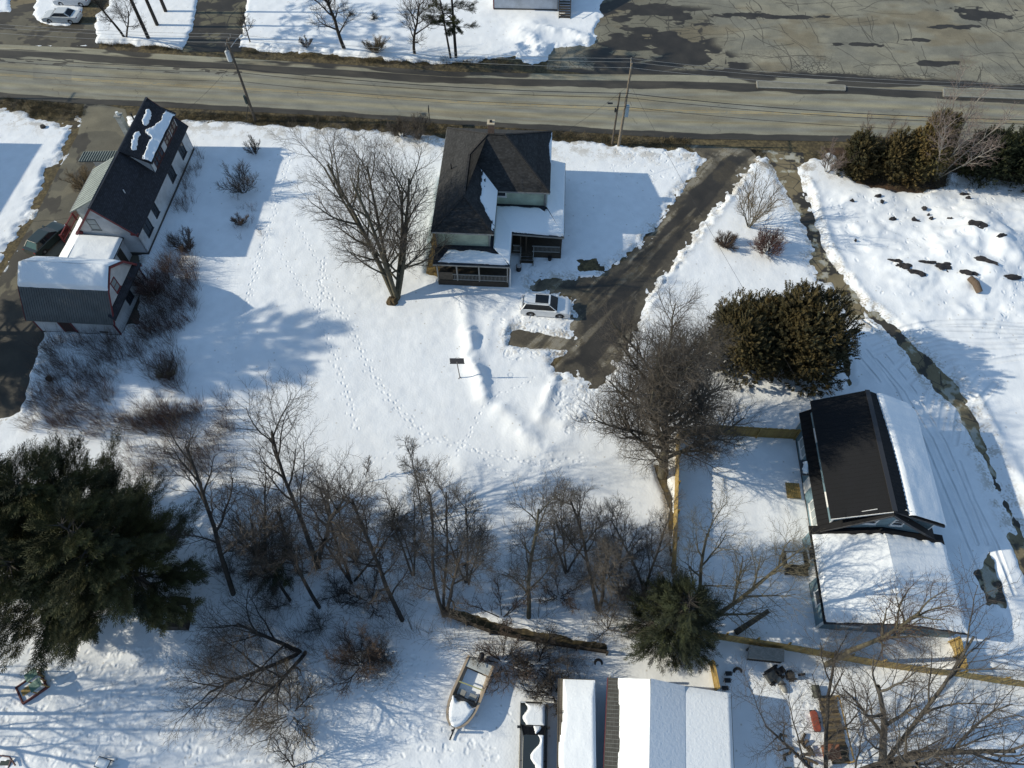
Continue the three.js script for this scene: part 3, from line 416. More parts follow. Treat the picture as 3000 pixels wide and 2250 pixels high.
{ // drives
  const mudEdge = bare[3].p;
  const cA = crackMap([-60, -66, -20, -44], 26, 6, 9, [0.1, 1.5]);
  sheet('driveway', [[-44.08, -68.74], [-36.58, -68.74], [-34.92, -57.20], [-34.30, -49.75], [-42.20, -49.75], [-42.16, -55.07]], 0.018, 384, 512, (x, z) => { const n = fbm(x * 0.6, z * 0.6, 4); const e = cellEdge(x * 0.55, z * 0.55); return { c: [98, 94, 78], wet: Math.max(smooth(0.42, 0.55, n), smooth(0.09, 0.03, e)) * 0.95 }; });
  sheet('driveway', [[-70.70, -58.48], [-67.18, -59.21], [-69.40, -66.72], [-65.74, -66.72], [-63.58, -58.11], [-61.56, -55.60], [-56.58, -56.13], [-54.05, -56.13], [-52.52, -50.61], [-67.66, -50.95]], 0.018, 512, 384, (x, z) => { const n = fbm(x * 0.4, z * 0.6, 4), s = smooth(-58.5, -63, z); return { c: cmix([96, 92, 80], [128, 114, 86], clamp(s + n - 0.4, 0, 1)), wet: Math.max(cA(x, z), smooth(0.52, 0.6, n) * 0.8) }; });
  const cB = crackMap([-62, -44, -34, 0], 24, 8, 19, [0.05, 1.5]);
  sheet('driveway', [[-50.82, -39.86], [-45.57, -38.30], [-41.76, -30.62], [-34.87, -6.29], [-42.95, -2.87], [-41.86, 6.13], [-47.31, 6.13], [-52.96, -7.11], [-50.22, -12.37], [-49.75, -19.82], [-49.78, -28.32], [-49.65, -33.79]], 0.018, 640, 768, (x, z) => { const n = fbm(x * 0.45, z * 0.45 + 2, 4); const q = 0.8 * smooth(-11.5, -7.5, z + 5 * (n - 0.5)); const pt = smooth(0.52, 0.56, fbm(x * 0.35 + 3, z * 0.22, 3)); return { c: cmix(cmix([124, 117, 98], [98, 94, 82], n), [86, 83, 74], 0.6 * pt), wet: Math.max(cB(x, z), q, 0.75 * smooth(0.58, 0.63, fbm(x * 0.6 + 13, z * 0.4, 4))) }; });
  sheet('driveway', [[19.56, -32.03], [21.54, -29.46], [16.24, -21.50], [13.91, -17.84], [11.02, -14.37], [9.07, -12.85], [6.07, -12.07], [1.54, -12.13], [1.52, -10.78], [5.75, -9.91], [5.36, -6.13], [-0.48, -6.13], [-0.68, -3.79], [5.02, -3.28], [3.49, -1.35], [5.54, -0.75], [7.50, 0.85], [9.57, -2.10], [12.50, -6.29], [13.32, -9.91], [15.75, -13.45], [20.36, -19.82], [24.75, -25.73], [28.78, -31.00]], 0.018, 640, 768, (x, z) => { // mud and wet gravel, streaked along the way cars drive
    const al = -0.647 * x + 0.762 * z, ac = 0.762 * x + 0.647 * z, n = fbm(ac * 1.5, al * 0.22 + 12, 4), m = fbm(x * 2.2, z * 2.2, 4), q = fbm(x * 0.3 + 5, z * 0.3, 3), grit = hash2(Math.floor(x * 13), Math.floor(z * 13));
    let c = cmix([116, 104, 80], [78, 70, 55], m); const em = smooth(0.25, 0.6, smooth(-1.5, -0.1, polyDist(x, z, mudEdge)) * (0.35 + m + 0.5 * (grit - 0.5))); c = cmix(c, [132, 124, 108], 0.5 * em); const slush = smooth(0.51, 0.66, 0.6 * n + 0.4 * m + 0.16 * (grit - 0.5)) * 0.45; c = cmix(c, [160, 156, 148], slush);
    return { c, wet: clamp(1.05 - 0.5 * smooth(0.5, 0.66, n) - 0.4 * smooth(0.56, 0.7, q) - slush * 0.5 - 0.5 * em + 0.3 * (grit - 0.5), 0, 1) }; });
  const cC = crackMap([22, -36, 50, 24], 30, 3, 29, [0.9, 0.2, 2.4]);
  sheet('driveway', [[26.74, -31.24], [29.11, -25.01], [30.06, -19.15], [29.07, -14.68], [29.69, -11.37], [31.19, -11.07], [31.39, -6.56], [32.98, -4.42], [35.20, -1.85], [37.52, 2.51], [38.28, 6.13], [38.55, 10.75], [35.06, 16.46], [34.55, 18.92], [34.85, 20.93], [37.42, 21.26], [39.84, 20.27], [42.02, 15.00], [40.19, 10.34], [40.30, 7.00], [40.57, 2.98], [39.70, -0.36], [37.77, -3.38], [36.08, -6.29], [34.53, -8.49], [33.36, -10.78], [32.07, -14.68], [31.58, -18.49], [31.61, -23.94], [32.59, -30.62]], 0.018, 640, 768, (x, z) => { const n = fbm(x * 0.6, z * 0.6 + 22, 4); const sl = smooth(0.58, 0.72, fbm(x * 1.2 + 19, z * 1.2, 5)) * 0.6; if (sl > 0.05) return { c: cmix([126, 118, 92], [186, 186, 184], sl), wet: 0 }; return { c: cmix([128, 116, 90], [104, 94, 74], n), wet: Math.max(cC(x, z), 0.85 * smooth(0.05, 0.02, cellEdge(x * 0.55, z * 0.55)), 0.92 * smooth(0.5, 0.56, n)) }; });
}

// ---------------------------------------------------------------- buildings
function gableWall(gb, x0, x1, y0, ye, yr, z, t, ridgeX = (x0 + x1) / 2) { // pentagon wall at z, thickness t towards -z
  const f = [[x0, y0, z], [x1, y0, z], [x1, ye, z], [ridgeX, yr, z], [x0, ye, z]], b = f.map(p => [p[0], p[1], z - t]); gb.poly(f); gb.poly(b.slice().reverse());
  for (let i = 0; i < 5; i++) { const j = (i + 1) % 5; gb.quad(f[j], f[i], b[i], b[j]); } return gb;
}
function ribs(parent, a, b, c, d, n, w = 0.03, h = 0.03, mat) { // standing seams from edge a-b to edge d-c
  const g = new GB(), L = (p, q, t) => [mix(p[0], q[0], t), mix(p[1], q[1], t) + h / 2, mix(p[2], q[2], t)]; for (let i = 1; i < n; i++) g.bar(L(a, b, i / n), L(d, c, i / n), w, h);
  const m = mesh('roof_rib', g, mat, parent); m.userData.kind = 'stuff'; return m;
}
function railing(parent, a, b, y, mat, step = 0.13, hgt = 0.85) {
  const o = part('railing', parent); mesh('top_rail', new GB().bar([a[0], y + hgt, a[1]], [b[0], y + hgt, b[1]], 0.09, 0.07), mat, o); mesh('bottom_rail', new GB().bar([a[0], y + 0.12, a[1]], [b[0], y + 0.12, b[1]], 0.07, 0.07), mat, o);
  const L = Math.hypot(b[0] - a[0], b[1] - a[1]), n = Math.round(L / step), g = boxG(-0.018, 0.018, 0.15, hgt - 0.03, -0.018, 0.018).geo();
  for (let i = 1; i < n; i++) { const m = mesh('baluster', g, mat, o); m.position.set(mix(a[0], b[0], i / n), y, mix(a[1], b[1], i / n)); }
  return o;
}
{ // white clapboard house with a long dormer, at the left
  const h = thing('white_house', 'long white clapboard house with dark roof, snowy shed dormer and red trim', 'house', -38.7, 0, -23.2, -2.7 * RAD);
  const W = 2.75, L = 7.9, E = 3.3, R = 6.4, O = 0.3, slope = (R - E) / W, ye = E - O * slope;
  const w = new GB(); w.box(-W, -W + 0.15, 0.35, E, -L, L).box(W - 0.15, W, 0.35, E, -L, L); gableWall(w, -W, W, 0.35, E, R - 0.05, L, 0.15); gableWall(w, -W, W, 0.35, E, R - 0.05, -L + 0.15, 0.15); mesh('wall', w, MAT.whiteSiding, h);
  mesh('foundation', boxG(-W - 0.05, W + 0.05, 0, 0.42, -L - 0.05, L + 0.05), MAT.foundation, h);
  const east = new GB().slab([[0, R + 0.1, -L - O], [0, R + 0.1, L + O], [W + O, ye + 0.1, L + O], [W + O, ye + 0.1, -L - O]], 0.14); mesh('roof', east, MAT.slateShingle, h);
  const A = [-W - O, ye + 0.1, -L - O], B = [-W - O, ye + 0.1, L + O], C = [-0.005, R + 0.1, L + O], D = [-0.005, R + 0.1, -L - O];
  const west = mesh('metal_roof', new GB().slab([A, B, C, D], 0.14), MAT.paleMetal, h); ribs(west, A, B, C, D, 30, 0.03, 0.03, MAT.paleMetal);
  mesh('ridge_cap', new GB().bar([0, R + 0.12, -L - O], [0, R + 0.12, L + O], 0.22, 0.06), MAT.darkTrim, h);
  { for (const z of [L + O + 0.012, -L - O - 0.012]) for (const q of [-1, 1]) mesh('bargeboard', new GB().bar([q * (W + O), ye, z], [0, R, z], 0.03, 0.2), MAT.redTrim, h); mesh('eave_return', boxG(W - 0.45, W + 0.28, E - 0.32, E - 0.12, L + 0.01, L + 0.22), MAT.redTrim, h); mesh('eave_return', boxG(-W - 0.28, -W + 0.3, E - 0.32, E - 0.12, L + 0.01, L + 0.22), MAT.redTrim, h); }
  { // east dormer with its row of windows
    const d = part('dormer', h), z0 = -7.35, z1 = 0.06, xf = 2.42, yb = E + (W - xf) * slope, yt = 5.05; const dw = new GB();
    dw.box(xf - 0.12, xf, yb - 0.3, yt, z0, z1); for (const z of [z0, z1]) { const s = z === z0 ? 0 : -0.12; const p = [[0.2, 6.1, z + s], [xf, yb - 0.2, z + s], [xf, yt, z + s], [0.2, R - 0.02, z + s]]; const q = p.map(e => [e[0], e[1], e[2] + 0.12]); dw.poly(q).poly(p.slice().reverse()); }
    mesh('dormer_wall', dw, MAT.whiteSiding, d);
    mesh('dormer_roof', new GB().slab([[0.03, R + 0.18, z0 - 0.25], [0.03, R + 0.18, z1 + 0.3], [xf + 0.35, yt + 0.12, z1 + 0.3], [xf + 0.35, yt + 0.12, z0 - 0.25]], 0.13), MAT.brownShingle, d);
    for (const z of [-6.75, -6.0, -5.0, -4.25, -2.5, -1.7, -0.9]) windowAt(h, xf, (yb + yt) / 2 + 0.02, z, Math.PI / 2, 0.58, 1.0, MAT.maroonTrim, 1, 2);
    const P = (x, z) => [x, mix(R + 0.18, yt + 0.12, (x - 0.03) / (xf + 0.32)), z];
    snowPatch('roof_snow', [P(1.1, z0 - 0.1), P(1.1, z1 + 0.25), P(xf + 0.36, z1 + 0.25), P(xf + 0.36, z0 - 0.1)], (u, v) => { const edge = 0.5 + 0.75 * (fbm(u * 4.2 + 1.3, 2.2 + v * 2.5, 5) - 0.5) - 0.4 * Math.exp(-(((u - 0.5) / 0.06) ** 2)) + 0.25 * (fbm(u * 22, v * 9, 3) - 0.5); const e = v - edge; return Math.min(smooth(0.03, 0.1, u), 1) * (e > 0 ? 0.16 + 0.12 * fbm(u * 12, v * 6, 3) : -0.1) * Math.sqrt(smooth(0, 0.12, Math.max(0, e))) - (e < 0 ? 0.06 : 0); }, 90, 26, d);
    for (const [za, zb, xa, xb, sd] of [[-6.6, -4.1, 0.35, 1.25, 3], [-3.1, -0.4, 0.45, 1.25, 8]]) snowPatch('roof_snow', [P(xa, za), P(xa, zb), P(xb, zb), P(xb, za)], (u, v) => { const c = 0.5 + 0.35 * (u - 0.5) + 0.2 * (fbm(u * 3 + sd, 1, 3) - 0.5); const e = 0.3 - Math.abs(v - c) + 0.35 * (fbm(u * 7 + sd, v * 3, 3) - 0.5) - 0.3 * smooth(0.12, 0, Math.min(u, 1 - u)); return e > 0 ? 0.12 * Math.sqrt(Math.min(1, e * 6)) : -0.06; }, 44, 14, d);
  }
  { // west shed dormer with pale ribbed roof
    const d = part('dormer', h), z0 = 1.4, z1 = 6.9, xf = -2.6, yt = 4.95, dw = new GB(); dw.box(xf, xf + 0.12, 3.0, yt, z0, z1);
    for (const z of [z0, z1 - 0.12]) { const p = [[xf, 3.1, z + 0.12], [-0.2, 6.0, z + 0.12], [-0.2, R - 0.1, z + 0.12], [xf, yt, z + 0.12]], q = p.map(e => [e[0], e[1], e[2] - 0.12]); dw.poly(p).poly(q.slice().reverse()); }
    mesh('dormer_wall', dw, MAT.whiteSiding, d); const a = [xf - 0.35, yt + 0.02, z0 - 0.25], b = [xf - 0.35, yt + 0.02, z1 + 0.3], c = [-0.1, R + 0.2, z1 + 0.3], e = [-0.1, R + 0.2, z0 - 0.25];
    mesh('dormer_roof', new GB().slab([a, b, c, e], 0.12), MAT.paleMetal, d); ribs(d, a, b, c, e, 16, 0.03, 0.035, MAT.paleMetal); mesh('gutter', new GB().bar([xf - 0.4, yt - 0.06, z0 - 0.25], [xf - 0.4, yt - 0.06, z1 + 0.3], 0.12, 0.1), MAT.greyTrim, d);
  }
  for (const [z, ww, hh, c] of [[-5.6, 1.15, 1.25, 2], [-1.9, 1.15, 1.25, 2], [3.55, 0.8, 1.1, 2], [5.9, 1.25, 1.3, 2]]) windowAt(h, W, 1.95, z, Math.PI / 2, ww, hh, MAT.darkTrim, c, 1);
  windowAt(h, -0.9, 4.1, L, 0, 0.75, 1.2, MAT.greyTrim, 1, 2, MAT.paleGlass);
  for (const z of [-6, -3.2, 5]) windowAt(h, -W, 1.95, z, -Math.PI / 2, 0.95, 1.3, MAT.darkTrim, 1, 2);
  mesh('vent_pipe', new GB().tube([[1.35, 4.9, 4.4], [1.35, 5.35, 4.4]], [0.05, 0.05], 8), MAT.whiteTrim, h);
  { const c = part('chimney', h); mesh('stack', boxG(-3.4, -2.85, 0, 5.2, -7.1, -6.5), std(0.62, 0.6, 0.57, 0.9, { map: scaled(tintTex, 1.1) }), c); mesh('cap', boxG(-3.48, -2.77, 5.2, 5.32, -7.18, -6.42), MAT.greyTrim, c); mesh('flue', new GB().tube([[-3.12, 5.3, -6.8], [-3.12, 5.65, -6.8]], [0.15, 0.15], 10), MAT.whiteTrim, c); }
  mesh('stovepipe', new GB().tube([[-2.2, 3.9, -7.6], [-2.2, 4.9, -7.6]], [0.09, 0.09], 8), MAT.black, h);
  { // entrance hood on the drive side
    const p = part('porch', h); mesh('porch_wall', boxG(-5.9, -2.76, 0.02, 2.35, -3.9, -2.95), MAT.whiteSiding, p); const a = [-7.2, 2.45, -4.25], b = [-7.2, 2.45, -2.7], c = [-2.78, 2.75, -2.7], d = [-2.78, 2.75, -4.25]; mesh('porch_roof', new GB().slab([a, b, c, d], 0.1), MAT.barnMetal, p); { const g = new GB(); for (let i = 0; i <= 16; i++) { const t = i / 16; g.bar([mix(a[0], d[0], t), mix(a[1], d[1], t) + 0.05, a[2]], [mix(b[0], c[0], t), mix(b[1], c[1], t) + 0.05, b[2]], 0.07, 0.08); } mesh('porch_rib', g, MAT.paleMetal, p); }
  }
  { // red-railed ramp beside the lean-to
    const k = part('deck', h); mesh('deck_floor', boxG(-5.95, -3.6, 0.5, 0.6, 2.3, 7.2), MAT.oldWood, k); for (const z of [2.35, 3.9, 5.5, 7.05]) mesh('post', boxG(-5.97, -5.85, 0, 1.62, z - 0.06, z + 0.06), MAT.redTrim, k);
    railing(k, [-5.91, 2.4], [-5.91, 3.9], 0.62, MAT.redTrim, 0.14); railing(k, [-5.91, 3.9], [-5.91, 5.5], 0.62, MAT.redTrim, 0.14); railing(k, [-5.91, 5.5], [-5.91, 7.05], 0.62, MAT.redTrim, 0.14); railing(k, [-5.91, 2.35], [-3.65, 2.35], 0.62, MAT.redTrim, 0.14);
  }
  { // low connecting wing under snow
    const c = part('connecting_wing', h), x0 = -3.6, x1 = 1.0, z0 = 7.95, z1 = 11.3, cw = new GB(); cw.box(x0, x1, 0.02, 2.35, z0, z1); mesh('wall', cw, MAT.whiteSiding, c); mesh('door', boxG(x1, x1 + 0.05, 0.1, 2.0, z0 + 0.9, z0 + 1.8), MAT.wetWood, c);
    mesh('lean_to_roof', new GB().slab([[-4.15, 2.2, 3.8], [-4.15, 2.2, z1 + 0.3], [-2.72, 2.75, z1 + 0.3], [-2.72, 2.75, 3.8]], 0.12), MAT.slateShingle, c);
    mesh('roof', new GB().slab([[-2.715, 2.75, z0 + 0.02], [-2.715, 2.75, z1 + 0.3], [x1 + 0.3, 2.55, z1 + 0.3], [x1 + 0.3, 2.55, z0 + 0.02]], 0.12), MAT.slateShingle, c);
    snowPatch('roof_snow', [[-4.15, 2.2, 4.0], [-4.15, 2.2, z1 + 0.3], [-2.72, 2.75, z1 + 0.3], [-2.72, 2.75, 4.0]], (u, v) => 0.28 * Math.sqrt(smooth(0, 0.08, v + 0.01 - 0.05 * fbm(u * 6, 1, 2)) * smooth(0, 0.04, u)) * (0.8 + 0.4 * fbm(u * 5, v * 3, 2)), 50, 14, c);
    snowPatch('roof_snow', [[-2.72, 2.75, z0 + 0.1], [-2.72, 2.75, z1 + 0.3], [x1 + 0.3, 2.55, z1 + 0.3], [x1 + 0.3, 2.55, z0 + 0.1]], (u, v) => 0.27 * Math.sqrt(smooth(0, 0.05, 1 - v) * smooth(0, 0.05, u)) * (0.85 + 0.3 * fbm(u * 4, v * 4, 2)), 30, 30, c);
  }
}
{ // gambrel barn beside it
  const h = thing('gambrel_barn', 'white gambrel barn with ribbed grey roof, snowy top and red trim', 'barn', -39.65, 0, -8.72, -3.5 * RAD), W = 3.78, D = 3.33, E = 2.35, B = 4.45, bz = 1.75, R = 5.65, O = 0.3;
  const w = new GB(); w.box(-W, W, 0.15, E, D - 0.15, D).box(-W, W, 0.15, E, -D, -D + 0.15);
  for (const x of [-W, W]) { const s = x > 0 ? -0.15 : 0.15; const prof = [[0.15, D], [E, D], [B, bz], [R - 0.1, 0], [B, -bz], [E, -D], [0.15, -D]]; const f = prof.map(p => [x, p[0], p[1]]), b = prof.map(p => [x + s, p[0], p[1]]); if (x > 0) { w.poly(f.slice().reverse()); w.poly(b); } else { w.poly(f); w.poly(b.slice().reverse()); } }
  mesh('wall', w, MAT.whiteSiding, h); mesh('foundation', boxG(-W - 0.04, W + 0.04, 0, 0.2, -D - 0.04, D + 0.04), MAT.foundation, h);
  const xo = W + O, low = s => [[-xo, E - 0.28, s * (D + 0.22)], [xo, E - 0.28, s * (D + 0.22)], [xo, B + 0.12, s * (bz + 0.06)], [-xo, B + 0.12, s * (bz + 0.06)]], up = s => [[-xo, B + 0.115, s * (bz + 0.06)], [xo, B + 0.115, s * (bz + 0.06)], [xo, R + 0.1, 0], [-xo, R + 0.1, 0]];
  for (const s of [1, -1]) { const l = low(s), u = up(s); const a = s > 0 ? l : [l[1], l[0], l[3], l[2]], b = s > 0 ? u : [u[1], u[0], u[3], u[2]]; const m = mesh('lower_roof', new GB().slab(a, 0.12), MAT.barnMetal, h); ribs(m, a[0], a[1], a[2], a[3], 36, 0.045, 0.05, MAT.barnMetal); mesh('upper_roof', new GB().slab(b, 0.12), MAT.barnMetal, h); }
  for (const x of [xo + 0.012, -xo - 0.012]) for (const s of [1, -1]) { mesh('bargeboard', new GB().bar([x, E - 0.34, s * (D + 0.22)], [x, B + 0.02, s * (bz + 0.06)], 0.03, 0.2), MAT.redTrim, h); mesh('bargeboard', new GB().bar([x, B + 0.02, s * (bz + 0.06)], [x, R, 0], 0.03, 0.2), MAT.redTrim, h); }
  for (const [x, z] of [[W, D], [-W, D], [W, -D]]) mesh('corner_board', boxG(x - (x > 0 ? 0.12 : 0.02), x + (x > 0 ? 0.02 : 0.12), 0.15, E - 0.05, z - 0.1, z + 0.02), MAT.redTrim, h);
  mesh('pent_roof', new GB().slab([[W, E + 0.55, D - 0.05], [W + 0.55, E + 0.18, D + 0.1], [W + 0.55, E + 0.18, -D - 0.1], [W, E + 0.55, -D + 0.05]], 0.1), MAT.slateShingle, h);
  windowAt(h, W, 3.75, 0.35, Math.PI / 2, 0.7, 1.15, MAT.redTrim, 1, 2, MAT.paleGlass); windowAt(h, W, 1.5, -0.2, Math.PI / 2, 0.95, 1.0, MAT.darkTrim, 2, 1);
  { const d = part('door', h); mesh('door_panel', boxG(-1.35, -0.35, 0.35, 2.1, D, D + 0.05), std(0.06, 0.03, 0.025, 0.8), d); for (const x of [-1.42, -0.28]) mesh('door_frame', boxG(x - 0.07, x + 0.07, 0.3, 2.15, D, D + 0.07), MAT.redTrim, d); }
  mesh('vent', boxG(1.9, 2.7, 0.45, 0.6, D, D + 0.06), MAT.foundation, h);
  snowPatch('roof_snow', [[-xo, B + 0.115, bz + 0.02], [xo, B + 0.115, bz + 0.02], [xo, R + 0.1, 0], [-xo, R + 0.1, 0]].reverse(), (u, v) => (0.34 + 0.14 * (fbm(u * 3, v * 2, 3) - 0.5)) * Math.sqrt(smooth(-0.02, 0.06, Math.min(u, 1 - u)) * smooth(0, 0.12, 1.02 - v - 0.05 * fbm(u * 14, 3, 3))), 80, 30, h);
  snowPatch('roof_snow', [[-xo, R + 0.1, 0], [xo, R + 0.1, 0], [xo, B + 0.115, -bz], [-xo, B + 0.115, -bz]].reverse(), (u, v) => (0.34 + 0.14 * (fbm(u * 3, 5 + v * 2, 3) - 0.5)) * Math.sqrt(smooth(-0.02, 0.06, Math.min(u, 1 - u)) * smooth(-0.02, 0.12, v)), 60, 20, h);
}
{ // pale green house with hipped roofs
  const h = thing('green_house', 'pale green two-storey house with grey hipped roofs and snowy wraparound porch', 'house', -1.7, 0, -20, -3 * RAD);
  // local frame: x across, z towards the yard; main block x -4.9..5.1, z -7.3..1.35; yard wing x -5.2..0.35, z 1.35..7.2
  const E = 5.6, O = 0.42, xw = -4.95, xe = 5.0, zn = -7.0, zs = 1.25, xi = -0.02, zf = 6.95;
  const w = new GB(); w.box(xw, xw + 0.15, 0.4, E, zn, zf).box(xe - 0.15, xe, 0.4, E, zn, zs).box(xw, xe, 0.4, E, zn, zn + 0.15).box(xi - 0.15, xe, 0.4, E, zs - 0.15, zs).box(xw, xi, 0.4, E, zf - 0.15, zf).box(xi - 0.15, xi, 0.4, E, zs, zf); mesh('wall', w, MAT.greenSiding, h);
  mesh('foundation', boxG(xw - 0.04, xi + 0.04, 0, 0.45, zn - 0.04, zf + 0.04), MAT.foundation, h);
  for (const [x, z] of [[xw, zf], [xi, zf], [xe, zs], [xe, zn], [xw, zn]]) mesh('corner_board', boxG(x - 0.1, x + 0.03, 0.45, E, z - 0.1, z + 0.03), MAT.greyTrim, h);
  // roof planes: eave plane at E, pitch p
  const a0 = xw - O, a1 = xe + O, b0 = zn - O, b1 = zs + O, c1 = xi + O, d1 = zf + O, p = 0.65, half = (b1 - b0) / 2, R1 = E + half * p, zm = (b0 + b1) / 2, w2 = (c1 - a0) / 2, R2 = E + w2 * p, xm = (a0 + c1) / 2, Y = E;
  const NW = [a0, Y, b0], NE = [a1, Y, b0], SE = [a1, Y, b1], IC = [c1, Y, b1], FE = [c1, Y, d1], FW = [a0, Y, d1], rW = [a0 + half, R1, zm], rE = [a1 - half, R1, zm], vT = [xm, R2, b1 - w2], hF = [xm, R2, d1 - w2];
  for (const [pl, nm] of [[[NE, NW, rW, rE], 'north_slope'], [[SE, NE, rE], 'east_slope'], [[IC, SE, rE, rW, vT], 'south_slope'], [[NW, FW, hF, vT, rW], 'west_slope'], [[FE, IC, vT, hF], 'wing_slope'], [[FW, FE, hF], 'wing_end_slope']]) mesh('roof_slope', new GB().slab(pl, 0.14), MAT.greyShingle, h);
  { const g = new GB(); for (const [s, e] of [[NW, rW], [NE, rE], [SE, rE], [rW, rE], [vT, rW], [vT, hF], [hF, FW], [hF, FE]]) g.bar([s[0], s[1] + 0.02, s[2]], [e[0], e[1] + 0.02, e[2]], 0.2, 0.05); mesh('ridge_cap', g, std(0.075, 0.07, 0.068, 0.9, { map: scaled(shingleTex, 1) }), h); }
  { const g = new GB(), l = [NW, FW, FE, IC, SE, NE, NW]; for (let i = 0; i < 6; i++) g.bar([l[i][0], Y - 0.11, l[i][2]], [l[i + 1][0], Y - 0.11, l[i + 1][2]], 0.06, 0.16); mesh('fascia', g, MAT.greyTrim, h); }
  { const c = part('chimney', h), x = rW[0] + 0.35, z = zm - 0.35; mesh('stack', boxG(x - 0.3, x + 0.3, R1 - 0.8, R1 + 1.0, z - 0.3, z + 0.3), MAT.brick, c); mesh('crown', boxG(x - 0.36, x + 0.36, R1 + 1.0, R1 + 1.1, z - 0.36, z + 0.36), std(0.5, 0.42, 0.3, 0.9), c); mesh('flue', boxG(x - 0.12, x + 0.12, R1 + 1.1, R1 + 1.25, z - 0.12, z + 0.12), MAT.black, c); }
  mesh('vent_pipe', new GB().tube([[-4.2, 6.1, -0.3], [-4.2, 7.0, -0.3]], [0.06, 0.06], 8), MAT.black, h); mesh('vent_pipe', new GB().tube([[3.9, 6.2, -2.6], [3.9, 6.55, -2.6]], [0.07, 0.07], 8), MAT.black, h); mesh('vent_pipe', new GB().tube([[-2.2, 6.2, 5.0], [-2.2, 6.7, 5.0]], [0.1, 0.1], 8), MAT.black, h);
  windowAt(h, 0.75, 4.85, zs, 0, 0.75, 0.45, MAT.whiteTrim, 1, 1); windowAt(h, -2.6, 1.6, zf, 0, 0.9, 1.3, MAT.whiteTrim, 1, 2); windowAt(h, -3.9, 1.6, zf, 0, 0.8, 1.3, MAT.whiteTrim, 1, 2);
  for (const z of [-5, -1.5, 2.5, 5.2]) { windowAt(h, xw, 4.2, z, -Math.PI / 2, 0.85, 1.3); windowAt(h, xw, 1.7, z, -Math.PI / 2, 0.85, 1.3); } for (const z of [-5, -2]) windowAt(h, xe, 4.4, z, Math.PI / 2, 0.85, 1.2); windowAt(h, xi, 4.5, 4, Math.PI / 2, 0.8, 1.1);
  { // snow lying in the angle of the two roofs and along the east eave
    const P = (x, z) => [x, E + (c1 - x) * p, z];
    snowPatch('roof_snow', [P(c1 - 2.3, b1 - 2.1), P(c1 + 0.02, b1 - 2.1), P(c1 + 0.02, d1 - 0.3), P(c1 - 2.3, d1 - 0.3)], (u, v) => { const lim = 0.3 + 0.62 * smooth(0.4, 1, v) + 0.25 * (fbm(2, v * 7, 4) - 0.5); let e = u - lim; const x = c1 - 2.3 + u * 2.32, z = mix(b1 - 2.1, d1 - 0.3, v); if (z < b1) e = Math.min(e, (c1 - (b1 - z)) - x + 0.05); e -= 0.15 * smooth(0.62, 0.72, fbm(u * 6, v * 14 + 7, 3)); return e > 0 ? 0.14 * Math.sqrt(Math.min(1, e * 7)) : -0.06; }, 30, 90, h);
    const Q = (x, z) => [x, E + (a1 - x) * p, z]; snowPatch('roof_snow', [Q(a1 - 0.55, b0 + 0.3), Q(a1 + 0.02, b0 + 0.3), Q(a1 + 0.02, zm + 0.6), Q(a1 - 0.55, zm + 0.6)], (u, v) => { const e = u - 0.55 - 0.4 * Math.abs(2 * v - 0.9) - 0.25 * (fbm(3, v * 8, 3) - 0.5); return e > 0 ? 0.12 * Math.sqrt(Math.min(1, e * 6)) : -0.06; }, 14, 50, h);
  }
  { // wraparound porch: east side, inner angle and yard side
    const pr = part('porch', h), fl = 0.85, ex = 6.95, sz = 5.05, fx = 1.95, fz = 9.05, H1 = 3.55, He = 3.0;
    mesh('deck_floor', boxG(xi + 0.01, ex - 0.12, fl - 0.12, fl, zs, sz), MAT.wetWood, pr); mesh('deck_floor', boxG(xw + 0.02, fx - 0.1, fl - 0.12, fl - 0.002, zf + 0.01, fz), MAT.wetWood, pr);
    mesh('skirt', boxG(xw + 0.02, fx - 0.1, 0, fl - 0.12, fz - 0.08, fz), MAT.wetWood, pr); mesh('skirt', boxG(3.9, ex - 0.12, 0, fl - 0.12, sz - 0.08, sz), MAT.wetWood, pr); mesh('skirt', boxG(ex - 0.2, ex - 0.12, 0, fl - 0.12, -5.6, sz), MAT.wetWood, pr);
    // roofs
    const rf = MAT.slateShingle; const yr = He + 0.12;
    mesh('porch_roof', new GB().slab([[xe + 0.01, H1, -5.6], [xe + 0.01, H1, zs], [ex, yr, sz], [ex, yr, -5.6]], 0.12), rf, pr);
    mesh('porch_roof', new GB().slab([[xi, H1 + 0.05, zs + 0.01], [fx, H1 - 0.02, sz], [ex, yr, sz], [xe + 0.01, H1, zs + 0.01]], 0.12), rf, pr);
    mesh('porch_roof', new GB().slab([[xi + 0.01, H1 + 0.05, zs + 0.01], [xi + 0.01, H1, zf], [fx, yr, fz], [fx, H1 - 0.02, sz]], 0.12), rf, pr);
    mesh('porch_roof', new GB().slab([[xw + 0.9, H1, zf + 0.01], [xw - 0.3, yr, fz], [fx, yr, fz], [xi + 0.01, H1, zf + 0.01]], 0.12), rf, pr);
    mesh('porch_roof', new GB().slab([[xw - 0.3, yr, zf + 0.01], [xw - 0.3, yr, fz], [xw + 0.9, H1, zf + 0.01]], 0.12), rf, pr);
    mesh('fascia', new GB().bar([xw - 0.3, yr - 0.1, fz + 0.02], [fx, yr - 0.1, fz + 0.02], 0.06, 0.16), MAT.greyTrim, pr); mesh('fascia', new GB().bar([fx + 0.02, yr + 0.05, sz], [fx + 0.02, yr - 0.1, fz], 0.06, 0.16), MAT.greyTrim, pr); mesh('fascia', new GB().bar([fx, yr + 0.18, sz + 0.02], [ex, yr - 0.1, sz + 0.02], 0.06, 0.16), MAT.greyTrim, pr); mesh('fascia', new GB().bar([ex + 0.02, yr - 0.1, -5.6], [ex + 0.02, yr - 0.1, sz], 0.06, 0.16), MAT.greyTrim, pr);
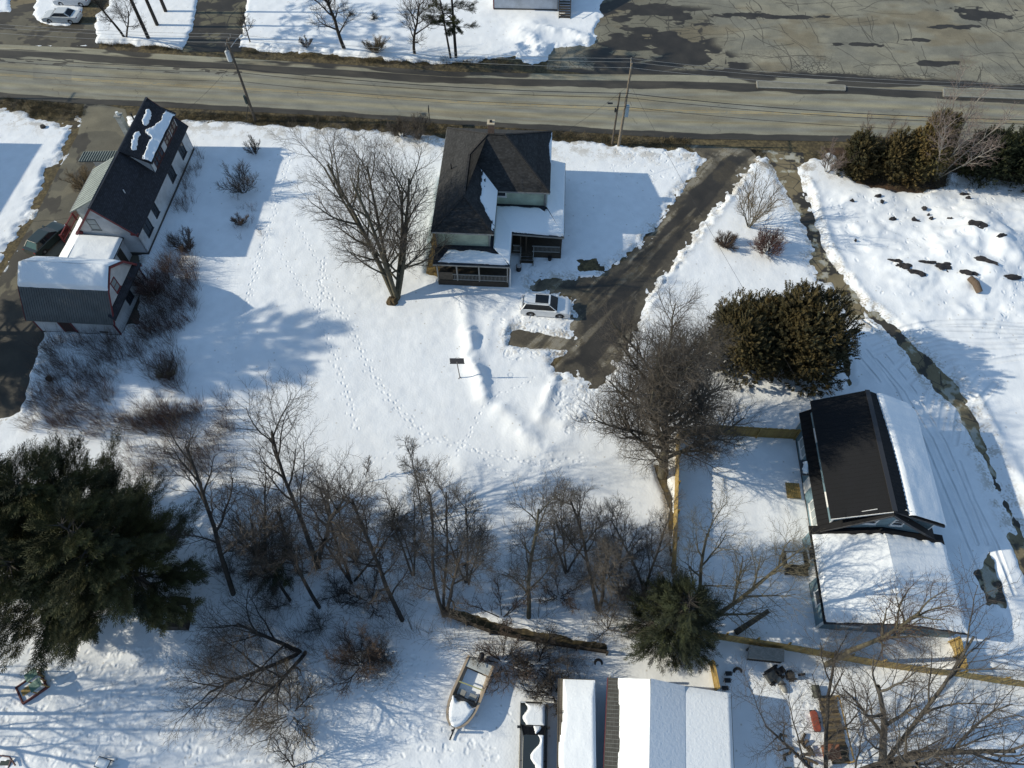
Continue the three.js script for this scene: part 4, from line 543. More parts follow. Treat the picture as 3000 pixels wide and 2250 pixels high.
    snowPatch('roof_snow', [[xe + 0.12, H1, -5.55], [ex, yr, -5.55], [ex, yr, sz], [xe + 0.12, H1, zs + 0.2]], (u, v) => 0.2 * Math.sqrt(smooth(-0.01, 0.06, Math.min(u, 1.02 - u, v, 1))) * (0.9 + 0.2 * fbm(u * 3, v * 7, 2)), 24, 70, pr);
    snowPatch('roof_snow', [[xi + 0.25, H1 + 0.05, zs + 0.35], [xe + 0.1, H1, zs + 0.35], [ex, yr, sz - 0.05], [fx - 0.1, H1 - 0.02, sz - 0.05]], (u, v) => { const e = Math.min(1 - v + 0.04 - 0.06 * fbm(u * 8, 2, 3) - (u > 0.3 ? 0.03 : 0), v + 0.02 - 0.05 * fbm(u * 9, 7, 2) - 0.12 * Math.exp(-(((u - 0.93) / 0.05) ** 2))); return e > 0 ? 0.2 * Math.sqrt(Math.min(1, e * 12)) : -0.06; }, 60, 40, pr);
    snowPatch('roof_snow', [[xi + 0.25, H1 + 0.05, zs + 0.35], [fx, H1 - 0.02, sz], [fx, yr, fz - 0.15], [xi + 0.35, H1, zf + 0.3]], (u, v) => { const e = Math.min(u + 0.01, 1.02 - u, 1.02 - v); return 0.2 * Math.sqrt(Math.min(1, Math.max(0, e) * 14)); }, 24, 60, pr);
    snowPatch('roof_snow', [[xw + 0.9, H1, zf + 0.02], [xi + 0.2, H1, zf + 0.02], [fx, yr, fz], [xw - 0.3, yr, fz]], (u, v) => { const e = Math.min(v - 0.22 - 0.14 * (fbm(u * 6, 3, 4) - 0.2) - 0.12 * smooth(0.75, 1, u), 0.93 - v - 0.06 * fbm(u * 10, 9, 3), u - 0.1 + 0.06 * v); return e > 0 ? 0.17 * Math.sqrt(Math.min(1, e * 9)) * (0.8 + 0.5 * fbm(u * 7, v * 5, 3)) : -0.06; }, 80, 34, pr);
    // posts and rails
    for (const x of [xw + 0.05, -3.05, -0.95, fx - 0.2]) mesh('post', boxG(x - 0.06, x + 0.06, 0, He, fz - 0.13, fz - 0.01), MAT.greyTrim, pr); for (const x of [fx + 0.85, 3.35, ex - 0.2]) mesh('post', boxG(x - 0.06, x + 0.06, x < 4 ? fl : 0, He + 0.05, sz - 0.15, sz - 0.03), MAT.wetWood, pr); for (const z of [-5.4, -2, 1.5]) mesh('post', boxG(ex - 0.25, ex - 0.13, 0, He, z - 0.06, z + 0.06), MAT.greyTrim, pr);
    railing(pr, [-3.05, fz - 0.07], [-0.95, fz - 0.07], fl, MAT.greyTrim); railing(pr, [-0.95, fz - 0.07], [fx - 0.2, fz - 0.07], fl, MAT.greyTrim); railing(pr, [3.95, sz - 0.09], [ex - 0.2, sz - 0.09], fl, MAT.greyTrim); railing(pr, [fx + 0.1, sz - 0.09], [fx + 0.85, sz - 0.09], fl, MAT.greyTrim); railing(pr, [-3.5, fz - 0.07], [-3.05, fz - 0.07], fl, MAT.greyTrim);
    for (let i = 0; i < 9; i++) mesh('board', boxG(xw + 0.15, -3.45, fl + 0.05 + i * 0.115, fl + 0.155 + i * 0.115, fz - 0.1 - (i % 3) * 0.006, fz - 0.06 - (i % 3) * 0.006), MAT.oldWood, pr);
    { const s = part('stairs', pr); for (let i = 0; i < 4; i++) mesh('tread', boxG(fx + 0.95, fx + 2.1, fl - 0.2 - i * 0.2, fl - 0.14 - i * 0.2, sz + i * 0.27, sz + 0.3 + i * 0.27), MAT.wetWood, s); for (const x of [fx + 0.9, fx + 2.15]) { mesh('stringer', new GB().bar([x, fl - 0.15, sz], [x, 0.1, sz + 1.2], 0.06, 0.22), MAT.wetWood, s); mesh('handrail', new GB().bar([x, fl + 0.8, sz], [x, 0.95, sz + 1.15], 0.06, 0.06), MAT.greyTrim, s); mesh('newel', boxG(x - 0.045, x + 0.045, 0, 1.0, sz + 1.1, sz + 1.19), MAT.oldWood, s); } }
  }
  mesh('downpipe', new GB().tube([[2, 2.85, 9], [2, 0.1, 9]], [0.05, 0.05], 8), MAT.whiteTrim, h); mesh('downpipe', new GB().tube([[xe + 0.05, 5.4, zs + 0.1], [xe + 0.05, 3.4, zs + 0.1]], [0.05, 0.05], 8), MAT.greyTrim, h);
}
{ // blue house with black roof and garage
  const h = thing('blue_house', 'blue-grey house with black metal roof, full dormers and snow-covered garage wing', 'house', 27.05, 0, 9.95, -4.3 * RAD), WW = 3.5, WE = 4.35, L = 4.85, E = 2.75, R = 6.35, O = 0.3;
  const w = new GB(); w.box(-WW, -WW + 0.15, 0.25, E, -L, L).box(WE - 0.15, WE, 0.25, E, -L, L); gableWall(w, -WW, WE, 0.25, E, R - 0.05, L, 0.15, 0); gableWall(w, -WW, WE, 0.25, E, R - 0.05, -L + 0.15, 0.15, 0); mesh('wall', w, MAT.blueSiding, h); mesh('foundation', boxG(-WW - 0.03, WE + 0.03, 0, 0.3, -L - 0.03, L + 0.03), MAT.foundation, h);
  for (const q of [-1, 1]) { const W = q < 0 ? WW : WE, s = (R - E) / W, ye = E - O * s; const a = [[q * (W + O), ye + 0.08, -L - O], [q * (W + O), ye + 0.08, L + O], [q * 0.01, R + 0.05, L + O], [q * 0.01, R + 0.05, -L - O]]; mesh('roof', new GB().slab(q < 0 ? a : [a[1], a[0], a[3], a[2]], 0.13), MAT.blackMetal, h);
    mesh('bargeboard', new GB().bar([q * (W + O), ye - 0.02, L + O + 0.012], [0, R - 0.05, L + O + 0.012], 0.03, 0.18), MAT.darkTrim, h); mesh('eave_return', boxG(q > 0 ? W - 0.45 : -W - 0.28, q > 0 ? W + 0.28 : -W + 0.7, E - 0.3, E - 0.18, L + 0.01, L + 0.2), MAT.whiteTrim, h);
    // dormer: wall, cheeks, roof
    const d = part('dormer', h), xf = W - 0.32, yt = 4.55, z0 = -L + 0.1, z1 = L - 0.25, dw = new GB(); const yb = E + (W - xf) * s; dw.box(q > 0 ? xf - 0.12 : -xf, q > 0 ? xf : -xf + 0.12, yb - 0.3, yt, z0, z1);
    for (const z of [z0, z1 - 0.12]) { const p = [[q * xf, yb - 0.1, z], [q * 0.9, R - 0.9 * s, z], [q * 0.9, R - 0.3, z], [q * xf, yt, z]], r = p.map(e => [e[0], e[1], e[2] + 0.12]); dw.poly(p).poly(p.slice().reverse()).poly(r).poly(r.slice().reverse()); } mesh('dormer_wall', dw, MAT.blueSiding, d);
    const A = [q * (xf + 0.42), yt - 0.02, z0 - 0.35], B = [q * (xf + 0.42), yt - 0.02, z1 + 0.3], C = [q * 0.02, R + 0.2, z1 + 0.3], D = [q * 0.02, R + 0.2, z0 - 0.35], pl = q < 0 ? [A, B, C, D] : [B, A, D, C]; const dr = mesh('dormer_roof', new GB().slab(pl, 0.14), MAT.blackMetal, d); ribs(d, pl[0], pl[1], pl[2], pl[3], 30, 0.025, 0.008, MAT.blackMetal);
    mesh('dormer_trim', new GB().bar([B[0], B[1] - 0.12, B[2] + 0.015], [C[0], C[1] - 0.12, C[2] + 0.015], 0.03, 0.14), q < 0 ? MAT.whiteTrim : MAT.darkTrim, d); mesh('dormer_trim', new GB().bar([q * xf, yt - 0.1, z1 + 0.02], [q * 0.95, R - 0.95 * s + 0.75, z1 + 0.02], 0.03, 0.1), MAT.whiteTrim, d); mesh('dormer_trim', new GB().bar([q * (xf - 0.05), yb - 0.1, z1 + 0.02], [q * (xf - 0.05), yt, z1 + 0.02], 0.1, 0.03), MAT.whiteTrim, d);
    for (const z of q < 0 ? [-2.6, 2.9] : [-2.6, 0.2, 2.9]) windowAt(h, q * xf, (yb + yt) / 2 + 0.1, z, q * Math.PI / 2, 1.0, 0.75, MAT.whiteTrim, 2, 1);
    if (q > 0) { const P = (x, z) => [x, mix(R + 0.2, yt - 0.02, x / (xf + 0.42)), z]; snowPatch('roof_snow', [P(0.75, z0 - 0.33), P(xf + 0.5, z0 - 0.33), P(xf + 0.5, z1 + 0.3), P(0.75, z1 + 0.3)], (u, v) => { const e = Math.min(u - 0.02 - 0.1 * v - 0.06 * Math.sin(v * 3.1) - 0.012 * (((v * 30) % 1) > 0.5 ? 1 : 0), 1.015 - u + 0, v < 0.04 ? 1.02 - u - 0.12 * (1 - v / 0.04) : 9); return e > 0 ? 0.3 * Math.sqrt(Math.min(1, e * 9)) * (0.85 + 0.3 * fbm(u * 3, v * 6, 3)) : -0.06; }, 50, 90, d); mesh('vent_pipe', new GB().tube([[2.7, 5.0, 2.1], [2.7, 5.35, 2.1]], [0.06, 0.06], 8), MAT.black, d); }
  }
  mesh('ridge_cap', new GB().bar([0, R + 0.24, -L - 0.25], [0, R + 0.24, L + 0.05], 0.34, 0.07), std(0.03, 0.03, 0.034, 0.5), h);
  { const b = []; for (let i = 0; i < 26; i++) b.push(i); const g = new GB(); for (const i of b) { const z = mix(-L - 0.2, L + 0.2, i / 25); g.bar([-WW - O, E - O * (R - E) / WW + 0.1, z], [-WW + 0.28, E + 0.28 * (R - E) / WW + 0.1, z], 0.05, 0.05); } const m = mesh('roof_rib', g, MAT.blackMetal, h); m.userData.kind = 'stuff'; }
  windowAt(h, -WW, 1.5, -2.55, -Math.PI / 2, 1.5, 1.1, MAT.whiteTrim, 2, 1, MAT.paleGlass); windowAt(h, -WW, 1.5, 3.25, -Math.PI / 2, 2.0, 1.1, MAT.whiteTrim, 3, 1, MAT.paleGlass); windowAt(h, -0.75, 4.6, L, 0, 0.7, 0.85, MAT.whiteTrim, 1, 2); windowAt(h, 1.15, 4.6, L, 0, 0.7, 0.85, MAT.whiteTrim, 1, 2); for (const z of [-2.5, 2]) windowAt(h, WE, 1.5, z, Math.PI / 2, 1.2, 1.1, MAT.whiteTrim, 2, 1);
  mesh('corner_board', boxG(-WW - 0.02, -WW + 0.12, 0.25, E - 0.1, L - 0.12, L + 0.02), MAT.whiteTrim, h); mesh('corner_board', boxG(-WW - 0.02, -WW + 0.12, 0.25, E - 0.1, -L - 0.02, -L + 0.12), MAT.whiteTrim, h);
  { const e = part('entry', h); mesh('door', boxG(-WW - 0.05, -WW, 0.35, 2.25, 0.2, 1.1), MAT.whiteTrim, e); mesh('hood', new GB().slab([[-WW - 0.75, 2.2, -0.95], [-WW - 0.75, 2.2, 0.35], [-WW, 2.35, 0.35], [-WW, 2.35, -0.95]], 0.12), MAT.darkTrim, e); snowPatch('hood_snow', [[-WW - 0.7, 2.2, -0.85], [-WW - 0.7, 2.2, 0.3], [-WW - 0.1, 2.35, 0.3], [-WW - 0.1, 2.35, -0.85]], (u, v) => { const q = 0.45 - Math.abs(v - 0.5 - 0.15 * Math.sin(u * 6)) - 0.1 * fbm(u * 5, v * 3, 2) - smooth(0.12, 0, Math.min(u, 1 - u)) * 0.4; return q > 0 ? 0.2 * Math.sqrt(Math.min(1, q * 4)) : -0.06; }, 24, 12, e);
    const st = part('steps', e); for (let i = 0; i < 7; i++) mesh('plank', boxG(-WW - 1.45 + i * 0.16, -WW - 1.31 + i * 0.16, 0.32, 0.36, 0.2, 1.55), MAT.newWood, st); }
  { // garage wing
    const g = part('garage', h), gx0 = -4.2, gx1 = 5.1, gz0 = L + 0.02, gz1 = L + 6.75, ge = 2.4, gr = 3.5, o = 0.25, gw = new GB(); gw.box(gx0, gx0 + 0.14, 0.15, ge, gz0, gz1).box(gx1 - 0.14, gx1, 0.15, ge, gz0, gz1); const gm = (gx0 + gx1) / 2; gableWall(gw, gx0, gx1, 0.15, ge, gr - 0.05, gz1, 0.14, gm); mesh('wall', gw, MAT.blueSiding, g); mesh('foundation', boxG(gx0 - 0.03, gx1 + 0.03, 0, 0.2, gz0, gz1 + 0.03), MAT.foundation, g);
    for (const q of [-1, 1]) { const xe = q < 0 ? gx0 - o : gx1 + o, a = [[xe, ge + 0.02, gz0 - 0.2], [xe, ge + 0.02, gz1 + o], [gm, gr + 0.1, gz1 + o], [gm, gr + 0.1, gz0 - 0.2]], pl = q < 0 ? a : [a[1], a[0], a[3], a[2]]; mesh('roof', new GB().slab(pl, 0.13), MAT.blackMetal, g);
      snowPatch('roof_snow', (q > 0 ? [[gm, gr + 0.1, gz0 + 0.5], [xe - 0.02, ge + 0.03, gz0 + 0.5], [xe - 0.02, ge + 0.03, gz1 + o - 0.04], [gm, gr + 0.1, gz1 + o - 0.04]] : [[xe + 0.1, ge + 0.04, gz0 + 0.5], [gm, gr + 0.1, gz0 + 0.5], [gm, gr + 0.1, gz1 + o - 0.04], [xe + 0.1, ge + 0.04, gz1 + o - 0.04]]), (u, v) => { const rg = 0.02 * fbm(u * 14, v * 14 + 3, 3), e = Math.min(v + 0.03 - 0.06 * fbm(u * 10, 4, 3), 1.015 - v - 2 * rg, (q > 0 ? 1.012 - u : u + 0.012) - rg); return e > 0 ? 0.26 * Math.sqrt(Math.min(1, e * 14)) * (0.9 + 0.22 * fbm(u * 4, v * 4 + q, 3)) : -0.06; }, 60, 50, g); }
    windowAt(g, gx0, 1.5, gz0 + 1.6, -Math.PI / 2, 0.9, 0.8, MAT.whiteTrim, 1, 1); mesh('door', boxG(gx0 - 0.05, gx0, 0.1, 2.0, gz0 + 2.6, gz0 + 3.5), MAT.whiteTrim, g); windowAt(g, -2.2, 1.75, gz1, 0, 1.2, 0.5, MAT.whiteTrim, 2, 1); windowAt(g, gx0, 1.5, gz0 + 4.9, -Math.PI / 2, 0.9, 0.8, MAT.whiteTrim, 1, 1); mesh('corner_board', boxG(gx0 - 0.02, gx0 + 0.12, 0.15, ge - 0.1, gz1 - 0.1, gz1 + 0.02), MAT.whiteTrim, g); mesh('junction_pipe', new GB().tube([[0.2, 3.5, gz0 + 0.25], [0.2, 3.85, gz0 + 0.25]], [0.07, 0.07], 8), MAT.black, g); mesh('rear_fascia', new GB().bar([gx0 - o, ge - 0.06, gz1 + o + 0.015], [gm, gr, gz1 + o + 0.015], 0.03, 0.16).bar([gm, gr, gz1 + o + 0.015], [gx1 + o, ge - 0.06, gz1 + o + 0.015], 0.03, 0.16), MAT.darkTrim, g);
  }
}
{ // long shed and workshop at the bottom edge
  const a = thing('long_shed', 'narrow shed under a thick white blanket of snow beside the pickup', 'shed', 4.18, 0, 29.7, -2.8 * RAD), mW = MAT.oldWood;
  const X = 0.98, Zn = -4.5, Zs = 6; mesh('wall', boxG(-X, X, 0, 2.25, Zn, Zs), mW, a); mesh('roof', new GB().slab([[-X - 0.3, 2.3, Zn - 0.15], [-X - 0.3, 2.3, Zs], [X + 0.15, 2.55, Zs], [X + 0.15, 2.55, Zn - 0.15]], 0.1), MAT.oldWood, a); mesh('fascia', new GB().bar([-X - 0.32, 2.24, Zn - 0.15], [-X - 0.32, 2.24, Zs], 0.05, 0.18), MAT.oldWood, a);
  snowPatch('roof_snow', [[-X - 0.28, 2.3, Zn - 0.1], [X + 0.14, 2.55, Zn - 0.1], [X + 0.14, 2.55, Zs], [-X - 0.28, 2.3, Zs]], (u, v) => { const e = Math.min(u - 0.1 - 0.09 * Math.sin(v * 9 + 1) * smooth(0.2, 0.4, v), 1.01 - u, v + 0.005); return e > 0 ? 0.24 * Math.sqrt(Math.min(1, e * 9)) * (0.9 + 0.2 * fbm(u * 3, v * 9, 2)) : -0.06; }, 30, 80, a);
  const b = thing('workshop', 'broad workshop with snow-covered gable roof and dark ribbed eave', 'workshop', 8.75, 0, 29.78, -7 * RAD), bn = -4.3, bs = 6; const w = new GB(); w.box(-2.6, 1.95, 0, 2.5, bn, bs).box(1.95, 5.0, 0, 2.3, bn, bs); mesh('wall', w, MAT.whiteSiding, b); { const gw = new GB(); gw.poly([[-2.6, 2.5, bn], [-0.3, 3.55, bn], [1.95, 2.5, bn]].reverse()); mesh('gable', gw, MAT.whiteSiding, b); }
  const rl = [[-2.9, 2.4, bn - 0.2], [-2.9, 2.4, bs], [-0.3, 3.65, bs], [-0.3, 3.65, bn - 0.2]], rr = [[-0.29, 3.65, bn - 0.2], [-0.29, 3.65, bs], [2.1, 2.72, bs], [2.1, 2.72, bn - 0.2]], rx = [[2.11, 2.72, bn - 0.2], [2.11, 2.72, bs], [5.2, 2.42, bs], [5.2, 2.42, bn - 0.2]];
  for (const q of [rl, rr, rx]) mesh('roof', new GB().slab(q, 0.1), std(0.07, 0.07, 0.066, 0.7, { map: scaled(shingleTex, 2.2) }), b); mesh('fascia', new GB().bar([-2.92, 2.33, bn - 0.2], [-2.92, 2.33, bs], 0.04, 0.14), MAT.redTrim, b); mesh('eave_trim', new GB().bar([5.22, 2.36, bn - 0.2], [5.22, 2.36, bs], 0.05, 0.14), MAT.darkTrim, b); { const g = new GB(); for (let i = 0; i < 40; i++) { const z = bn + i * 0.25; g.bar([-2.85, 2.44, z], [-1.7, 2.98, z], 0.03, 0.03); } const m = mesh('roof_rib', g, MAT.barnMetal, b); m.userData.kind = 'stuff'; }
  snowPatch('roof_snow', [rl[0], rl[3], rl[2], rl[1]], (u, v) => { const e = Math.min(u - 0.22 - 0.1 * smooth(0, 0.3, v) - 0.05 * fbm(3, v * 12, 3), v + 0.01 - 0.012 * fbm(u * 9, 2, 2)); return e > 0 ? 0.22 * Math.sqrt(Math.min(1, e * 10)) : -0.06; }, 30, 80, b); snowPatch('roof_snow', [rr[0], rr[3], rr[2], rr[1]], () => 0.22, 16, 50, b); snowPatch('roof_snow', [rx[0], rx[3], rx[2], rx[1]], (u, v) => 0.2 * Math.sqrt(Math.min(1, Math.max(0, Math.min(1.004 - u, v + 0.01)) * 20)) * (0.95 + 0.1 * fbm(u * 3, v * 5, 2)), 20, 50, b);
  mesh('vent_pipe', new GB().tube([[-2.75, 2.2, bn - 0.3], [-2.75, 3.1, bn - 0.3]], [0.09, 0.09], 8), MAT.steel, b);
}
{ // white house across the road, cut by the top of the picture
  const [hx, hz] = [1.79, -58.95]; const h = thing('far_white_house', 'plain white house wall across the road with dark wooden stairs', 'house', hx, 0, hz, -2 * RAD); mesh('wall', boxG(-4.2, 4.2, 0, 3.2, -8, 0), std(0.62, 0.66, 0.72, 0.7, { bumpMap: scaled(clapTex, 0.96), bumpScale: 0.01, map: scaled(tintTex, 5) }), h); mesh('roof', new GB().slab([[-4.5, 3.25, 0.35], [4.5, 3.25, 0.35], [4.5, 5.6, -4], [-4.5, 5.6, -4]], 0.15), MAT.greyShingle, h); mesh('roof', new GB().slab([[4.5, 3.25, -8.35], [-4.5, 3.25, -8.35], [-4.5, 5.6, -4.01], [4.5, 5.6, -4.01]], 0.15), MAT.greyShingle, h); mesh('foundation', boxG(-4.25, 4.25, 0, 0.35, -8.05, 0.05), MAT.foundation, h); mesh('corner_board', boxG(-4.3, -4.15, 0.3, 3.2, -0.1, 0.06), MAT.redTrim, h); mesh('downpipe', new GB().tube([[4.25, 3, 0.05], [4.25, 0.3, 0.05]], [0.05, 0.05], 8), MAT.greyTrim, h);
  const s = part('stairs', h); for (let i = 0; i < 12; i++) mesh('tread', boxG(4.5, 5.9, 2.1 - i * 0.17, 2.16 - i * 0.17, -1.8 + i * 0.3, -1.52 + i * 0.3), MAT.wetWood, s); for (const x of [4.45, 5.95]) { mesh('stringer', new GB().bar([x, 2.1, -2], [x, 0.1, 1.9], 0.06, 0.26), MAT.wetWood, s); mesh('handrail', new GB().bar([x, 3.0, -2], [x, 1.0, 1.9], 0.06, 0.07), MAT.wetWood, s); for (let i = 0; i < 6; i++) mesh('baluster', boxG(x - 0.03, x + 0.03, 1.95 - i * 0.36, 2.95 - i * 0.36, -1.9 + i * 0.7, -1.84 + i * 0.7), MAT.wetWood, s); } mesh('landing', boxG(4.4, 6, 2.1, 2.2, -8, -1.8), MAT.wetWood, s);
}
{ // neighbour out of the picture at the left, whose shadow falls on the snow bank
  const h = thing('neighbour_house', 'grey neighbouring house with dark gable roof beyond the snowy lawn', 'house', -69.5, 0, -25, -2.7 * RAD); const W = 4.5, L = 6.8; const w = new GB(); w.box(-W, W, 0, 5.2, -L, L); gableWall(w, -W, W, 5.2, 5.25, 8.3, L, 0.15); gableWall(w, -W, W, 5.2, 5.25, 8.3, -L + 0.15, 0.15); mesh('wall', w, std(0.4, 0.4, 0.38, 0.8, { map: scaled(tintTex, 4) }), h); mesh('roof', new GB().slab([[-W - 0.3, 5.1, -L - 0.3], [-W - 0.3, 5.1, L + 0.3], [0, 8.5, L + 0.3], [0, 8.5, -L - 0.3]], 0.14), MAT.greyShingle, h); mesh('roof', new GB().slab([[0.01, 8.5, -L - 0.3], [0.01, 8.5, L + 0.3], [W + 0.3, 5.1, L + 0.3], [W + 0.3, 5.1, -L - 0.3]], 0.14), MAT.greyShingle, h); for (const z of [-3, 0, 3]) windowAt(h, W, 2, z, Math.PI / 2, 1, 1.3);
}

// ---------------------------------------------------------------- trees and shrubs
const bark = (r, g, b) => std(r, g, b, 0.95, { map: scaled(tintTex, 0.9), bumpMap: scaled(grainTex, 0.5), bumpScale: 0.02 });
const BARK = { grey: bark(0.13, 0.115, 0.095), brown: bark(0.10, 0.08, 0.062), dark: bark(0.06, 0.052, 0.045), pale: bark(0.36, 0.33, 0.29), olive: bark(0.14, 0.125, 0.085) };
const TWIG = { grey: std(0.105, 0.088, 0.072, 0.95), brown: std(0.115, 0.08, 0.06, 0.95), red: std(0.13, 0.07, 0.06, 0.95), greybrown: std(0.115, 0.098, 0.08, 0.95), dark: std(0.05, 0.042, 0.036, 0.95), tan: std(0.20, 0.15, 0.09, 0.95), pale: std(0.24, 0.185, 0.16, 0.95), olive: std(0.15, 0.13, 0.085, 0.95) };
function grow(o, r, p, d, len, rad, lv) {
  const n = lv === 0 ? 6 : lv === 1 ? 5 : lv === 2 ? 3 : lv === 3 ? 2 : 1, pts = [[p.x, p.y, p.z]], rr = [rad]; let q = p.clone(), dir = d.clone(); const nodes = [[q.clone(), dir.clone(), rad]];
  const wob = [0.10, 0.22, 0.3, 0.3, 0.2][lv] * o.wob, trop = [0.0, 0.10, 0.09, 0.05, 0][lv] * o.up; const tip = lv >= o.depth ? 0 : rad * [0.42, 0.3, 0.3, 0.25][lv];
  for (let i = 1; i <= n; i++) { dir.add(V((r() - 0.5) * 2 * wob, (r() - 0.5) * wob + trop, (r() - 0.5) * 2 * wob)).normalize(); q = q.clone().addScaledVector(dir, len / n); if (q.y < 0.12) q.y = 0.12; const R = mix(rad, tip, i / n); pts.push([q.x, q.y, q.z]); rr.push(R); nodes.push([q.clone(), dir.clone(), R]); }
  (lv <= 1 ? o.wood : o.twig).tube(pts, rr, [8, 5, 3, 3, 3][lv], false);
  if (lv >= o.depth) return;
  const kids = Math.round(o.kids[lv] * (0.8 + 0.4 * r()) * (lv ? clamp(len / o.ref[lv], 0.5, 1.25) : 1)), t0 = lv === 0 ? o.clear : 0.18; let az = r() * 6.28;
  for (let k = 0; k < kids; k++) {
    const t = t0 + (1 - t0) * (k + 0.3 + 0.6 * r()) / kids, f = clamp(t, 0, 0.999) * n, i = Math.floor(f), a = nodes[i], b = nodes[i + 1]; const pos = a[0].clone().lerp(b[0], f - i), dd = b[1], br = mix(a[2], b[2], f - i); az += 2.4 + (r() - 0.5) * 0.9;
    const side = V(Math.cos(az), 0.15, Math.sin(az)); side.addScaledVector(dd, -side.dot(dd)).normalize(); const ang = o.ang[lv] * (0.75 + 0.5 * r()) * (lv === 0 ? mix(1.25, 0.6, t) : 1);
    const nd = dd.clone().multiplyScalar(Math.cos(ang)).addScaledVector(side, Math.sin(ang)).normalize(); const L = (lv === 0 ? o.limb * mix(1, o.limbTop, t) : o.len[lv] * mix(1.15, 0.6, t)) * (0.7 + 0.55 * r()); const cr = Math.min(br * 0.72, rad * [0.48, 0.42, 0.45, 0.5][lv] * (0.75 + 0.4 * r()));
    grow(o, r, pos, nd, L, Math.max(cr, [0.042, 0.02, 0.011, 0.0075][lv] * o.thick), lv + 1);
  }
}
function bareTree(name, label, category, bx, bz, tx, tz, h, R, rad, seed, opt = {}) { // base and top point on plan, height, crown radius, trunk radius
  const r = rng(seed), o = { wood: new GB(), twig: new GB(), wob: 1, up: 1, depth: 4, kids: [8, 9, 8, 7], ref: [1, R * 0.8, R * 0.45, R * 0.22], ang: [0.75, 0.7, 0.7, 0.65], clear: 0.28, limb: R * 1.05, len: [0, R * 0.55, R * 0.27, R * 0.14], thick: 1, stems: 1, flare: 0.16, limbTop: 0.62, ...opt };
  const t = thing(name, label, category, bx, 0, bz, 0, o.group); const lean = V(tx - bx, h, tz - bz);
  for (let s = 0; s < o.stems; s++) { const d = lean.clone().normalize(); if (o.stems > 1) { const a = s / o.stems * 6.28 + r(); d.add(V(Math.cos(a), 0, Math.sin(a)).multiplyScalar(o.flare * (0.6 + 0.8 * r()))).normalize(); } const L = lean.length() * (o.stems > 1 ? 0.72 + 0.3 * r() : 0.92); const off = o.stems > 1 ? rad * 0.8 : 0; grow(o, r, V((r() - 0.5) * off * 2, -0.1, (r() - 0.5) * off * 2), d, L, rad * (o.stems > 1 ? 0.65 + 0.4 * r() : 1), 0); }
  mesh('trunk', o.wood, o.bark ?? BARK.grey, t); mesh('crown', o.twig, o.twigMat ?? TWIG.grey, t); return t;
}
const G1 = 'bare trees in the row behind the yard';
bareTree('maple_tree', 'tall bare grey tree with several upright trunks beside the green house porch', 'tree', -10.99, -9.23, -12.81, -16.23, 11.8, 5.4, 0.26, 15, { stems: 6, flare: 0.33, kids: [9, 8, 7, 7], clear: 0.16, limb: 5.2, ang: [0.9, 0.75, 0.75, 0.7], bark: BARK.olive, twigMat: TWIG.grey, up: 1.1, wob: 0.8 });
bareTree('maple_tree', 'large bare spreading tree with dense twigs at the fence corner', 'tree', 12.31, 9.03, 12.27, 5.32, 10, 6.0, 0.4, 29, { kids: [26, 12, 11, 9], clear: 0.14, limb: 6.4, limbTop: 0.95, ang: [1.05, 0.75, 0.75, 0.7], wob: 0.8, bark: BARK.olive, twigMat: TWIG.greybrown, up: 1.5, len: [0, 3.0, 1.6, 0.9] });
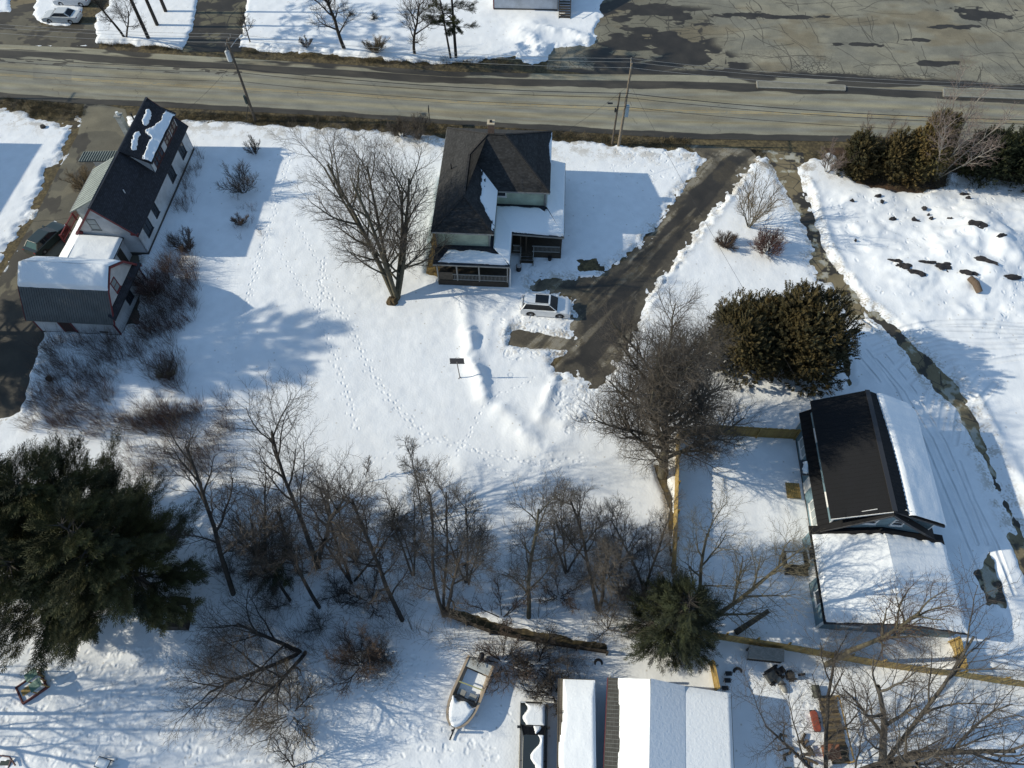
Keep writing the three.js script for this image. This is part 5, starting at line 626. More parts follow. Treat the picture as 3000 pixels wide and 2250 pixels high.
const row = [
  ['slender bare tree with open forked crown left of the boat', -14.69, 16.82, -14.37, 10.59, 13, 5.6, 0.24, 31, { stems: 2, flare: 0.35, limb: 5.6, up: 1.3, kids: [9, 8, 7, 6], clear: 0.35, bark: BARK.dark, twigMat: TWIG.dark }],
  ['bare leaning tree rising past the edge of the big pines', -20.70, 18.85, -19.73, 12.51, 14, 4.2, 0.2, 32, { limb: 4.6, up: 1.3, bark: BARK.dark, twigMat: TWIG.dark, kids: [10, 8, 7, 6] }],
  ['bare tree with dark trunk slanting from the thicket floor', -14.07, 19.87, -17.39, 15.36, 9, 3, 0.15, 33, { bark: BARK.dark, twigMat: TWIG.dark, kids: [9, 8, 7, 6] }],
  ['thin bare tree standing between two slanting dark trunks', -16.31, 19.36, -18.14, 16.26, 8, 2.6, 0.12, 34, { bark: BARK.dark, twigMat: TWIG.dark, kids: [8, 8, 6, 6] }],
  ['dense bare tree behind the middle of the old dark fence', 1.22, 20.53, 0.70, 15.79, 11.5, 3.6, 0.18, 35, { bark: BARK.olive, twigMat: TWIG.greybrown, kids: [12, 9, 8, 8], clear: 0.15, up: 1.6 }],
  ['twin-stemmed bare tree near the right end of the old fence', 6.41, 19.87, 5.36, 15.89, 11, 3.1, 0.15, 36, { stems: 2, bark: BARK.brown, twigMat: TWIG.greybrown, kids: [10, 9, 8, 7], clear: 0.2, up: 1.6 }],
  ['bare multi-stemmed tree at the left end of the old fence', -4.92, 20.33, -4.29, 15.32, 11.5, 3.6, 0.17, 37, { stems: 3, bark: BARK.brown, twigMat: TWIG.greybrown, kids: [8, 9, 7, 7], clear: 0.2, up: 1.4 }],
  ['bare tree with dark trunk leaning over the trampled snow above the boat', -7.93, 20.76, -9.61, 15.00, 11.5, 3.4, 0.18, 38, { bark: BARK.dark, twigMat: TWIG.grey, kids: [11, 9, 7, 7], clear: 0.22 }],
  ['narrow bare tree close to the wooden yard fence', 9.90, 18.98, 8.51, 14.54, 10.5, 2.5, 0.12, 39, { stems: 2, bark: BARK.grey, twigMat: TWIG.greybrown, kids: [9, 8, 7, 6], clear: 0.2, up: 1.4 }],
  ['spindly young tree standing alone at the edge of the open snow', -6.94, 13.49, -6.78, 9.89, 7, 1.7, 0.06, 40, { twigMat: TWIG.greybrown, kids: [10, 7, 6, 6], up: 1.4 }],
  ['bushy bare tree between the slanting tree and the old fence', -7.41, 17.38, -8.28, 14.09, 8, 2.3, 0.1, 41, { stems: 3, twigMat: TWIG.greybrown, kids: [7, 8, 7, 7] }],
  ['slim bare sapling on the open snow near footprints', -11.87, 9.94, -11.76, 8.53, 2.6, 0.7, 0.03, 42, { depth: 3, kids: [7, 6, 5, 6] }],
  ['bare grey tree filling the gap beside the slender forked tree', -18.63, 16.99, -17.43, 14.36, 9, 3.4, 0.13, 43, { stems: 3, flare: 0.3, bark: BARK.dark, twigMat: TWIG.grey, kids: [8, 8, 6, 5] }],
  ['bare grey tree rising behind the hand pump', -3.33, 18.05, -3.64, 14.94, 8, 2.8, 0.11, 44, { stems: 3, flare: 0.3, bark: BARK.grey, twigMat: TWIG.greybrown, kids: [8, 8, 6, 5], up: 1.4 }],
  ['bare twiggy tree between the dense fence tree and the twin-stemmed tree', 4.17, 17.17, 3.46, 14.72, 7.5, 2.7, 0.1, 45, { stems: 3, flare: 0.3, bark: BARK.grey, twigMat: TWIG.greybrown, kids: [8, 8, 6, 5], up: 1.4 }],
  ['bare grey tree right of the slender forked tree', -12.03, 17.88, -11.53, 15.15, 8.5, 3.0, 0.12, 46, { stems: 3, flare: 0.35, bark: BARK.dark, twigMat: TWIG.grey, kids: [8, 8, 6, 5] }],
];
for (const [lab, bx, by, tx, ty, h, R, rad, seed, opt] of row) bareTree('bare_tree', lab, 'tree', bx, by, tx, ty, h, R, rad, seed, { group: G1, ...opt });
// trees at the lower right
bareTree('yard_tree', 'bare pale-limbed tree spreading over the fenced yard beside the cedar', 'tree', 13.18, 21.65, 15.48, 17.14, 11, 4.4, 0.26, 51, { bark: BARK.olive, twigMat: TWIG.olive, kids: [8, 8, 7, 5], clear: 0.22, stems: 2, flare: 0.3 });
bareTree('yard_tree', 'bare tree with one long trunk reaching over the garage roof', 'tree', 22.09, 23.74, 24.73, 22.59, 10.5, 3.8, 0.2, 52, { bark: BARK.olive, twigMat: TWIG.brown, kids: [9, 8, 6, 4], clear: 0.5 });
bareTree('yard_tree', 'wide many-limbed bare tree over the plank walkway by the long fence', 'tree', 24.31, 30.25, 25.42, 26.88, 11, 5.6, 0.26, 53, { stems: 4, flare: 0.42, bark: BARK.grey, twigMat: TWIG.grey, kids: [7, 8, 6, 4], clear: 0.2 });
bareTree('yard_tree', 'bare tree with dark arching limbs over the tyre heap', 'tree', 20.65, 30.94, 17.92, 26.38, 8, 4.2, 0.16, 54, { stems: 3, flare: 0.6, bark: BARK.dark, twigMat: TWIG.grey, kids: [7, 8, 7, 5] });
bareTree('leaning_tree', 'leaning bare tree with dark trunk and drooping twigs beside the thicket', 'tree', -14.74, 22.80, -19.56, 24.95, 4.5, 4, 0.2, 55, { stems: 3, flare: 0.5, bark: BARK.dark, twigMat: TWIG.grey, kids: [8, 9, 7, 5], up: 0.2, ang: [0.9, 0.7, 0.7, 0.65] });
// across the road
bareTree('roadside_tree', 'dark bare tree at the snow edge near the silver cars', 'tree', -49.82, -52.78, -47.19, -49.09, 7.5, 3, 0.17, 61, { stems: 2, flare: 0.3, bark: BARK.dark, twigMat: TWIG.dark, kids: [7, 8, 7, 5] });
bareTree('roadside_tree', 'small dark bare tree beside the wet driveway across the road', 'tree', -33.41, -51.45, -32.57, -50.32, 4, 1.6, 0.09, 62, { bark: BARK.dark, twigMat: TWIG.dark, kids: [8, 7, 6, 5] });
bareTree('roadside_tree', 'tall bare tree on the snow between driveway and pines across the road', 'tree', -21.18, -50.14, -21.35, -46.45, 11, 4.6, 0.24, 63, { bark: BARK.dark, twigMat: TWIG.dark, kids: [9, 8, 7, 5], clear: 0.25 });
bareTree('roadside_tree', 'upright bare tree next to the two road pines', 'tree', -12.24, -49.06, -12.06, -45.47, 10, 3.6, 0.2, 64, { bark: BARK.dark, twigMat: TWIG.dark, kids: [9, 8, 7, 5], clear: 0.25 });
bareTree('birch_clump', 'pale many-stemmed birch clump with pinkish twigs in the hedge', 'tree', 46.05, -26.24, 43.44, -24.74, 11, 2.6, 0.085, 65, { stems: 10, flare: 0.34, bark: BARK.pale, twigMat: TWIG.pale, kids: [8, 6, 4, 3], clear: 0.45, up: 1.5, wob: 0.5, limb: 2.4 });
const shrubs = [ // label, base, height, radius, seed, options
  ['bare arching shrub in the snowy triangle between the drives', 24.44, -19.02, 6.4, 2.7, 71, { stems: 9, twigMat: TWIG.tan, bark: BARK.olive, flare: 0.5 }], ['reddish brown low bush at the foot of the arching shrub', 25.52, -15.42, 2.0, 2.0, 72, { stems: 12, twigMat: TWIG.red, bark: BARK.dark, flare: 0.9 }], ['small round brown bush in the snowy triangle', 21.54, -16.43, 1.3, 1.0, 73, { stems: 14, twigMat: TWIG.brown, bark: BARK.dark, flare: 1.2 }], ['pale twiggy shrub at the mouth of the right driveway', 34.37, -27.20, 3.4, 1.3, 74, { stems: 8, twigMat: TWIG.pale, bark: BARK.grey, flare: 0.4 }], ['thin bare roadside shrub rising above the hedge', 39.79, -29.46, 5, 1.9, 75, { stems: 6, twigMat: TWIG.pale, bark: BARK.grey, flare: 0.5 }],
  ['bare dark shrub behind the white house in its shadow', -28.62, -24.08, 3.0, 1.7, 76, { stems: 9, twigMat: TWIG.dark, bark: BARK.dark, flare: 0.6 }], ['small dark shrub near the road verge by the utility pole', -28.63, -30.23, 2.0, 0.9, 77, { stems: 7, twigMat: TWIG.dark, bark: BARK.dark, flare: 0.5 }], ['sparse knee-high shrub by the straight footprint trail', -27.98, -19.28, 1.3, 0.8, 78, { stems: 6, twigMat: TWIG.brown, bark: BARK.dark, flare: 0.6 }], ['tan leafless shrub against the driveway side of the white house', -45.74, -24.65, 2.3, 1.2, 79, { stems: 12, twigMat: TWIG.tan, bark: BARK.olive, flare: 0.7 }], ['brown tuft of shrub in the bramble patch', -30.58, -0.61, 1.4, 0.8, 80, { stems: 12, twigMat: TWIG.tan, bark: BARK.dark, flare: 0.8 }],
  ['grey brown dense shrub between leaning tree and boat', -10.67, 23.74, 3.6, 2.2, 81, { stems: 10, twigMat: TWIG.brown, bark: BARK.dark, flare: 0.7 }], ['arching bare shrub on the trampled snow below the leaning tree', -15.12, 26.85, 3.2, 2.4, 82, { stems: 9, twigMat: TWIG.tan, bark: BARK.dark, flare: 1.1 }], ['open bare shrub with crooked twigs at the lower edge', -14.18, 30.28, 3.6, 2.1, 83, { stems: 6, twigMat: TWIG.dark, bark: BARK.dark, flare: 0.7 }], ['dark brush by the outboard motor of the boat', -0.69, 23.55, 2.8, 1.9, 84, { stems: 10, twigMat: TWIG.brown, bark: BARK.dark, flare: 0.8 }], ['dark tangled brush under the old fence', 1.77, 23.80, 2.8, 1.9, 85, { stems: 10, twigMat: TWIG.dark, bark: BARK.dark, flare: 0.9 }], ['grey brush at the corner of the narrow shed', 2.85, 25.62, 2.4, 1.4, 86, { stems: 9, twigMat: TWIG.grey, bark: BARK.dark, flare: 0.8 }],
  ['short bare shrub at the foot of the dense fence tree', -0.75, 20.43, 4.5, 1.5, 87, { stems: 5, twigMat: TWIG.brown, bark: BARK.dark, flare: 0.5 }], ['spreading low shrub between two fence-row trees', 3.44, 18.92, 3.2, 1.5, 88, { stems: 6, twigMat: TWIG.brown, bark: BARK.dark, flare: 0.7 }], ['short dark shrub on the verge behind the black sign post', -10.57, -32.82, 2.6, 1.6, 89, { stems: 10, twigMat: TWIG.grey, bark: BARK.dark, flare: 0.6 }], ['rounded dark shrub on the verge left of the black sign post', -12.56, -33.30, 2.0, 1.5, 90, { stems: 10, twigMat: TWIG.grey, bark: BARK.dark, flare: 0.8 }], ['round tan shrub on the snow across the road', -17.11, -49.35, 1.8, 1.3, 91, { stems: 12, twigMat: TWIG.tan, bark: BARK.dark, flare: 0.9 }], ['tiny bare shrub on the snow across the road', -26.05, -50.54, 1.5, 0.7, 92, { stems: 7, twigMat: TWIG.brown, bark: BARK.dark, flare: 0.6 }], ['grey weedy shrub at the corner of the white house foundation', -32.49, -15.61, 2.2, 1.2, 93, { stems: 10, twigMat: TWIG.brown, bark: BARK.dark, flare: 0.7 }], ['reddish weedy shrub beside the barn gable', -34.34, -9.91, 2.4, 1.5, 94, { stems: 12, twigMat: TWIG.red, bark: BARK.dark, flare: 0.7 }], ['dead brown vine mass at the right end of the snowy yard bench', 22.91, 15.91, 1.5, 0.8, 95, { stems: 9, twigMat: TWIG.tan, bark: BARK.dark, flare: 0.9 }], ['bare shrub under the foot of the slender forked tree', -19.47, 15.36, 4.5, 2.4, 96, { stems: 8, twigMat: TWIG.dark, bark: BARK.dark, flare: 0.6 }], ['bare multi-stemmed bush right of the slender forked tree', -11.87, 16.28, 5, 2.0, 97, { stems: 7, twigMat: TWIG.grey, bark: BARK.dark, flare: 0.4 }], ['bare thorny bush on the thicket floor right of the slanting trunks', -10.49, 19.26, 3.2, 1.8, 98, { stems: 8, twigMat: TWIG.dark, bark: BARK.dark, flare: 0.7 }], ['bare bush close to the yard fence foot', 8.27, 16.28, 4.4, 1.7, 99, { stems: 7, twigMat: TWIG.brown, bark: BARK.dark, flare: 0.4 }],
];
for (const [lab, x, z, h, R, seed, opt] of shrubs) bareTree('bare_shrub', lab, 'shrub', x, z, x, z, h, R, 0.022 + 0.006 * h, seed, { depth: 3, kids: [7, 7, 5, 0], limb: R * 0.75, len: [0, R * 0.4, R * 0.22], ref: [1, R * 0.5, R * 0.3, 1], clear: 0.2, ang: [0.55, 0.6, 0.6, 0.6], thick: 0.75, group: 'leafless shrubs', ...opt });

// foliage sprays, instanced through a crown
function plumeGeo(len, n, blade, w, flat, seed) { // a shoot along +y with forward-pointing needles or scale sprays
  const r = rng(seed), g = new GB(); for (let i = 0; i < n; i++) { const t = 0.08 + 0.92 * i / n, a = flat ? (i % 2 ? 0 : Math.PI) + (r() - 0.5) * 0.9 : i * 2.4 + r(), b = [0.03 * (r() - 0.5), t * len, 0.03 * (r() - 0.5)], el = 0.75 + 0.35 * r(), L = blade * (0.75 + 0.5 * r()) * (1.15 - 0.55 * t), d = V(Math.cos(a) * Math.sin(el), Math.cos(el), Math.sin(a) * Math.sin(el)), s = V(-Math.sin(a), 0, Math.cos(a)); if (flat) s.set(-Math.sin(a) * 0.5, Math.sin(el) * 0.6, Math.cos(a) * 0.6).normalize(); const m = [b[0] + d.x * L * 0.5, b[1] + d.y * L * 0.5, b[2] + d.z * L * 0.5], e = [b[0] + d.x * L, b[1] + d.y * L, b[2] + d.z * L]; g.tri(b, [m[0] + s.x * w, m[1] + s.y * w, m[2] + s.z * w], e).tri(b, e, [m[0] - s.x * w, m[1] - s.y * w, m[2] - s.z * w]); } return g.geo(); }
const cedarSpray = plumeGeo(0.5, 16, 0.26, 0.045, true, 5), pineTuft = plumeGeo(0.85, 30, 0.3, 0.017, false, 6);
const leafMat = new THREE.MeshStandardMaterial({ color: 0xffffff, roughness: 0.85, side: THREE.DoubleSide });
function crown(parent, geo, pts, cols, seed, sc) { // pts: [x,y,z,dx,dy,dz]
  const im = new THREE.InstancedMesh(geo, leafMat, pts.length), r = rng(seed), m = new THREE.Matrix4(), q = new THREE.Quaternion(), q2 = new THREE.Quaternion(), up = V(0, 1, 0), c = new THREE.Color();
  pts.forEach((p, i) => { const d = V(p[3], p[4], p[5]).normalize(); q.setFromUnitVectors(up, d); q2.setFromAxisAngle(up, r() * 6.28); q.multiply(q2); const s = sc * (0.7 + 0.6 * r()); m.compose(V(p[0], p[1], p[2]), q, V(s, s, s)); im.setMatrixAt(i, m); const k = r(), t = p[6] ?? vnoise(p[0] * 0.9 + seed, p[1] * 0.9 + p[2]); const a = cols[0], b = cols[1], v = 0.8 + 0.4 * k; im.setColorAt(i, c.setRGB(mix(a[0], b[0], t) * v, mix(a[1], b[1], t) * v, mix(a[2], b[2], t) * v)); });
  im.name = 'crown'; im.castShadow = im.receiveShadow = true; im.userData.kind = 'stuff'; parent.add(im); return im;
}
const CEDAR = [[0.085, 0.058, 0.015], [0.024, 0.027, 0.009]], PINE = [[0.06, 0.06, 0.013], [0.014, 0.021, 0.007]], SPRUCE = [[0.035, 0.042, 0.012], [0.012, 0.018, 0.007]];
function cedar(name, label, x, z, h, R, n, seed, cols = CEDAR, group, low = 0.1) { // rounded, dense, lumpy
  const t = thing(name, label, 'tree', x, 0, z, 0, group), r = rng(seed), pts = [], lobes = []; for (let i = 0; i < 46; i++) { const a = r() * 6.28, y = low + (1 - low) * Math.pow(r(), 0.8) * 0.9, w = Math.pow(Math.max(0, Math.sin(Math.PI * Math.pow(y, 0.75) * 0.95)), 0.7); const k = 0.45 + 0.32 * r(); lobes.push([Math.cos(a) * R * k * w, y * h, Math.sin(a) * R * k * w, R * (0.2 + 0.2 * r())]); } lobes.push([0, h * 0.5, 0, R * 0.6], [0, h * 0.3, 0, R * 0.6], [0, h * 0.5, 0, R * 0.6], [0, h * 0.3, 0, R * 0.6], [0, h * 0.72, 0, R * 0.42]);
  for (let i = 0; i < n / 2; i++) { const l = lobes[Math.floor(r() * lobes.length)], u = 2 * r() - 1, a = r() * 6.28, s = Math.sqrt(1 - u * u), k = l[3] * (0.82 + 0.3 * r() * r() - 0.25 * (r() < 0.2 ? r() : 0)), d = [s * Math.cos(a), u, s * Math.sin(a)]; const y = l[1] + d[1] * k * 1.25; if (y < h * low * 0.5) continue; pts.push([l[0] + d[0] * k, y, l[2] + d[2] * k, d[0] + 0.3 * (r() - 0.5), d[1] + 0.75, d[2] + 0.3 * (r() - 0.5)]); }
  const w = new GB(); w.tube([[0, -0.1, 0], [0.05, h * 0.4, 0], [0, h * 0.85, 0.05]], [0.2, 0.14, 0.03], 7); for (let i = 0; i < 14; i++) { const a = r() * 6.28, y = h * (0.12 + 0.6 * r()); w.tube([[0, y, 0], [Math.cos(a) * R * 0.7, y + h * 0.15, Math.sin(a) * R * 0.7]], [0.06, 0.015], 4); } mesh('trunk', w, BARK.brown, t); crown(t, cedarSpray, pts, cols, seed, 1); return t;
}
function pine(name, label, x, z, h, R, n, seed, opt = {}) { // whorled limbs with needle tufts
  const o = { from: 0.2, cols: PINE, rad: 0.28, per: 5, step: 0.55, lift: 0.35, group: undefined, lean: [0, 0], scale: 1.0, ...opt }, t = thing(name, label, 'tree', x, 0, z, 0, o.group), r = rng(seed), w = new GB(), pts = [], brs = []; const at = y => [o.lean[0] * y / h, y, o.lean[1] * y / h];
  w.tube([[0, -0.1, 0], at(h * 0.35), at(h * 0.7), at(h)], [o.rad, o.rad * 0.8, o.rad * 0.45, 0.03], 9);
  for (let y = h * o.from; y < h * 0.98; y += o.step * (0.7 + 0.6 * r())) { const f = (y / h - o.from) / (1 - o.from), L = R * Math.pow(1 - f, 0.65) * (0.45 + 0.75 * Math.min(1, f * 4 + 0.35)); for (let k = 0; k < o.per; k++) { const a = r() * 6.28, l = L * (0.65 + 0.5 * r()) + 0.3, b = at(y), up = o.lift * l * (0.4 + 0.8 * r()), m = [b[0] + Math.cos(a) * l * 0.55, y + up * 0.25, b[2] + Math.sin(a) * l * 0.55], e = [b[0] + Math.cos(a) * l, y + up, b[2] + Math.sin(a) * l]; w.tube([b, m, e], [0.035 + 0.02 * l * 0.5, 0.03, 0.01], 4, false); brs.push([b, m, e, l, a]); } }
  const tot = brs.reduce((s, b) => s + b[3], 0); for (const [b, m, e, l, a] of brs) { const c = Math.round(n / 3 * l / tot + 0.3), clump = r(); for (let i = 0; i < c; i++) { const u = 0.25 + 0.8 * Math.pow(r(), 0.7), s = u < 0.55 ? [b, m, u / 0.55] : [m, e, (u - 0.55) / 0.45], sp = 0.12 + 0.32 * l * 0.3 * (1.1 - Math.abs(u - 0.7)), q = [0, 1, 2].map(k => mix(s[0][k], s[1][k], s[2])); q[0] += (r() - 0.5) * 2 * sp - Math.sin(a) * 0; q[2] += (r() - 0.5) * 2 * sp; q[1] += (r() - 0.3) * sp * 0.7; pts.push([q[0], q[1], q[2], Math.cos(a) + 0.9 * (r() - 0.5), 0.25 + 0.5 * r(), Math.sin(a) + 0.9 * (r() - 0.5), clamp(clump * 0.9 + 0.2 * r(), 0, 1)]); } }
  mesh('trunk', w, o.bark ?? BARK.dark, t); crown(t, pineTuft, pts, o.cols, seed, o.scale); return t;
}
cedar('cedar_tree', 'large rounded olive-brown cedar, the bigger of the pair beside the right driveway', 25.11, -1.85, 8.4, 4.4, 13000, 101); cedar('cedar_tree', 'rounded olive-brown cedar, the smaller of the pair behind the big bare tree', 20.24, -2.15, 7.2, 3.9, 10000, 102);
pine('cedar_tree', 'dark green ragged cedar where the yard fences meet above the workshop', 11.04, 21.65, 9.2, 2.4, 6500, 103, { from: 0.06, cols: SPRUCE, per: 6, step: 0.4, lift: 0.15, rad: 0.2, scale: 0.95 });
cedar('hedge_cedar', 'small olive cedar bush at the driveway end of the hedge', 37.07, -27.27, 4.4, 1.9, 2600, 104, CEDAR, 'cedars in the roadside hedge'); cedar('hedge_cedar', 'olive cedar bush second from the driveway in the hedge', 40.29, -26.83, 5, 2.1, 3200, 105, CEDAR, 'cedars in the roadside hedge'); cedar('hedge_cedar', 'tall olive cedar with rusty patches left of the birch clump', 43.54, -26.24, 7.8, 2.4, 5200, 106, [[0.13, 0.085, 0.025], [0.06, 0.06, 0.018]], 'cedars in the roadside hedge');
for (const [lab, x, z, h, R, s] of [['dark wide cedar right of the birch clump', 50.03, -26.68, 5.2, 2.8, 107], ['dark cedar at the far end of the roadside hedge', 54.10, -26.24, 6, 3, 108], ['dark cedar behind the far end of the roadside hedge', 56.06, -28.32, 5, 2.6, 109]]) cedar('hedge_cedar', lab, x, z, h, R, 4200, s, PINE, 'cedars in the roadside hedge');
const G2 = 'big dark pines at the left';
pine('white_pine', 'big dark pine next to the thicket with drooping lower boughs', -26.67, 18.40, 13.5, 5.0, 17000, 111, { group: G2, from: 0.12 }); pine('white_pine', 'big dark pine above the toy sandbox', -32.01, 19.33, 11.5, 4.7, 14000, 112, { group: G2, from: 0.15 }); pine('white_pine', 'big dark pine at the foot of the bramble patch', -30.94, 15.18, 12.5, 4.8, 15000, 113, { group: G2, from: 0.15 }); pine('white_pine', 'big dark pine at the edge of the wet driveway', -36.90, 15.00, 12.5, 4.6, 12000, 114, { group: G2, from: 0.15 });
pine('dark_yew', 'ragged dark evergreen bush among the slanting trunks', -17.36, 16.82, 3.6, 1.7, 1100, 115, { from: 0.05, cols: SPRUCE, per: 4, step: 0.4, rad: 0.08, scale: 0.9 });
pine('road_pine', 'dark roadside pine with tall bare trunk and tufted boughs', -7.02, -48.37, 14, 2.6, 1500, 121, { from: 0.3, rad: 0.2, per: 3, step: 0.9, lift: 0.1, group: 'pair of pines across the road' }); pine('road_pine', 'thin leaning pine beside the tufted roadside pine', -7.65, -48.18, 12.5, 1.9, 800, 122, { from: 0.35, rad: 0.14, per: 3, step: 0.9, lift: 0.1, lean: [-1.2, 0], group: 'pair of pines across the road' });
for (const [lab, x, z, s] of [['tall dark pine trunk nearest the road beside the wet driveway', -46.61, -52.37, 123], ['tall dark pine trunk in the middle of the three', -46.29, -55.38, 124], ['tall dark pine trunk farthest from the road of the three', -46.05, -58.62, 125]]) pine('road_pine', lab, x, z, 17, 2.6, 900, s, { from: 0.5, rad: 0.24, per: 3, step: 0.9, group: 'three pine trunks across the road' });
for (const [lab, x, z, h, R, s] of [['tall neighbouring pine beyond the barn', -56, -5.6, 20.5, 5, 131], ['neighbouring pine beside the wet driveway', -54.5, -1.8, 18.5, 4.6, 132]]) pine('neighbour_pine', lab, x, z, h, R, 15000, s, { from: 0.2, group: 'pines of the neighbouring yard' });
for (const [lab, x, z, s] of [['tall bare neighbouring tree left of the toy sandbox', -41.26, 24.84, 133], ['tall bare neighbouring tree left of the garden table', -42.93, 26.09, 134], ['tall bare neighbouring tree at the lower yard corner', -39.68, 26.94, 135], ['bare neighbouring tree beside the old trampoline frame', -41.63, 28.16, 136], ['slim bare neighbouring tree beyond the pines', -45.97, 23.80, 137], ['slim bare neighbouring tree beyond the trampled snow', -44.84, 27.37, 138]]) bareTree('neighbour_tree', lab, 'tree', x, z, x + 0.5, z + 0.3, 13, 4, 0.13, s, { clear: 0.3, kids: [10, 7, 6, 4], group: 'bare trees of the neighbouring yard' });
for (const [lab, x, z, h] of [['tiny dark spruce on the snow across the road', -18.23, -56.84, 0.9], ['tiny dark shrub stump on the snow across the road', -21.43, -57.75, 0.5]]) pine('small_spruce', lab, x, z, h, 0.35, 90, 141, { from: 0.1, rad: 0.03, step: 0.12, scale: 0.4, cols: SPRUCE });

{ // thickets nobody could count: brambles by the barn, saplings on the thicket floor, dry grass on the verge
  const r = rng(900), stems = (n, h, sp, rad, seed) => { const q = rng(seed), g = new GB(); for (let i = 0; i < n; i++) { const a = q() * 6.28, l = h * (0.5 + 0.7 * q()), o = sp * q(), b = [Math.cos(a) * o * 0.5, 0, Math.sin(a) * o * 0.5], bend = sp * (0.3 + q()); g.tube([b, [b[0] + Math.cos(a) * bend * 0.4, l * 0.6, b[2] + Math.sin(a) * bend * 0.4], [b[0] + Math.cos(a) * bend, l, b[2] + Math.sin(a) * bend]], [rad, rad * 0.8, rad * 0.3], 3, false); if (q() < 0.7) { const t = l * 0.6; g.tube([[b[0] + Math.cos(a) * bend * 0.4, t, b[2] + Math.sin(a) * bend * 0.4], [b[0] + Math.cos(a + 1) * bend, l * 0.95, b[2] + Math.sin(a + 1) * bend]], [rad * 0.7, 0.002], 3, false); } } return g.geo(); };
  function scatter(name, label, category, geo, mat, zones, cols) { const list = []; for (const [poly, n, s] of zones) { const b = bbox(poly); let k = 0, g = 0; while (k < n && g++ < n * 30) { const x = mix(b[0], b[2], r()), z = mix(b[1], b[3], r()); if (polyDist(x, z, poly) < 0 && fbm(x * 0.5, z * 0.5 + 60, 2) + 0.3 * r() > 0.5) { list.push([x, z, s * (0.6 + 0.7 * r())]); k++; } } } const im = new THREE.InstancedMesh(geo, mat, list.length), m = new THREE.Matrix4(), q = new THREE.Quaternion(), c = new THREE.Color(); list.forEach(([x, z, s], i) => { q.setFromEuler(new THREE.Euler((r() - 0.5) * 0.3, r() * 6.28, (r() - 0.5) * 0.3)); m.compose(V(x, Math.max(0, snowDepth(x, z) - 0.08), z), q, V(s, s, s)); im.setMatrixAt(i, m); const a = cols[Math.floor(r() * cols.length)]; im.setColorAt(i, c.setRGB(...a)); }); im.name = numbered(name); im.userData = { kind: 'stuff', label, category }; im.castShadow = im.receiveShadow = true; scene.add(im); return im; }
  const tw = new THREE.MeshStandardMaterial({ color: 0xffffff, roughness: 0.95 });
  scatter('brambles', 'thicket of thin reddish brown brambles in the snow around the barn', 'brambles', stems(14, 1.5, 0.8, 0.009, 3), tw, [[[[-35.20, -12.25], [-32.00, -15.93], [-30.11, -9.91], [-29.82, -3.38], [-34.34, -4.42]], 190, 1.1], [[[-35.80, -30.62], [-34.33, -29.84], [-33.25, -17.20], [-34.29, -12.25], [-35.38, -21.85]], 60, 0.8], [[[-42.96, -4.69], [-30.08, -4.42], [-27.47, 6.13], [-41.02, 5.25]], 380, 1.0], [[[-35.59, 2.51], [-25.15, 2.51], [-22.94, 9.11], [-30.28, 9.94]], 170, 1.0], [[[-28.60, 1.57], [-24.55, 1.57], [-22.27, 8.70], [-26.27, 7.86]], 60, 0.9], [[[-31.46, -23.94], [-27.56, -26.83], [-25.25, -17.20], [-28.54, -17.20]], 24, 0.6]], [[0.13, 0.075, 0.06], [0.10, 0.06, 0.05], [0.14, 0.10, 0.07]]);
  scatter('saplings', 'thin bare saplings growing all through the thicket floor', 'saplings', stems(9, 2.3, 0.9, 0.01, 4), tw, [[[[-24.19, 15.00], [-14.80, 13.11], [-3.84, 13.87], [10.64, 13.87], [11.49, 18.92], [9.81, 21.91], [-0.20, 21.91], [-10.07, 23.18], [-22.04, 21.26]], 230, 1.0], [[[-2.20, 21.91], [5.77, 22.55], [5.61, 25.02], [2.36, 26.21], [-1.49, 24.72]], 90, 0.8], [[[-23.28, 20.27], [-8.29, 20.93], [-8.21, 25.62], [-21.17, 25.02]], 110, 1.0]], [[0.08, 0.062, 0.05], [0.11, 0.085, 0.065], [0.055, 0.045, 0.04]]);
  const bushy = (seed, h, R) => { const q = rng(seed), o = { wood: new GB(), twig: new GB(), wob: 1.2, up: 1, depth: 3, kids: [9, 7, 6, 0], ref: [1, R * 0.6, R * 0.3, 1], ang: [0.6, 0.65, 0.65, 0.6], clear: 0.15, limb: R * 0.8, len: [0, R * 0.42, R * 0.22], thick: 0.6, limbTop: 0.62 }; for (let s = 0; s < 5; s++) { const a = s / 5 * 6.28 + q(); grow(o, q, V(0, 0, 0), V(Math.cos(a) * 0.4, 1, Math.sin(a) * 0.4).normalize(), h * (0.7 + 0.4 * q()), 0.045, 0); } return mergeGeometries([o.wood.geo(), o.twig.geo()]); };
  const band = [[-25.01, 13.11], [-20.05, 12.33], [-12.66, 12.72], [-7.43, 14.25], [-3.11, 13.87], [2.65, 15.00], [8.05, 14.62], [10.45, 15.73], [10.66, 20.27], [6.49, 21.58], [-0.20, 21.58], [-6.85, 22.23], [-15.44, 22.55], [-22.11, 20.93]];
  scatter('undergrowth', 'tangled grey-brown undergrowth filling the shaded thicket', 'undergrowth', bushy(5, 3.6, 2.0), tw, [[band, 5, 0.7], [[[-22.52, 20.60], [-13.55, 21.91], [-8.18, 22.23], [-8.21, 25.62], [-15.91, 27.37], [-19.55, 25.02]], 3, 0.7]], [[0.085, 0.074, 0.063], [0.105, 0.09, 0.076], [0.07, 0.06, 0.052]]);
  scatter('undergrowth', 'tall fine-twigged brush between the trees of the thicket', 'undergrowth', bushy(6, 5.4, 2.3), tw, [[band, 3, 0.8]], [[0.09, 0.077, 0.065], [0.115, 0.095, 0.08]]);
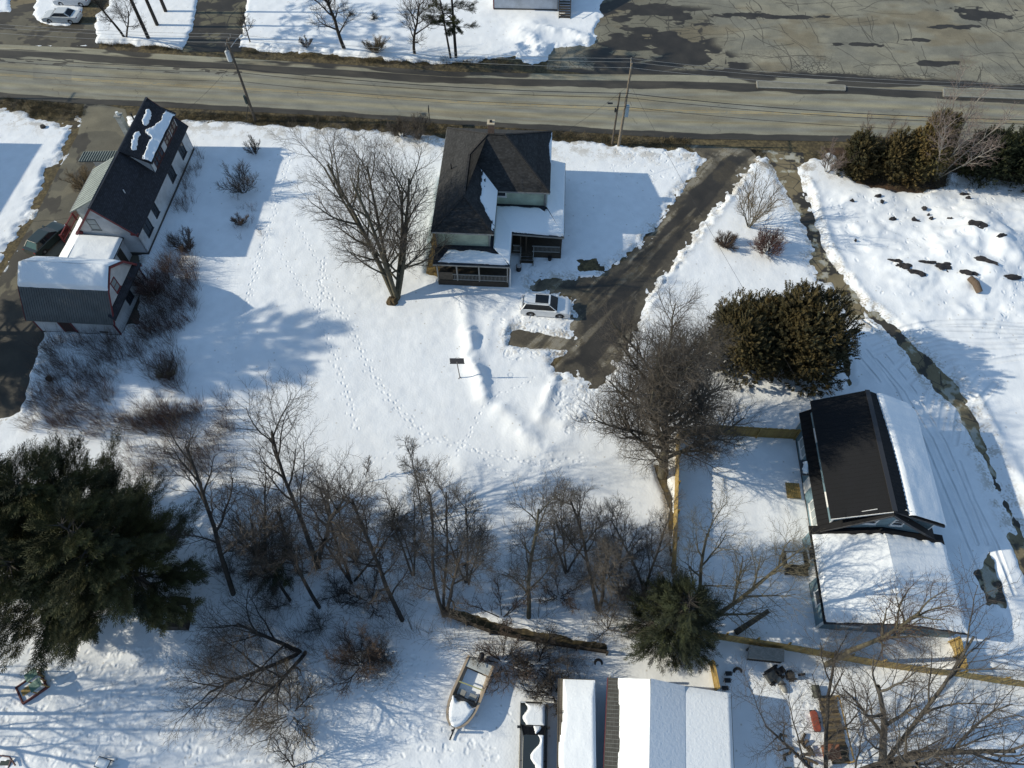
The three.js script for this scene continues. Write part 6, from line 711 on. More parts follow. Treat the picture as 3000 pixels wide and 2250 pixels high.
  const blades = (() => { const q = rng(8), g = new GB(); for (let i = 0; i < 40; i++) { const a = q() * 6.28, h = 0.1 + 0.18 * q(), l = 0.12 * q(), b = [(q() - 0.5) * 0.7, 0, (q() - 0.5) * 0.7]; g.tri([b[0] - 0.012, 0, b[2]], [b[0] + 0.012, 0, b[2]], [b[0] + Math.cos(a) * l, h, b[2] + Math.sin(a) * l]); } return g.geo(); })();
  scatter('dry_grass', 'dry brown grass along the road verge and the house strip', 'grass', blades, new THREE.MeshStandardMaterial({ color: 0xffffff, roughness: 0.95, side: THREE.DoubleSide }), [[[[-42.21, -37.95], [-19.92, -36.77], [-7.22, -35.35], [5.31, -34.20], [20.19, -32.82], [19.95, -31.00], [4.41, -32.58], [-7.69, -33.14], [-21.60, -34.60], [-38.21, -36.09]], 1300, 1], [[[-61.10, -40.39], [-50.70, -38.99], [-50.09, -37.10], [-52.81, -35.59], [-60.42, -38.64]], 250, 1], [[[-52.62, -51.25], [-41.67, -49.95], [-41.82, -50.54], [-52.81, -51.86]], 110, 0.9], [[[-33.80, -50.14], [-14.24, -47.88], [-0.35, -48.18], [-0.35, -47.21], [-14.16, -47.02], [-33.68, -49.55]], 300, 0.9], [[[-8.05, -25.37], [-6.90, -25.37], [-6.26, -12.25], [-8.48, -12.85]], 220, 0.9], [[[33.28, -30.23], [56.06, -27.42], [54.99, -24.65], [43.84, -24.30], [37.33, -25.95]], 380, 1.1]], [[0.16, 0.125, 0.07], [0.12, 0.095, 0.055], [0.2, 0.16, 0.085], [0.085, 0.07, 0.045]]);
}

// ---------------------------------------------------------------- fences
function fence(name, label, pts, h, mat, opt = {}) { // boards one by one, rails and posts behind them
  const o = { step: 0.15, side: 1, postStep: 2.4, ragged: 0.03, ...opt }, [ox, oz] = pts[0], t = thing(name, label, 'fence', ox, 0, oz), r = rng(pts.length * 77 + Math.round(ox * 10)); const geos = [0, 1, 2].map(k => boxG(-o.step / 2 - 0.012, o.step / 2 + 0.012, 0.04, h + (k - 1) * o.ragged, -0.011 + k * 0.004, 0.011 + k * 0.004).geo()), post = boxG(-0.05, 0.05, 0, h + 0.06, -0.05, 0.05).geo();
  for (let i = 0; i + 1 < pts.length; i++) {
    const [ax, az] = pts[i], [bx, bz] = pts[i + 1], L = Math.hypot(bx - ax, bz - az), ux = (bx - ax) / L, uz = (bz - az) / L, turn = -Math.atan2(uz, ux), n = Math.max(1, Math.round(L / o.step)); const nx = -uz * o.side, nz = ux * o.side;
    for (let k = 0; k < n; k++) { const s = (k + 0.5) * L / n, m = mesh('board', geos[k % 3], mat[Math.floor(r() * mat.length)], t); m.position.set(ax - ox + ux * s, (r() - 0.5) * 0.02, az - oz + uz * s); m.rotation.set((r() - 0.5) * 0.03, turn, (r() - 0.5) * 0.02); }
    for (const y of [0.3, h - 0.25]) mesh('rail', new GB().bar([ax - ox + nx * 0.045, y, az - oz + nz * 0.045], [bx - ox + nx * 0.045, y, bz - oz + nz * 0.045], 0.05, 0.09), mat[0], t);
    const pn = Math.max(1, Math.round(L / o.postStep)); for (let k = i ? 1 : 0; k <= pn; k++) { const m = mesh('post', post, mat[0], t); m.position.set(ax - ox + ux * L * k / pn + nx * 0.12, 0, az - oz + uz * L * k / pn + nz * 0.12); m.rotation.y = turn; }
  } return t;
}
const woodTones = [[0.46, 0.34, 0.12], [0.41, 0.295, 0.105], [0.5, 0.38, 0.15], [0.37, 0.265, 0.1]].map(c => std(...c, 0.85, { map: scaled(plankTex, 1.1) })), oldTones = [[0.075, 0.06, 0.046], [0.055, 0.046, 0.038], [0.095, 0.076, 0.056]].map(c => std(...c, 0.95, { map: scaled(plankTex, 1.1) }));
fence('yard_fence', 'new wooden board fence along the bare tree side of the blue house yard', [[12.05, 17.17], [12.77, 12.72], [13.85, 5.47]], 1.75, woodTones, { side: 1 });
fence('yard_fence', 'short new wooden fence from the bare tree to the blue house', [[14.09, 5.47], [16.81, 5.23], [20.55, 5.50], [23.71, 5.68]], 1.75, woodTones, { side: 1 });
fence('long_fence', 'long new wooden fence running past the garage down to the lower yard', [[12.99, 21.72], [19.36, 22.71], [25.67, 23.83], [30.99, 24.55], [36.50, 25.35]], 1.75, woodTones, { side: -1 });
fence('gate_fence', 'short wooden fence closing the gap behind the garage', [[31.35, 22.21], [31.25, 23.26], [31.16, 24.19]], 1.75, woodTones, { side: 1 });
fence('old_fence', 'old dark weathered board fence leaning through the thicket', [[-4.95, 20.27], [-1.54, 21.52], [2.46, 22.29], [6.73, 22.93]], 1.05, oldTones, { ragged: 0.1, step: 0.17, side: 1 });
fence('corner_fence', 'short piece of new wooden fence at the back corner of the workshop', [[13.98, 23.68], [14.09, 25.45]], 1.5, woodTones, { side: 1 });

// ---------------------------------------------------------------- poles and wires
const poleWood = std(0.26, 0.225, 0.18, 0.9, { map: scaled(plankTex, 0.8) }), poleDark = std(0.14, 0.12, 0.1, 0.9, { map: scaled(plankTex, 0.8) });
const PA = [-29.77, -36.09], PB = [12.01, -31.71], PL = [2 * PA[0] - PB[0], 2 * PA[1] - PB[1]], PR = [2 * PB[0] - PA[0], 2 * PB[1] - PA[1]], across = V(-(PB[1] - PA[1]), 0, PB[0] - PA[0]).normalize();
function utilityPole(label, p, h, arm, mat, extra) { const t = thing('utility_pole', label, 'utility pole', p[0], 0, p[1], 0, 'utility poles along the road'); mesh('pole', new GB().tube([[0, -0.2, 0], [0.05, h * 0.5, 0], [0.05, h, 0]], [0.17, 0.14, 0.1], 10), mat, t); if (arm) { mesh('crossarm', new GB().bar([-across.x * 1.25, h - 0.35, -across.z * 1.25], [across.x * 0.6, h - 0.35, across.z * 0.6], 0.1, 0.12), mat, t); for (const k of [-1.1, -0.5, 0.45]) mesh('insulator', new GB().tube([[across.x * k, h - 0.28, across.z * k], [across.x * k, h - 0.08, across.z * k]], [0.05, 0.035], 8), MAT.greyTrim, t); } extra?.(t, h); return t; }
utilityPole('wooden utility pole with a grey transformer can beside the white house', PA, 10, true, poleDark, (t, h) => { const c = part('transformer', t); mesh('can', new GB().tube([[-0.38, 7.6, 0], [-0.38, 7.65, 0], [-0.38, 8.7, 0], [-0.38, 8.8, 0]], [0.2, 0.26, 0.26, 0.12], 14), std(0.55, 0.58, 0.6, 0.5), c); mesh('bushing', new GB().tube([[-0.38, 8.8, 0], [-0.3, 9.1, 0]], [0.06, 0.04], 8), MAT.greyTrim, c); const l = part('street_lamp', t); mesh('lamp_arm', new GB().tube([[0, 9.0, 0], [0.7, 9.5, -0.9], [1.0, 9.5, -1.4]], [0.03, 0.03, 0.03], 6), MAT.steel, l); mesh('lamp_head', new GB().tube([[0.95, 9.45, -1.3], [1.05, 9.4, -1.75]], [0.12, 0.16], 8), MAT.whiteTrim, l); mesh('banner_box', boxG(-0.35, -0.12, 2.4, 3.4, -0.15, 0.15), std(0.03, 0.05, 0.045, 0.6), t); mesh('guy_wire', new GB().tube([[-0.1, 2.4, 0], [-1.1, 0, 0.2]], [0.04, 0.04], 5), MAT.black, t); });
utilityPole('pale wooden utility pole with a blue-grey box beside the short post', PB, 10.2, true, poleWood, t => { mesh('utility_box', boxG(0.14, 0.5, 4.0, 5.3, -0.2, 0.2), std(0.3, 0.38, 0.43, 0.5), t); mesh('bracket', new GB().tube([[0, 6.9, 0], [0.35, 7, -0.2]], [0.04, 0.04], 6), MAT.steel, t); });
{ const t = thingAt('short_pole', 'short dark wooden pole next to the pale utility pole', 'pole', 11.30, -32.03); mesh('pole', new GB().tube([[0, -0.1, 0], [0.06, 6.6, 0]], [0.12, 0.09], 9), poleDark, t); mesh('meter_box', boxG(-0.25, -0.09, 4.3, 4.7, -0.12, 0.12), MAT.black, t); mesh('cable_coil', boxG(-1.1, -0.55, 5.3, 5.38, -0.1, 0.1), MAT.black, t); }
utilityPole('wooden utility pole of the road line beyond the silver cars', PL, 10, true, poleDark); utilityPole('wooden utility pole of the road line beyond the hedge', PR, 10, true, poleDark);
function wire(label, a, b, sag, rad, mat) { const pts = [], n = 14; for (let i = 0; i <= n; i++) { const t = i / n; pts.push([mix(a[0], b[0], t), mix(a[1], b[1], t) - sag * 4 * t * (1 - t), mix(a[2], b[2], t)]); } const m = mesh('power_line', new GB().tube(pts, pts.map(() => rad), 5, false), mat); tag(m, label, 'wire', 'overhead wires'); return m; }
const wireDark = std(0.02, 0.02, 0.022, 0.7), wirePale = std(0.32, 0.32, 0.31, 0.6);
for (const [off, y, rad, m, nm] of [[-1.1, 10.0, 0.014, wirePale, 'farthest thin upper wire'], [-0.5, 10.0, 0.014, wirePale, 'middle thin upper wire'], [0.45, 10.0, 0.014, wirePale, 'nearest thin upper wire'], [0.18, 6.9, 0.035, wireDark, 'thick dark upper cable'], [0.18, 6.4, 0.026, wireDark, 'dark middle cable'], [0.18, 5.3, 0.022, wireDark, 'dark lowest cable']]) [[PL, PA, 'left of the transformer pole'], [PA, PB, 'between the two poles'], [PB, PR, 'right of the pale pole']].forEach(([p, q, where]) => wire(`${nm} along the road ${where}`, [p[0] + across.x * off, y, p[1] + across.z * off], [q[0] + across.x * off, y, q[1] + across.z * off], 0.6, rad, m));
wire('thin service wire from the pale pole down to the blue house', [PB[0], 8.2, PB[1]], [23.6, 5.2, 5.4], 0.5, 0.012, wireDark); wire('thin service wire from the pale pole to the green house', [PB[0], 7.6, PB[1]], [3.6, 5.2, -26], 0.4, 0.012, wireDark); wire('thin service wire from the transformer pole to the white house', [PA[0], 7.6, PA[1]], [-35.9, 4.6, -30.5], 0.4, 0.012, wireDark); wire('thin wire from the transformer pole across the road', [PA[0], 9.2, PA[1]], (([x, z]) => [x, 7, z])([-35.52, -53.07]), 0.4, 0.012, wireDark);
{ const t = thingAt('sign_post', 'black road sign post on the verge behind the green house', 'sign', -9.41, -35.26); mesh('post', new GB().tube([[0, 0, 0], [0, 2.6, 0]], [0.035, 0.035], 6), MAT.black, t); mesh('sign_plate', boxG(-0.03, 0.03, 1.9, 2.6, -0.28, 0.28), MAT.black, t); }

// ---------------------------------------------------------------- basketball hoop
{ const t = thingAt('basketball_hoop', 'black basketball backboard on a thin pole in the open snow', 'basketball hoop', -4.62, -0.46); t.position.y = 0.1; mesh('pole', new GB().tube([[0, 0, 0], [-0.08, 1.6, 0], [-0.12, 2.5, -0.05]], [0.045, 0.045, 0.045], 8), std(0.2, 0.19, 0.19, 0.5), t); mesh('backboard', boxG(-0.72, 0.5, 2.2, 2.95, -0.1, -0.06), std(0.022, 0.018, 0.026, 0.4), t); mesh('backboard_frame', boxG(-0.75, 0.53, 2.17, 2.2, -0.11, -0.04), MAT.black, t); { const g = new THREE.TorusGeometry(0.23, 0.012, 5, 20); g.rotateX(Math.PI / 2); g.translate(-0.1, 2.4, -0.36); mesh('rim', g, std(0.25, 0.22, 0.2, 0.5), t); } for (const a of [0.5, 2.4, 4.3]) mesh('leg', new GB().tube([[0, 0.12, 0], [Math.cos(a) * 0.35, 0.02, Math.sin(a) * 0.35]], [0.03, 0.02], 5), MAT.black, t); }

// ---------------------------------------------------------------- vehicles
const carGlass = new THREE.MeshPhysicalMaterial({ color: rgb(0.012, 0.014, 0.018), roughness: 0.07, specularIntensity: 0.7 }), rimMat = std(0.12, 0.12, 0.125, 0.35, { metalness: 0.7 });
function paint(r, g, b) { return new THREE.MeshPhysicalMaterial({ color: rgb(r, g, b), roughness: 0.4, clearcoat: 0.7, clearcoatRoughness: 0.15, side: THREE.DoubleSide }); }
function car(label, cx, cz, turn, o) { // x forward
  const t = thing(o.name, label, o.category ?? 'car', cx, o.y ?? 0, cz, turn, o.group), L = o.L / 2, Wd = o.W, b = o.belt, wr = o.wheel, ax = o.axle, P = o.paint;
  const s = new THREE.Shape(); s.moveTo(-L + 0.05, 0.32); s.lineTo(-L, b * 0.72); s.lineTo(-L + 0.08, b); s.lineTo(o.hoodEnd - 0.25, b + 0.02); s.lineTo(L - 0.55, b - 0.1); s.quadraticCurveTo(L - 0.08, b - 0.16, L, b * 0.62); s.lineTo(L - 0.05, 0.3);
  for (const x of [ax[1], ax[0]]) { s.lineTo(x + wr + 0.07, 0.26); s.absarc(x, wr, wr + 0.07, -0.1, Math.PI + 0.1, false); s.lineTo(x - wr - 0.07, 0.26); } s.closePath();
  const g = new THREE.ExtrudeGeometry(s, { depth: Wd - 0.16, bevelEnabled: true, bevelSize: 0.05, bevelThickness: 0.08, bevelSegments: 3, curveSegments: 10 }); g.translate(0, 0, -(Wd - 0.16) / 2); mesh('body', g, P, t);
  mesh('underbody', boxG(-L + 0.25, L - 0.3, 0.18, 0.5, -Wd / 2 + 0.24, Wd / 2 - 0.24), MAT.black, t);
  const [x0, x1, u0, u1] = o.cabin, w0 = Wd / 2 - 0.06, w1 = w0 - 0.2, H = o.H, B = [[x0, b, w0], [x1, b, w0], [x1, b, -w0], [x0, b, -w0]], T = [[u0, H - 0.05, w1], [u1, H - 0.05, w1], [u1, H - 0.05, -w1], [u0, H - 0.05, -w1]];
  mesh('windscreen', new GB().quad(B[1], B[2], T[2], T[1]), carGlass, t); mesh('rear_window', new GB().quad(B[3], B[0], T[0], T[3]), o.rearGlass ?? carGlass, t); mesh('side_window', new GB().quad(B[0], B[1], T[1], T[0]), carGlass, t); mesh('side_window', new GB().quad(B[2], B[3], T[3], T[2]), carGlass, t);
  { const q = new THREE.Shape(), e = 0.14, hw = w1 - 0.02; q.moveTo(u0 + e, -hw); q.lineTo(u1 - e, -hw); q.quadraticCurveTo(u1, -hw, u1, -hw + e); q.lineTo(u1, hw - e); q.quadraticCurveTo(u1, hw, u1 - e, hw); q.lineTo(u0 + e, hw); q.quadraticCurveTo(u0, hw, u0, hw - e); q.lineTo(u0, -hw + e); q.quadraticCurveTo(u0, -hw, u0 + e, -hw); const r = new THREE.ExtrudeGeometry(q, { depth: 0.03, bevelEnabled: true, bevelSize: 0.05, bevelThickness: 0.035, bevelSegments: 3 }); r.rotateX(-Math.PI / 2); r.translate(0, H - 0.06, 0); mesh('roof', r, P, t); }
  for (const k of [1, -1]) { const q = (a, c, w) => mesh('pillar', new GB().bar([a[0], a[1], k * a[2]], [c[0], c[1], k * c[2]], w, 0.05), P, t); q([x1, b, w0], [u1, H - 0.06, w1], 0.05); q([x0, b, w0], [u0, H - 0.06, w1], 0.12); { const m = (u0 + u1) / 2 - 0.05; mesh('pillar', new GB().bar([m, b, k * (w0 + 0.005)], [m, H - 0.06, k * (w1 + 0.005)], 0.06, 0.04), MAT.black, t); } mesh('mirror', boxG(x1 - 0.28, x1 - 0.12, b + 0.02, b + 0.16, k > 0 ? w0 + 0.02 : -w0 - 0.22, k > 0 ? w0 + 0.22 : -w0 - 0.02), o.mirror ?? P, t); mesh('headlight', boxG(L - 0.28, L + 0.005, b * 0.66, b * 0.8, k * (Wd / 2 - 0.2) - 0.16, k * (Wd / 2 - 0.2) + 0.16), std(0.6, 0.63, 0.66, 0.2), t); mesh('tail_light', boxG(-L - 0.012, -L + 0.14, b * 0.7, b * 0.98, k * (Wd / 2 - 0.16) - 0.1, k * (Wd / 2 - 0.16) + 0.1), std(0.3, 0.012, 0.012, 0.25), t); for (const d of [-0.5, 0.45]) mesh('door_handle', boxG(d - 0.1, d + 0.1, b - 0.16, b - 0.12, k > 0 ? Wd / 2 - 0.02 : -Wd / 2 - 0.01, k > 0 ? Wd / 2 + 0.01 : -Wd / 2 + 0.02), P, t); }
  mesh('grille', boxG(L - 0.06, L + 0.012, 0.42, b * 0.6, -Wd * 0.28, Wd * 0.28), MAT.black, t); mesh('rear_plate', boxG(-L - 0.008, -L + 0.02, b * 0.5, b * 0.5 + 0.14, -0.2, 0.2), MAT.whiteTrim, t); mesh('sill', boxG(ax[0] + wr + 0.1, ax[1] - wr - 0.1, 0.22, 0.32, -Wd / 2 + 0.005, Wd / 2 - 0.005), MAT.black, t);
  for (const x of ax) for (const k of [1, -1]) { const w = part('wheel', t); w.position.set(x, wr, k * (Wd / 2 - 0.13)); const ty = new THREE.TorusGeometry(wr - 0.09, 0.1, 8, 22); mesh('tyre', ty, MAT.rubber, w); const rg = new THREE.CylinderGeometry(wr * 0.62, wr * 0.62, 0.16, 16); rg.rotateX(Math.PI / 2); mesh('rim', rg, o.rim ?? rimMat, w); const hb = new THREE.CylinderGeometry(0.07, 0.07, 0.2, 8); hb.rotateX(Math.PI / 2); mesh('hub', hb, MAT.steel, w); }
  o.extra?.(t, o); return t;
}
function between(ax, az, bx, bz, W) { const d = Math.hypot(bx - ax, bz - az), ux = (bx - ax) / d, uz = (bz - az) / d; return [(ax + bx) / 2 + uz * W / 2, (az + bz) / 2 - ux * W / 2, -Math.atan2(uz, ux)]; } // near-side wheel contacts, rear to front
{ const [x, z, a] = between(1.77, -7.35, 4.41, -7.09, 1.85); car('white crossover with dark sunroof parked on the snowy driveway by the green house', x, z, a, { name: 'parked_car', L: 4.65, W: 1.86, H: 1.68, belt: 1.0, wheel: 0.36, axle: [-1.35, 1.38], hoodEnd: 1.1, cabin: [-2.2, 1.15, -1.85, 0.35], paint: paint(0.78, 0.79, 0.8), y: 0.03, extra: (t, o) => { mesh('sunroof', boxG(-1.0, 0.22, o.H, o.H + 0.022, -0.5, 0.5), carGlass, t); for (const k of [-0.6, 0.6]) mesh('roof_rail', new GB().bar([-1.7, o.H + 0.03, k], [0.3, o.H + 0.03, k], 0.04, 0.05), MAT.steel, t); mesh('spoiler', boxG(-2.05, -1.8, o.H - 0.1, o.H - 0.03, -0.6, 0.6), o.paint, t); for (const k of [-1, 1]) for (const x of o.axle) { const g = new THREE.TorusGeometry(o.wheel + 0.075, 0.04, 5, 14, Math.PI); g.translate(x, o.wheel, k * (o.W / 2 - 0.02)); mesh('wheel_arch', g, MAT.black, t); } } }); }
{ const [x, z, a] = between(-60.51, -55.92, -57.64, -55.81, 1.8); car('silver sedan parked off the road across from the white house', x, z, a + Math.PI, { name: 'parked_car', group: 'silver cars across the road', L: 4.7, W: 1.8, H: 1.42, belt: 0.92, wheel: 0.32, axle: [-1.35, 1.4], hoodEnd: 1.15, cabin: [-1.65, 1.2, -0.95, 0.35], paint: paint(0.55, 0.57, 0.58), rim: MAT.steel }); }
{ const [x, z, a] = between(-60.54, -59.99, -57.54, -59.86, 1.8); car('second silver car parked behind the silver sedan', x, z, a + Math.PI, { name: 'parked_car', group: 'silver cars across the road', L: 4.6, W: 1.8, H: 1.45, belt: 0.95, wheel: 0.32, axle: [-1.35, 1.35], hoodEnd: 1.1, cabin: [-1.9, 1.2, -1.2, 0.3], paint: paint(0.5, 0.53, 0.57), rim: MAT.steel }); }
{ const r = [-47.63, -15.35], f = [-46.31, -18.48]; car('dark green hatchback parked by the red-railed deck of the white house', (r[0] + f[0]) / 2, (r[1] + f[1]) / 2, -Math.atan2(f[1] - r[1], f[0] - r[0]), { name: 'parked_car', L: 4.4, W: 1.75, H: 1.48, belt: 0.95, wheel: 0.31, axle: [-1.3, 1.3], hoodEnd: 1.05, cabin: [-1.9, 1.15, -1.35, 0.3], paint: paint(0.018, 0.03, 0.028), rearGlass: new THREE.MeshPhysicalMaterial({ color: rgb(0.06, 0.12, 0.115), roughness: 0.1 }) }); }
{ const c = [1.44, 28.29]; car('dark old van half covered in snow beside the narrow shed', c[0] - 0.05, c[1] + 0.55, Math.PI / 2 - 0.04, { name: 'snowy_van', category: 'van', L: 5.2, W: 1.85, H: 1.75, belt: 1.1, wheel: 0.36, axle: [-1.5, 1.55], hoodEnd: 1.05, cabin: [-2.5, 1.2, -2.3, 0.45], paint: paint(0.022, 0.027, 0.026), rim: MAT.black, mirror: MAT.black, rearGlass: new THREE.MeshPhysicalMaterial({ color: rgb(0.04, 0.09, 0.07), roughness: 0.2 }), extra: (t, o) => {
  snowPatch('hood_snow', [[2.5, 0.98, -0.78], [2.5, 0.98, 0.78], [1.15, 1.12, 0.78], [1.15, 1.12, -0.78]], (u, v) => { const e = Math.min(u - 0.12 - 0.1 * Math.sin(v * 7), 1 - u - 0.02, v - 0.03, 1 - v + 0.02); return e > 0 ? 0.16 * Math.sqrt(Math.min(1, e * 8)) : -0.06; }, 24, 24, t);
  snowPatch('roof_snow', [[1.1, 1.15, -0.3], [1.1, 1.15, 0.75], [0.4, 1.72, 0.7], [0.4, 1.72, -0.3]], (u, v) => { const e = Math.min(0.75 - u - 0.3 * v + 0.1 * Math.sin(v * 5), u - 0.25 - 0.2 * v, v + 0.02, 1.02 - v); return e > 0 ? 0.12 * Math.sqrt(Math.min(1, e * 8)) : -0.06; }, 20, 20, t);
  snowPatch('roof_snow', [[0.5, 1.72, -0.2], [0.5, 1.72, 0.68], [-1.9, 1.74, 0.68], [-1.9, 1.74, -0.2]], (u, v) => { const e = Math.min(u - 0.35 - 0.35 * Math.sin(v * 8 + 0.5) * (v < 0.75 ? 1 : 0.3), 0.98 - u, v + 0.02, 0.86 - v + 0.2 * (u - 0.5)); return e > 0 ? 0.15 * Math.sqrt(Math.min(1, e * 6)) : -0.06; }, 20, 40, t); } }); }

// ---------------------------------------------------------------- boat on its trailer
{ const bow = [-3.87, 27.81], st = [-2.15, 23.62], dx = bow[0] - st[0], dz = bow[1] - st[1], L = Math.hypot(dx, dz), t = thing('motor_boat', 'small open motor boat full of snow parked beyond the dark van', 'boat', (bow[0] + st[0]) / 2, 0.25, (bow[1] + st[1]) / 2, -Math.atan2(dz, dx)); const hl = L / 2;
  const hullP = std(0.36, 0.29, 0.22, 0.6, { map: scaled(tintTex, 1.5) }), stn = []; for (let i = 0; i <= 14; i++) { const u = i / 14, x = -hl + u * L, w = 0.98 * (u < 0.55 ? 0.93 + 0.12 * u : Math.sqrt(Math.max(0, 1 - ((u - 0.55) / 0.46) ** 2.2))) + 0.01, sh = 0.82 + 0.18 * u * u; stn.push([x, w, sh, 0.1 + 0.35 * Math.max(0, u - 0.7) ** 1.2 * 2]); }
  const hull = new GB(), gun = new GB(); for (let i = 0; i < 14; i++) for (const k of [1, -1]) { const a = stn[i], b = stn[i + 1], A = [[a[0], a[3], 0], [a[0], a[3] + 0.25, k * a[1] * 0.75], [a[0], a[2], k * a[1]]], B = [[b[0], b[3], 0], [b[0], b[3] + 0.25, k * b[1] * 0.75], [b[0], b[2], k * b[1]]]; for (let j = 0; j < 2; j++) hull.quad(A[j], B[j], B[j + 1], A[j + 1]); gun.bar(A[2].map((v, q) => q === 1 ? v + 0.02 : v), B[2].map((v, q) => q === 1 ? v + 0.02 : v), 0.16, 0.07); } { const a = stn[0]; hull.poly([[a[0], a[3], 0], [a[0], a[3] + 0.25, a[1] * 0.75], [a[0], a[2], a[1]], [a[0], a[2], -a[1]], [a[0], a[3] + 0.25, -a[1] * 0.75]]); }
  mesh('hull', hull, hullP, t); mesh('gunwale', gun, std(0.4, 0.31, 0.22, 0.6), t);
  mesh('cockpit_floor', boxG(-hl + 0.75, hl - 2.0, 0.32, 0.36, -0.8, 0.8), MAT.roofSnow, t); mesh('stern_deck', boxG(-hl + 0.02, -hl + 0.72, 0.76, 0.82, -0.88, 0.88), std(0.45, 0.47, 0.46, 0.6), t);
  { const g = new GB(), P = []; for (let i = 9; i <= 14; i++) P.push([stn[i][0], stn[i][2] + 0.01, stn[i][1] - 0.04]); for (let i = 0; i + 1 < P.length; i++) g.quad([P[i][0], P[i][1], -P[i][2]], [P[i][0], P[i][1], P[i][2]], [P[i + 1][0], P[i + 1][1], P[i + 1][2]], [P[i + 1][0], P[i + 1][1], -P[i + 1][2]]); mesh('bow_deck', g, hullP, t); const xs = P[0][0]; snowPatch('bow_snow', [[xs - 0.15, 0.9, -0.92], [xs - 0.15, 0.9, 0.92], [hl, 1.0, 0.92], [hl, 1.0, -0.92]], (u, v) => { const x = xs - 0.15 + v * (hl - xs + 0.15), uu = (x + hl) / L, w = 0.98 * Math.sqrt(Math.max(0, 1 - (Math.max(0, uu - 0.55) / 0.46) ** 2.2)) - 0.1, e = Math.min(w - Math.abs(u - 0.5) * 1.84, (v - 0.06 - 0.07 * Math.sin(u * 11)) * 1.5); return e > 0 ? 0.2 * Math.sqrt(Math.min(1, e * 5)) : -0.2; }, 30, 34, t); }
  mesh('windscreen', new GB().quad([0.62, 0.95, -0.75], [0.62, 0.95, 0.75], [0.45, 1.2, 0.68], [0.45, 1.2, -0.68]), carGlass, t); mesh('thwart', new GB().bar([-0.55, 0.86, -0.9], [-0.45, 0.86, 0.9], 0.08, 0.05), std(0.33, 0.33, 0.16, 0.7), t); mesh('seat', boxG(-0.1, 0.25, 0.36, 0.7, 0.15, 0.65), MAT.greyTrim, t); mesh('seat', boxG(-0.1, 0.25, 0.36, 0.7, -0.65, -0.15), MAT.greyTrim, t);
  { const m = part('outboard_motor', t); const cg = new THREE.CapsuleGeometry(0.19, 0.35, 4, 10); cg.rotateZ(Math.PI / 2 - 0.35); cg.translate(-hl - 0.15, 1.12, 0.05); mesh('cowling', cg, MAT.black, m); mesh('leg', boxG(-hl - 0.5, -hl - 0.25, 0.1, 1.0, -0.02, 0.12), MAT.black, m); mesh('tiller', new GB().tube([[-hl, 1.1, 0.05], [-hl + 0.5, 1.15, 0.05]], [0.03, 0.03], 6), MAT.black, m); }
  { const r = part('trailer', t); mesh('tongue', new GB().bar([hl - 1, 0.12, 0], [hl + 0.75, 0.1, 0], 0.1, 0.08), MAT.black, r); mesh('winch_post', boxG(hl + 0.15, hl + 0.27, 0.1, 0.95, -0.06, 0.06), MAT.black, r); for (const k of [-1, 1]) { mesh('frame_rail', new GB().bar([-hl + 0.3, 0.05, k * 0.55], [hl - 0.9, 0.08, k * 0.3], 0.08, 0.08), MAT.black, r); const w = new THREE.TorusGeometry(0.2, 0.09, 8, 16); w.translate(-0.8, 0.05, k * 0.95); mesh('wheel', w, MAT.rubber, r); } mesh('axle', new GB().bar([-0.8, 0.03, -0.95], [-0.8, 0.03, 0.95], 0.06, 0.06), MAT.black, r); } }

// ---------------------------------------------------------------- things in the yards
function rock(label, x, y, z, w, h, d, turn, seed, group, mat) { const r = rng(seed), g = new THREE.IcosahedronGeometry(0.5, 3), p = g.attributes.position, off = r() * 50; for (let i = 0; i < p.count; i++) { const v = V(p.getX(i), p.getY(i), p.getZ(i)), k = 0.1 + 1.9 * fbm(v.x * 3.1 + off, v.z * 3.1 + v.y * 4, 4); p.setXYZ(i, v.x * k * w, v.y * k * h, v.z * k * d); } g.computeVertexNormals(); const m = mesh('boulder', g, mat); m.position.set(x, y, z); m.rotation.y = turn; tag(m, label, 'rock', group); return m; }
const rockMat = std(0.035, 0.032, 0.036, 0.9, { map: scaled(tintTex, 1), bumpMap: scaled(grainTex, 0.4), bumpScale: 0.03 }), logMat = std(0.16, 0.12, 0.09, 0.9, { map: scaled(plankTex, 0.7) });
[[46.74, -18.05, 2.0, 0.9], [38.29, -13.08, 1.5, 0.9], [39.32, -12.27, 1.9, 0.6], [42.28, -13.03, 1.7, 1.1], [37.80, -13.76, 1.6, 0.35], [40.82, -13.54, 1.6, 0.3], [46.40, -13.37, 2.1, 0.7], [48.08, -11.69, 2.0, 0.6], [44.23, -12.02, 1.5, 0.7], [48.46, -16.31, 0.9, 0.3], [43.05, -21.41, 0.7, 0.5], [38.57, -22.89, 0.7, 0.35], [38.76, -22.18, 0.4, 0.4], [39.31, -19.90, 0.7, 0.35], [41.56, -19.77, 0.9, 0.4], [43.30, -19.90, 0.4, 0.4], [43.25, -20.50, 0.35, 0.3], [48.12, -23.61, 1.1, 0.35], [48.16, -22.80, 0.6, 0.3], [34.71, -16.85, 0.3, 0.3], [40.64, -24.21, 0.9, 0.2], [44.93, -19.52, 0.6, 0.25], [35.62, -22.28, 0.6, 0.2]].forEach(([x, z, w, d], i) => rock(i < 10 ? 'large dark rock poking out of the lumpy snow field' : 'small dark rock poking out of the lumpy snow field', x, snowDepth(x, z) - 0.04, z, w * 0.85, 0.55, d * 0.85, 0.25 * Math.sin(i * 3) - 0.25, 300 + i, i < 10 ? 'large dark rocks in the snow field' : 'small dark rocks in the snow field', rockMat));
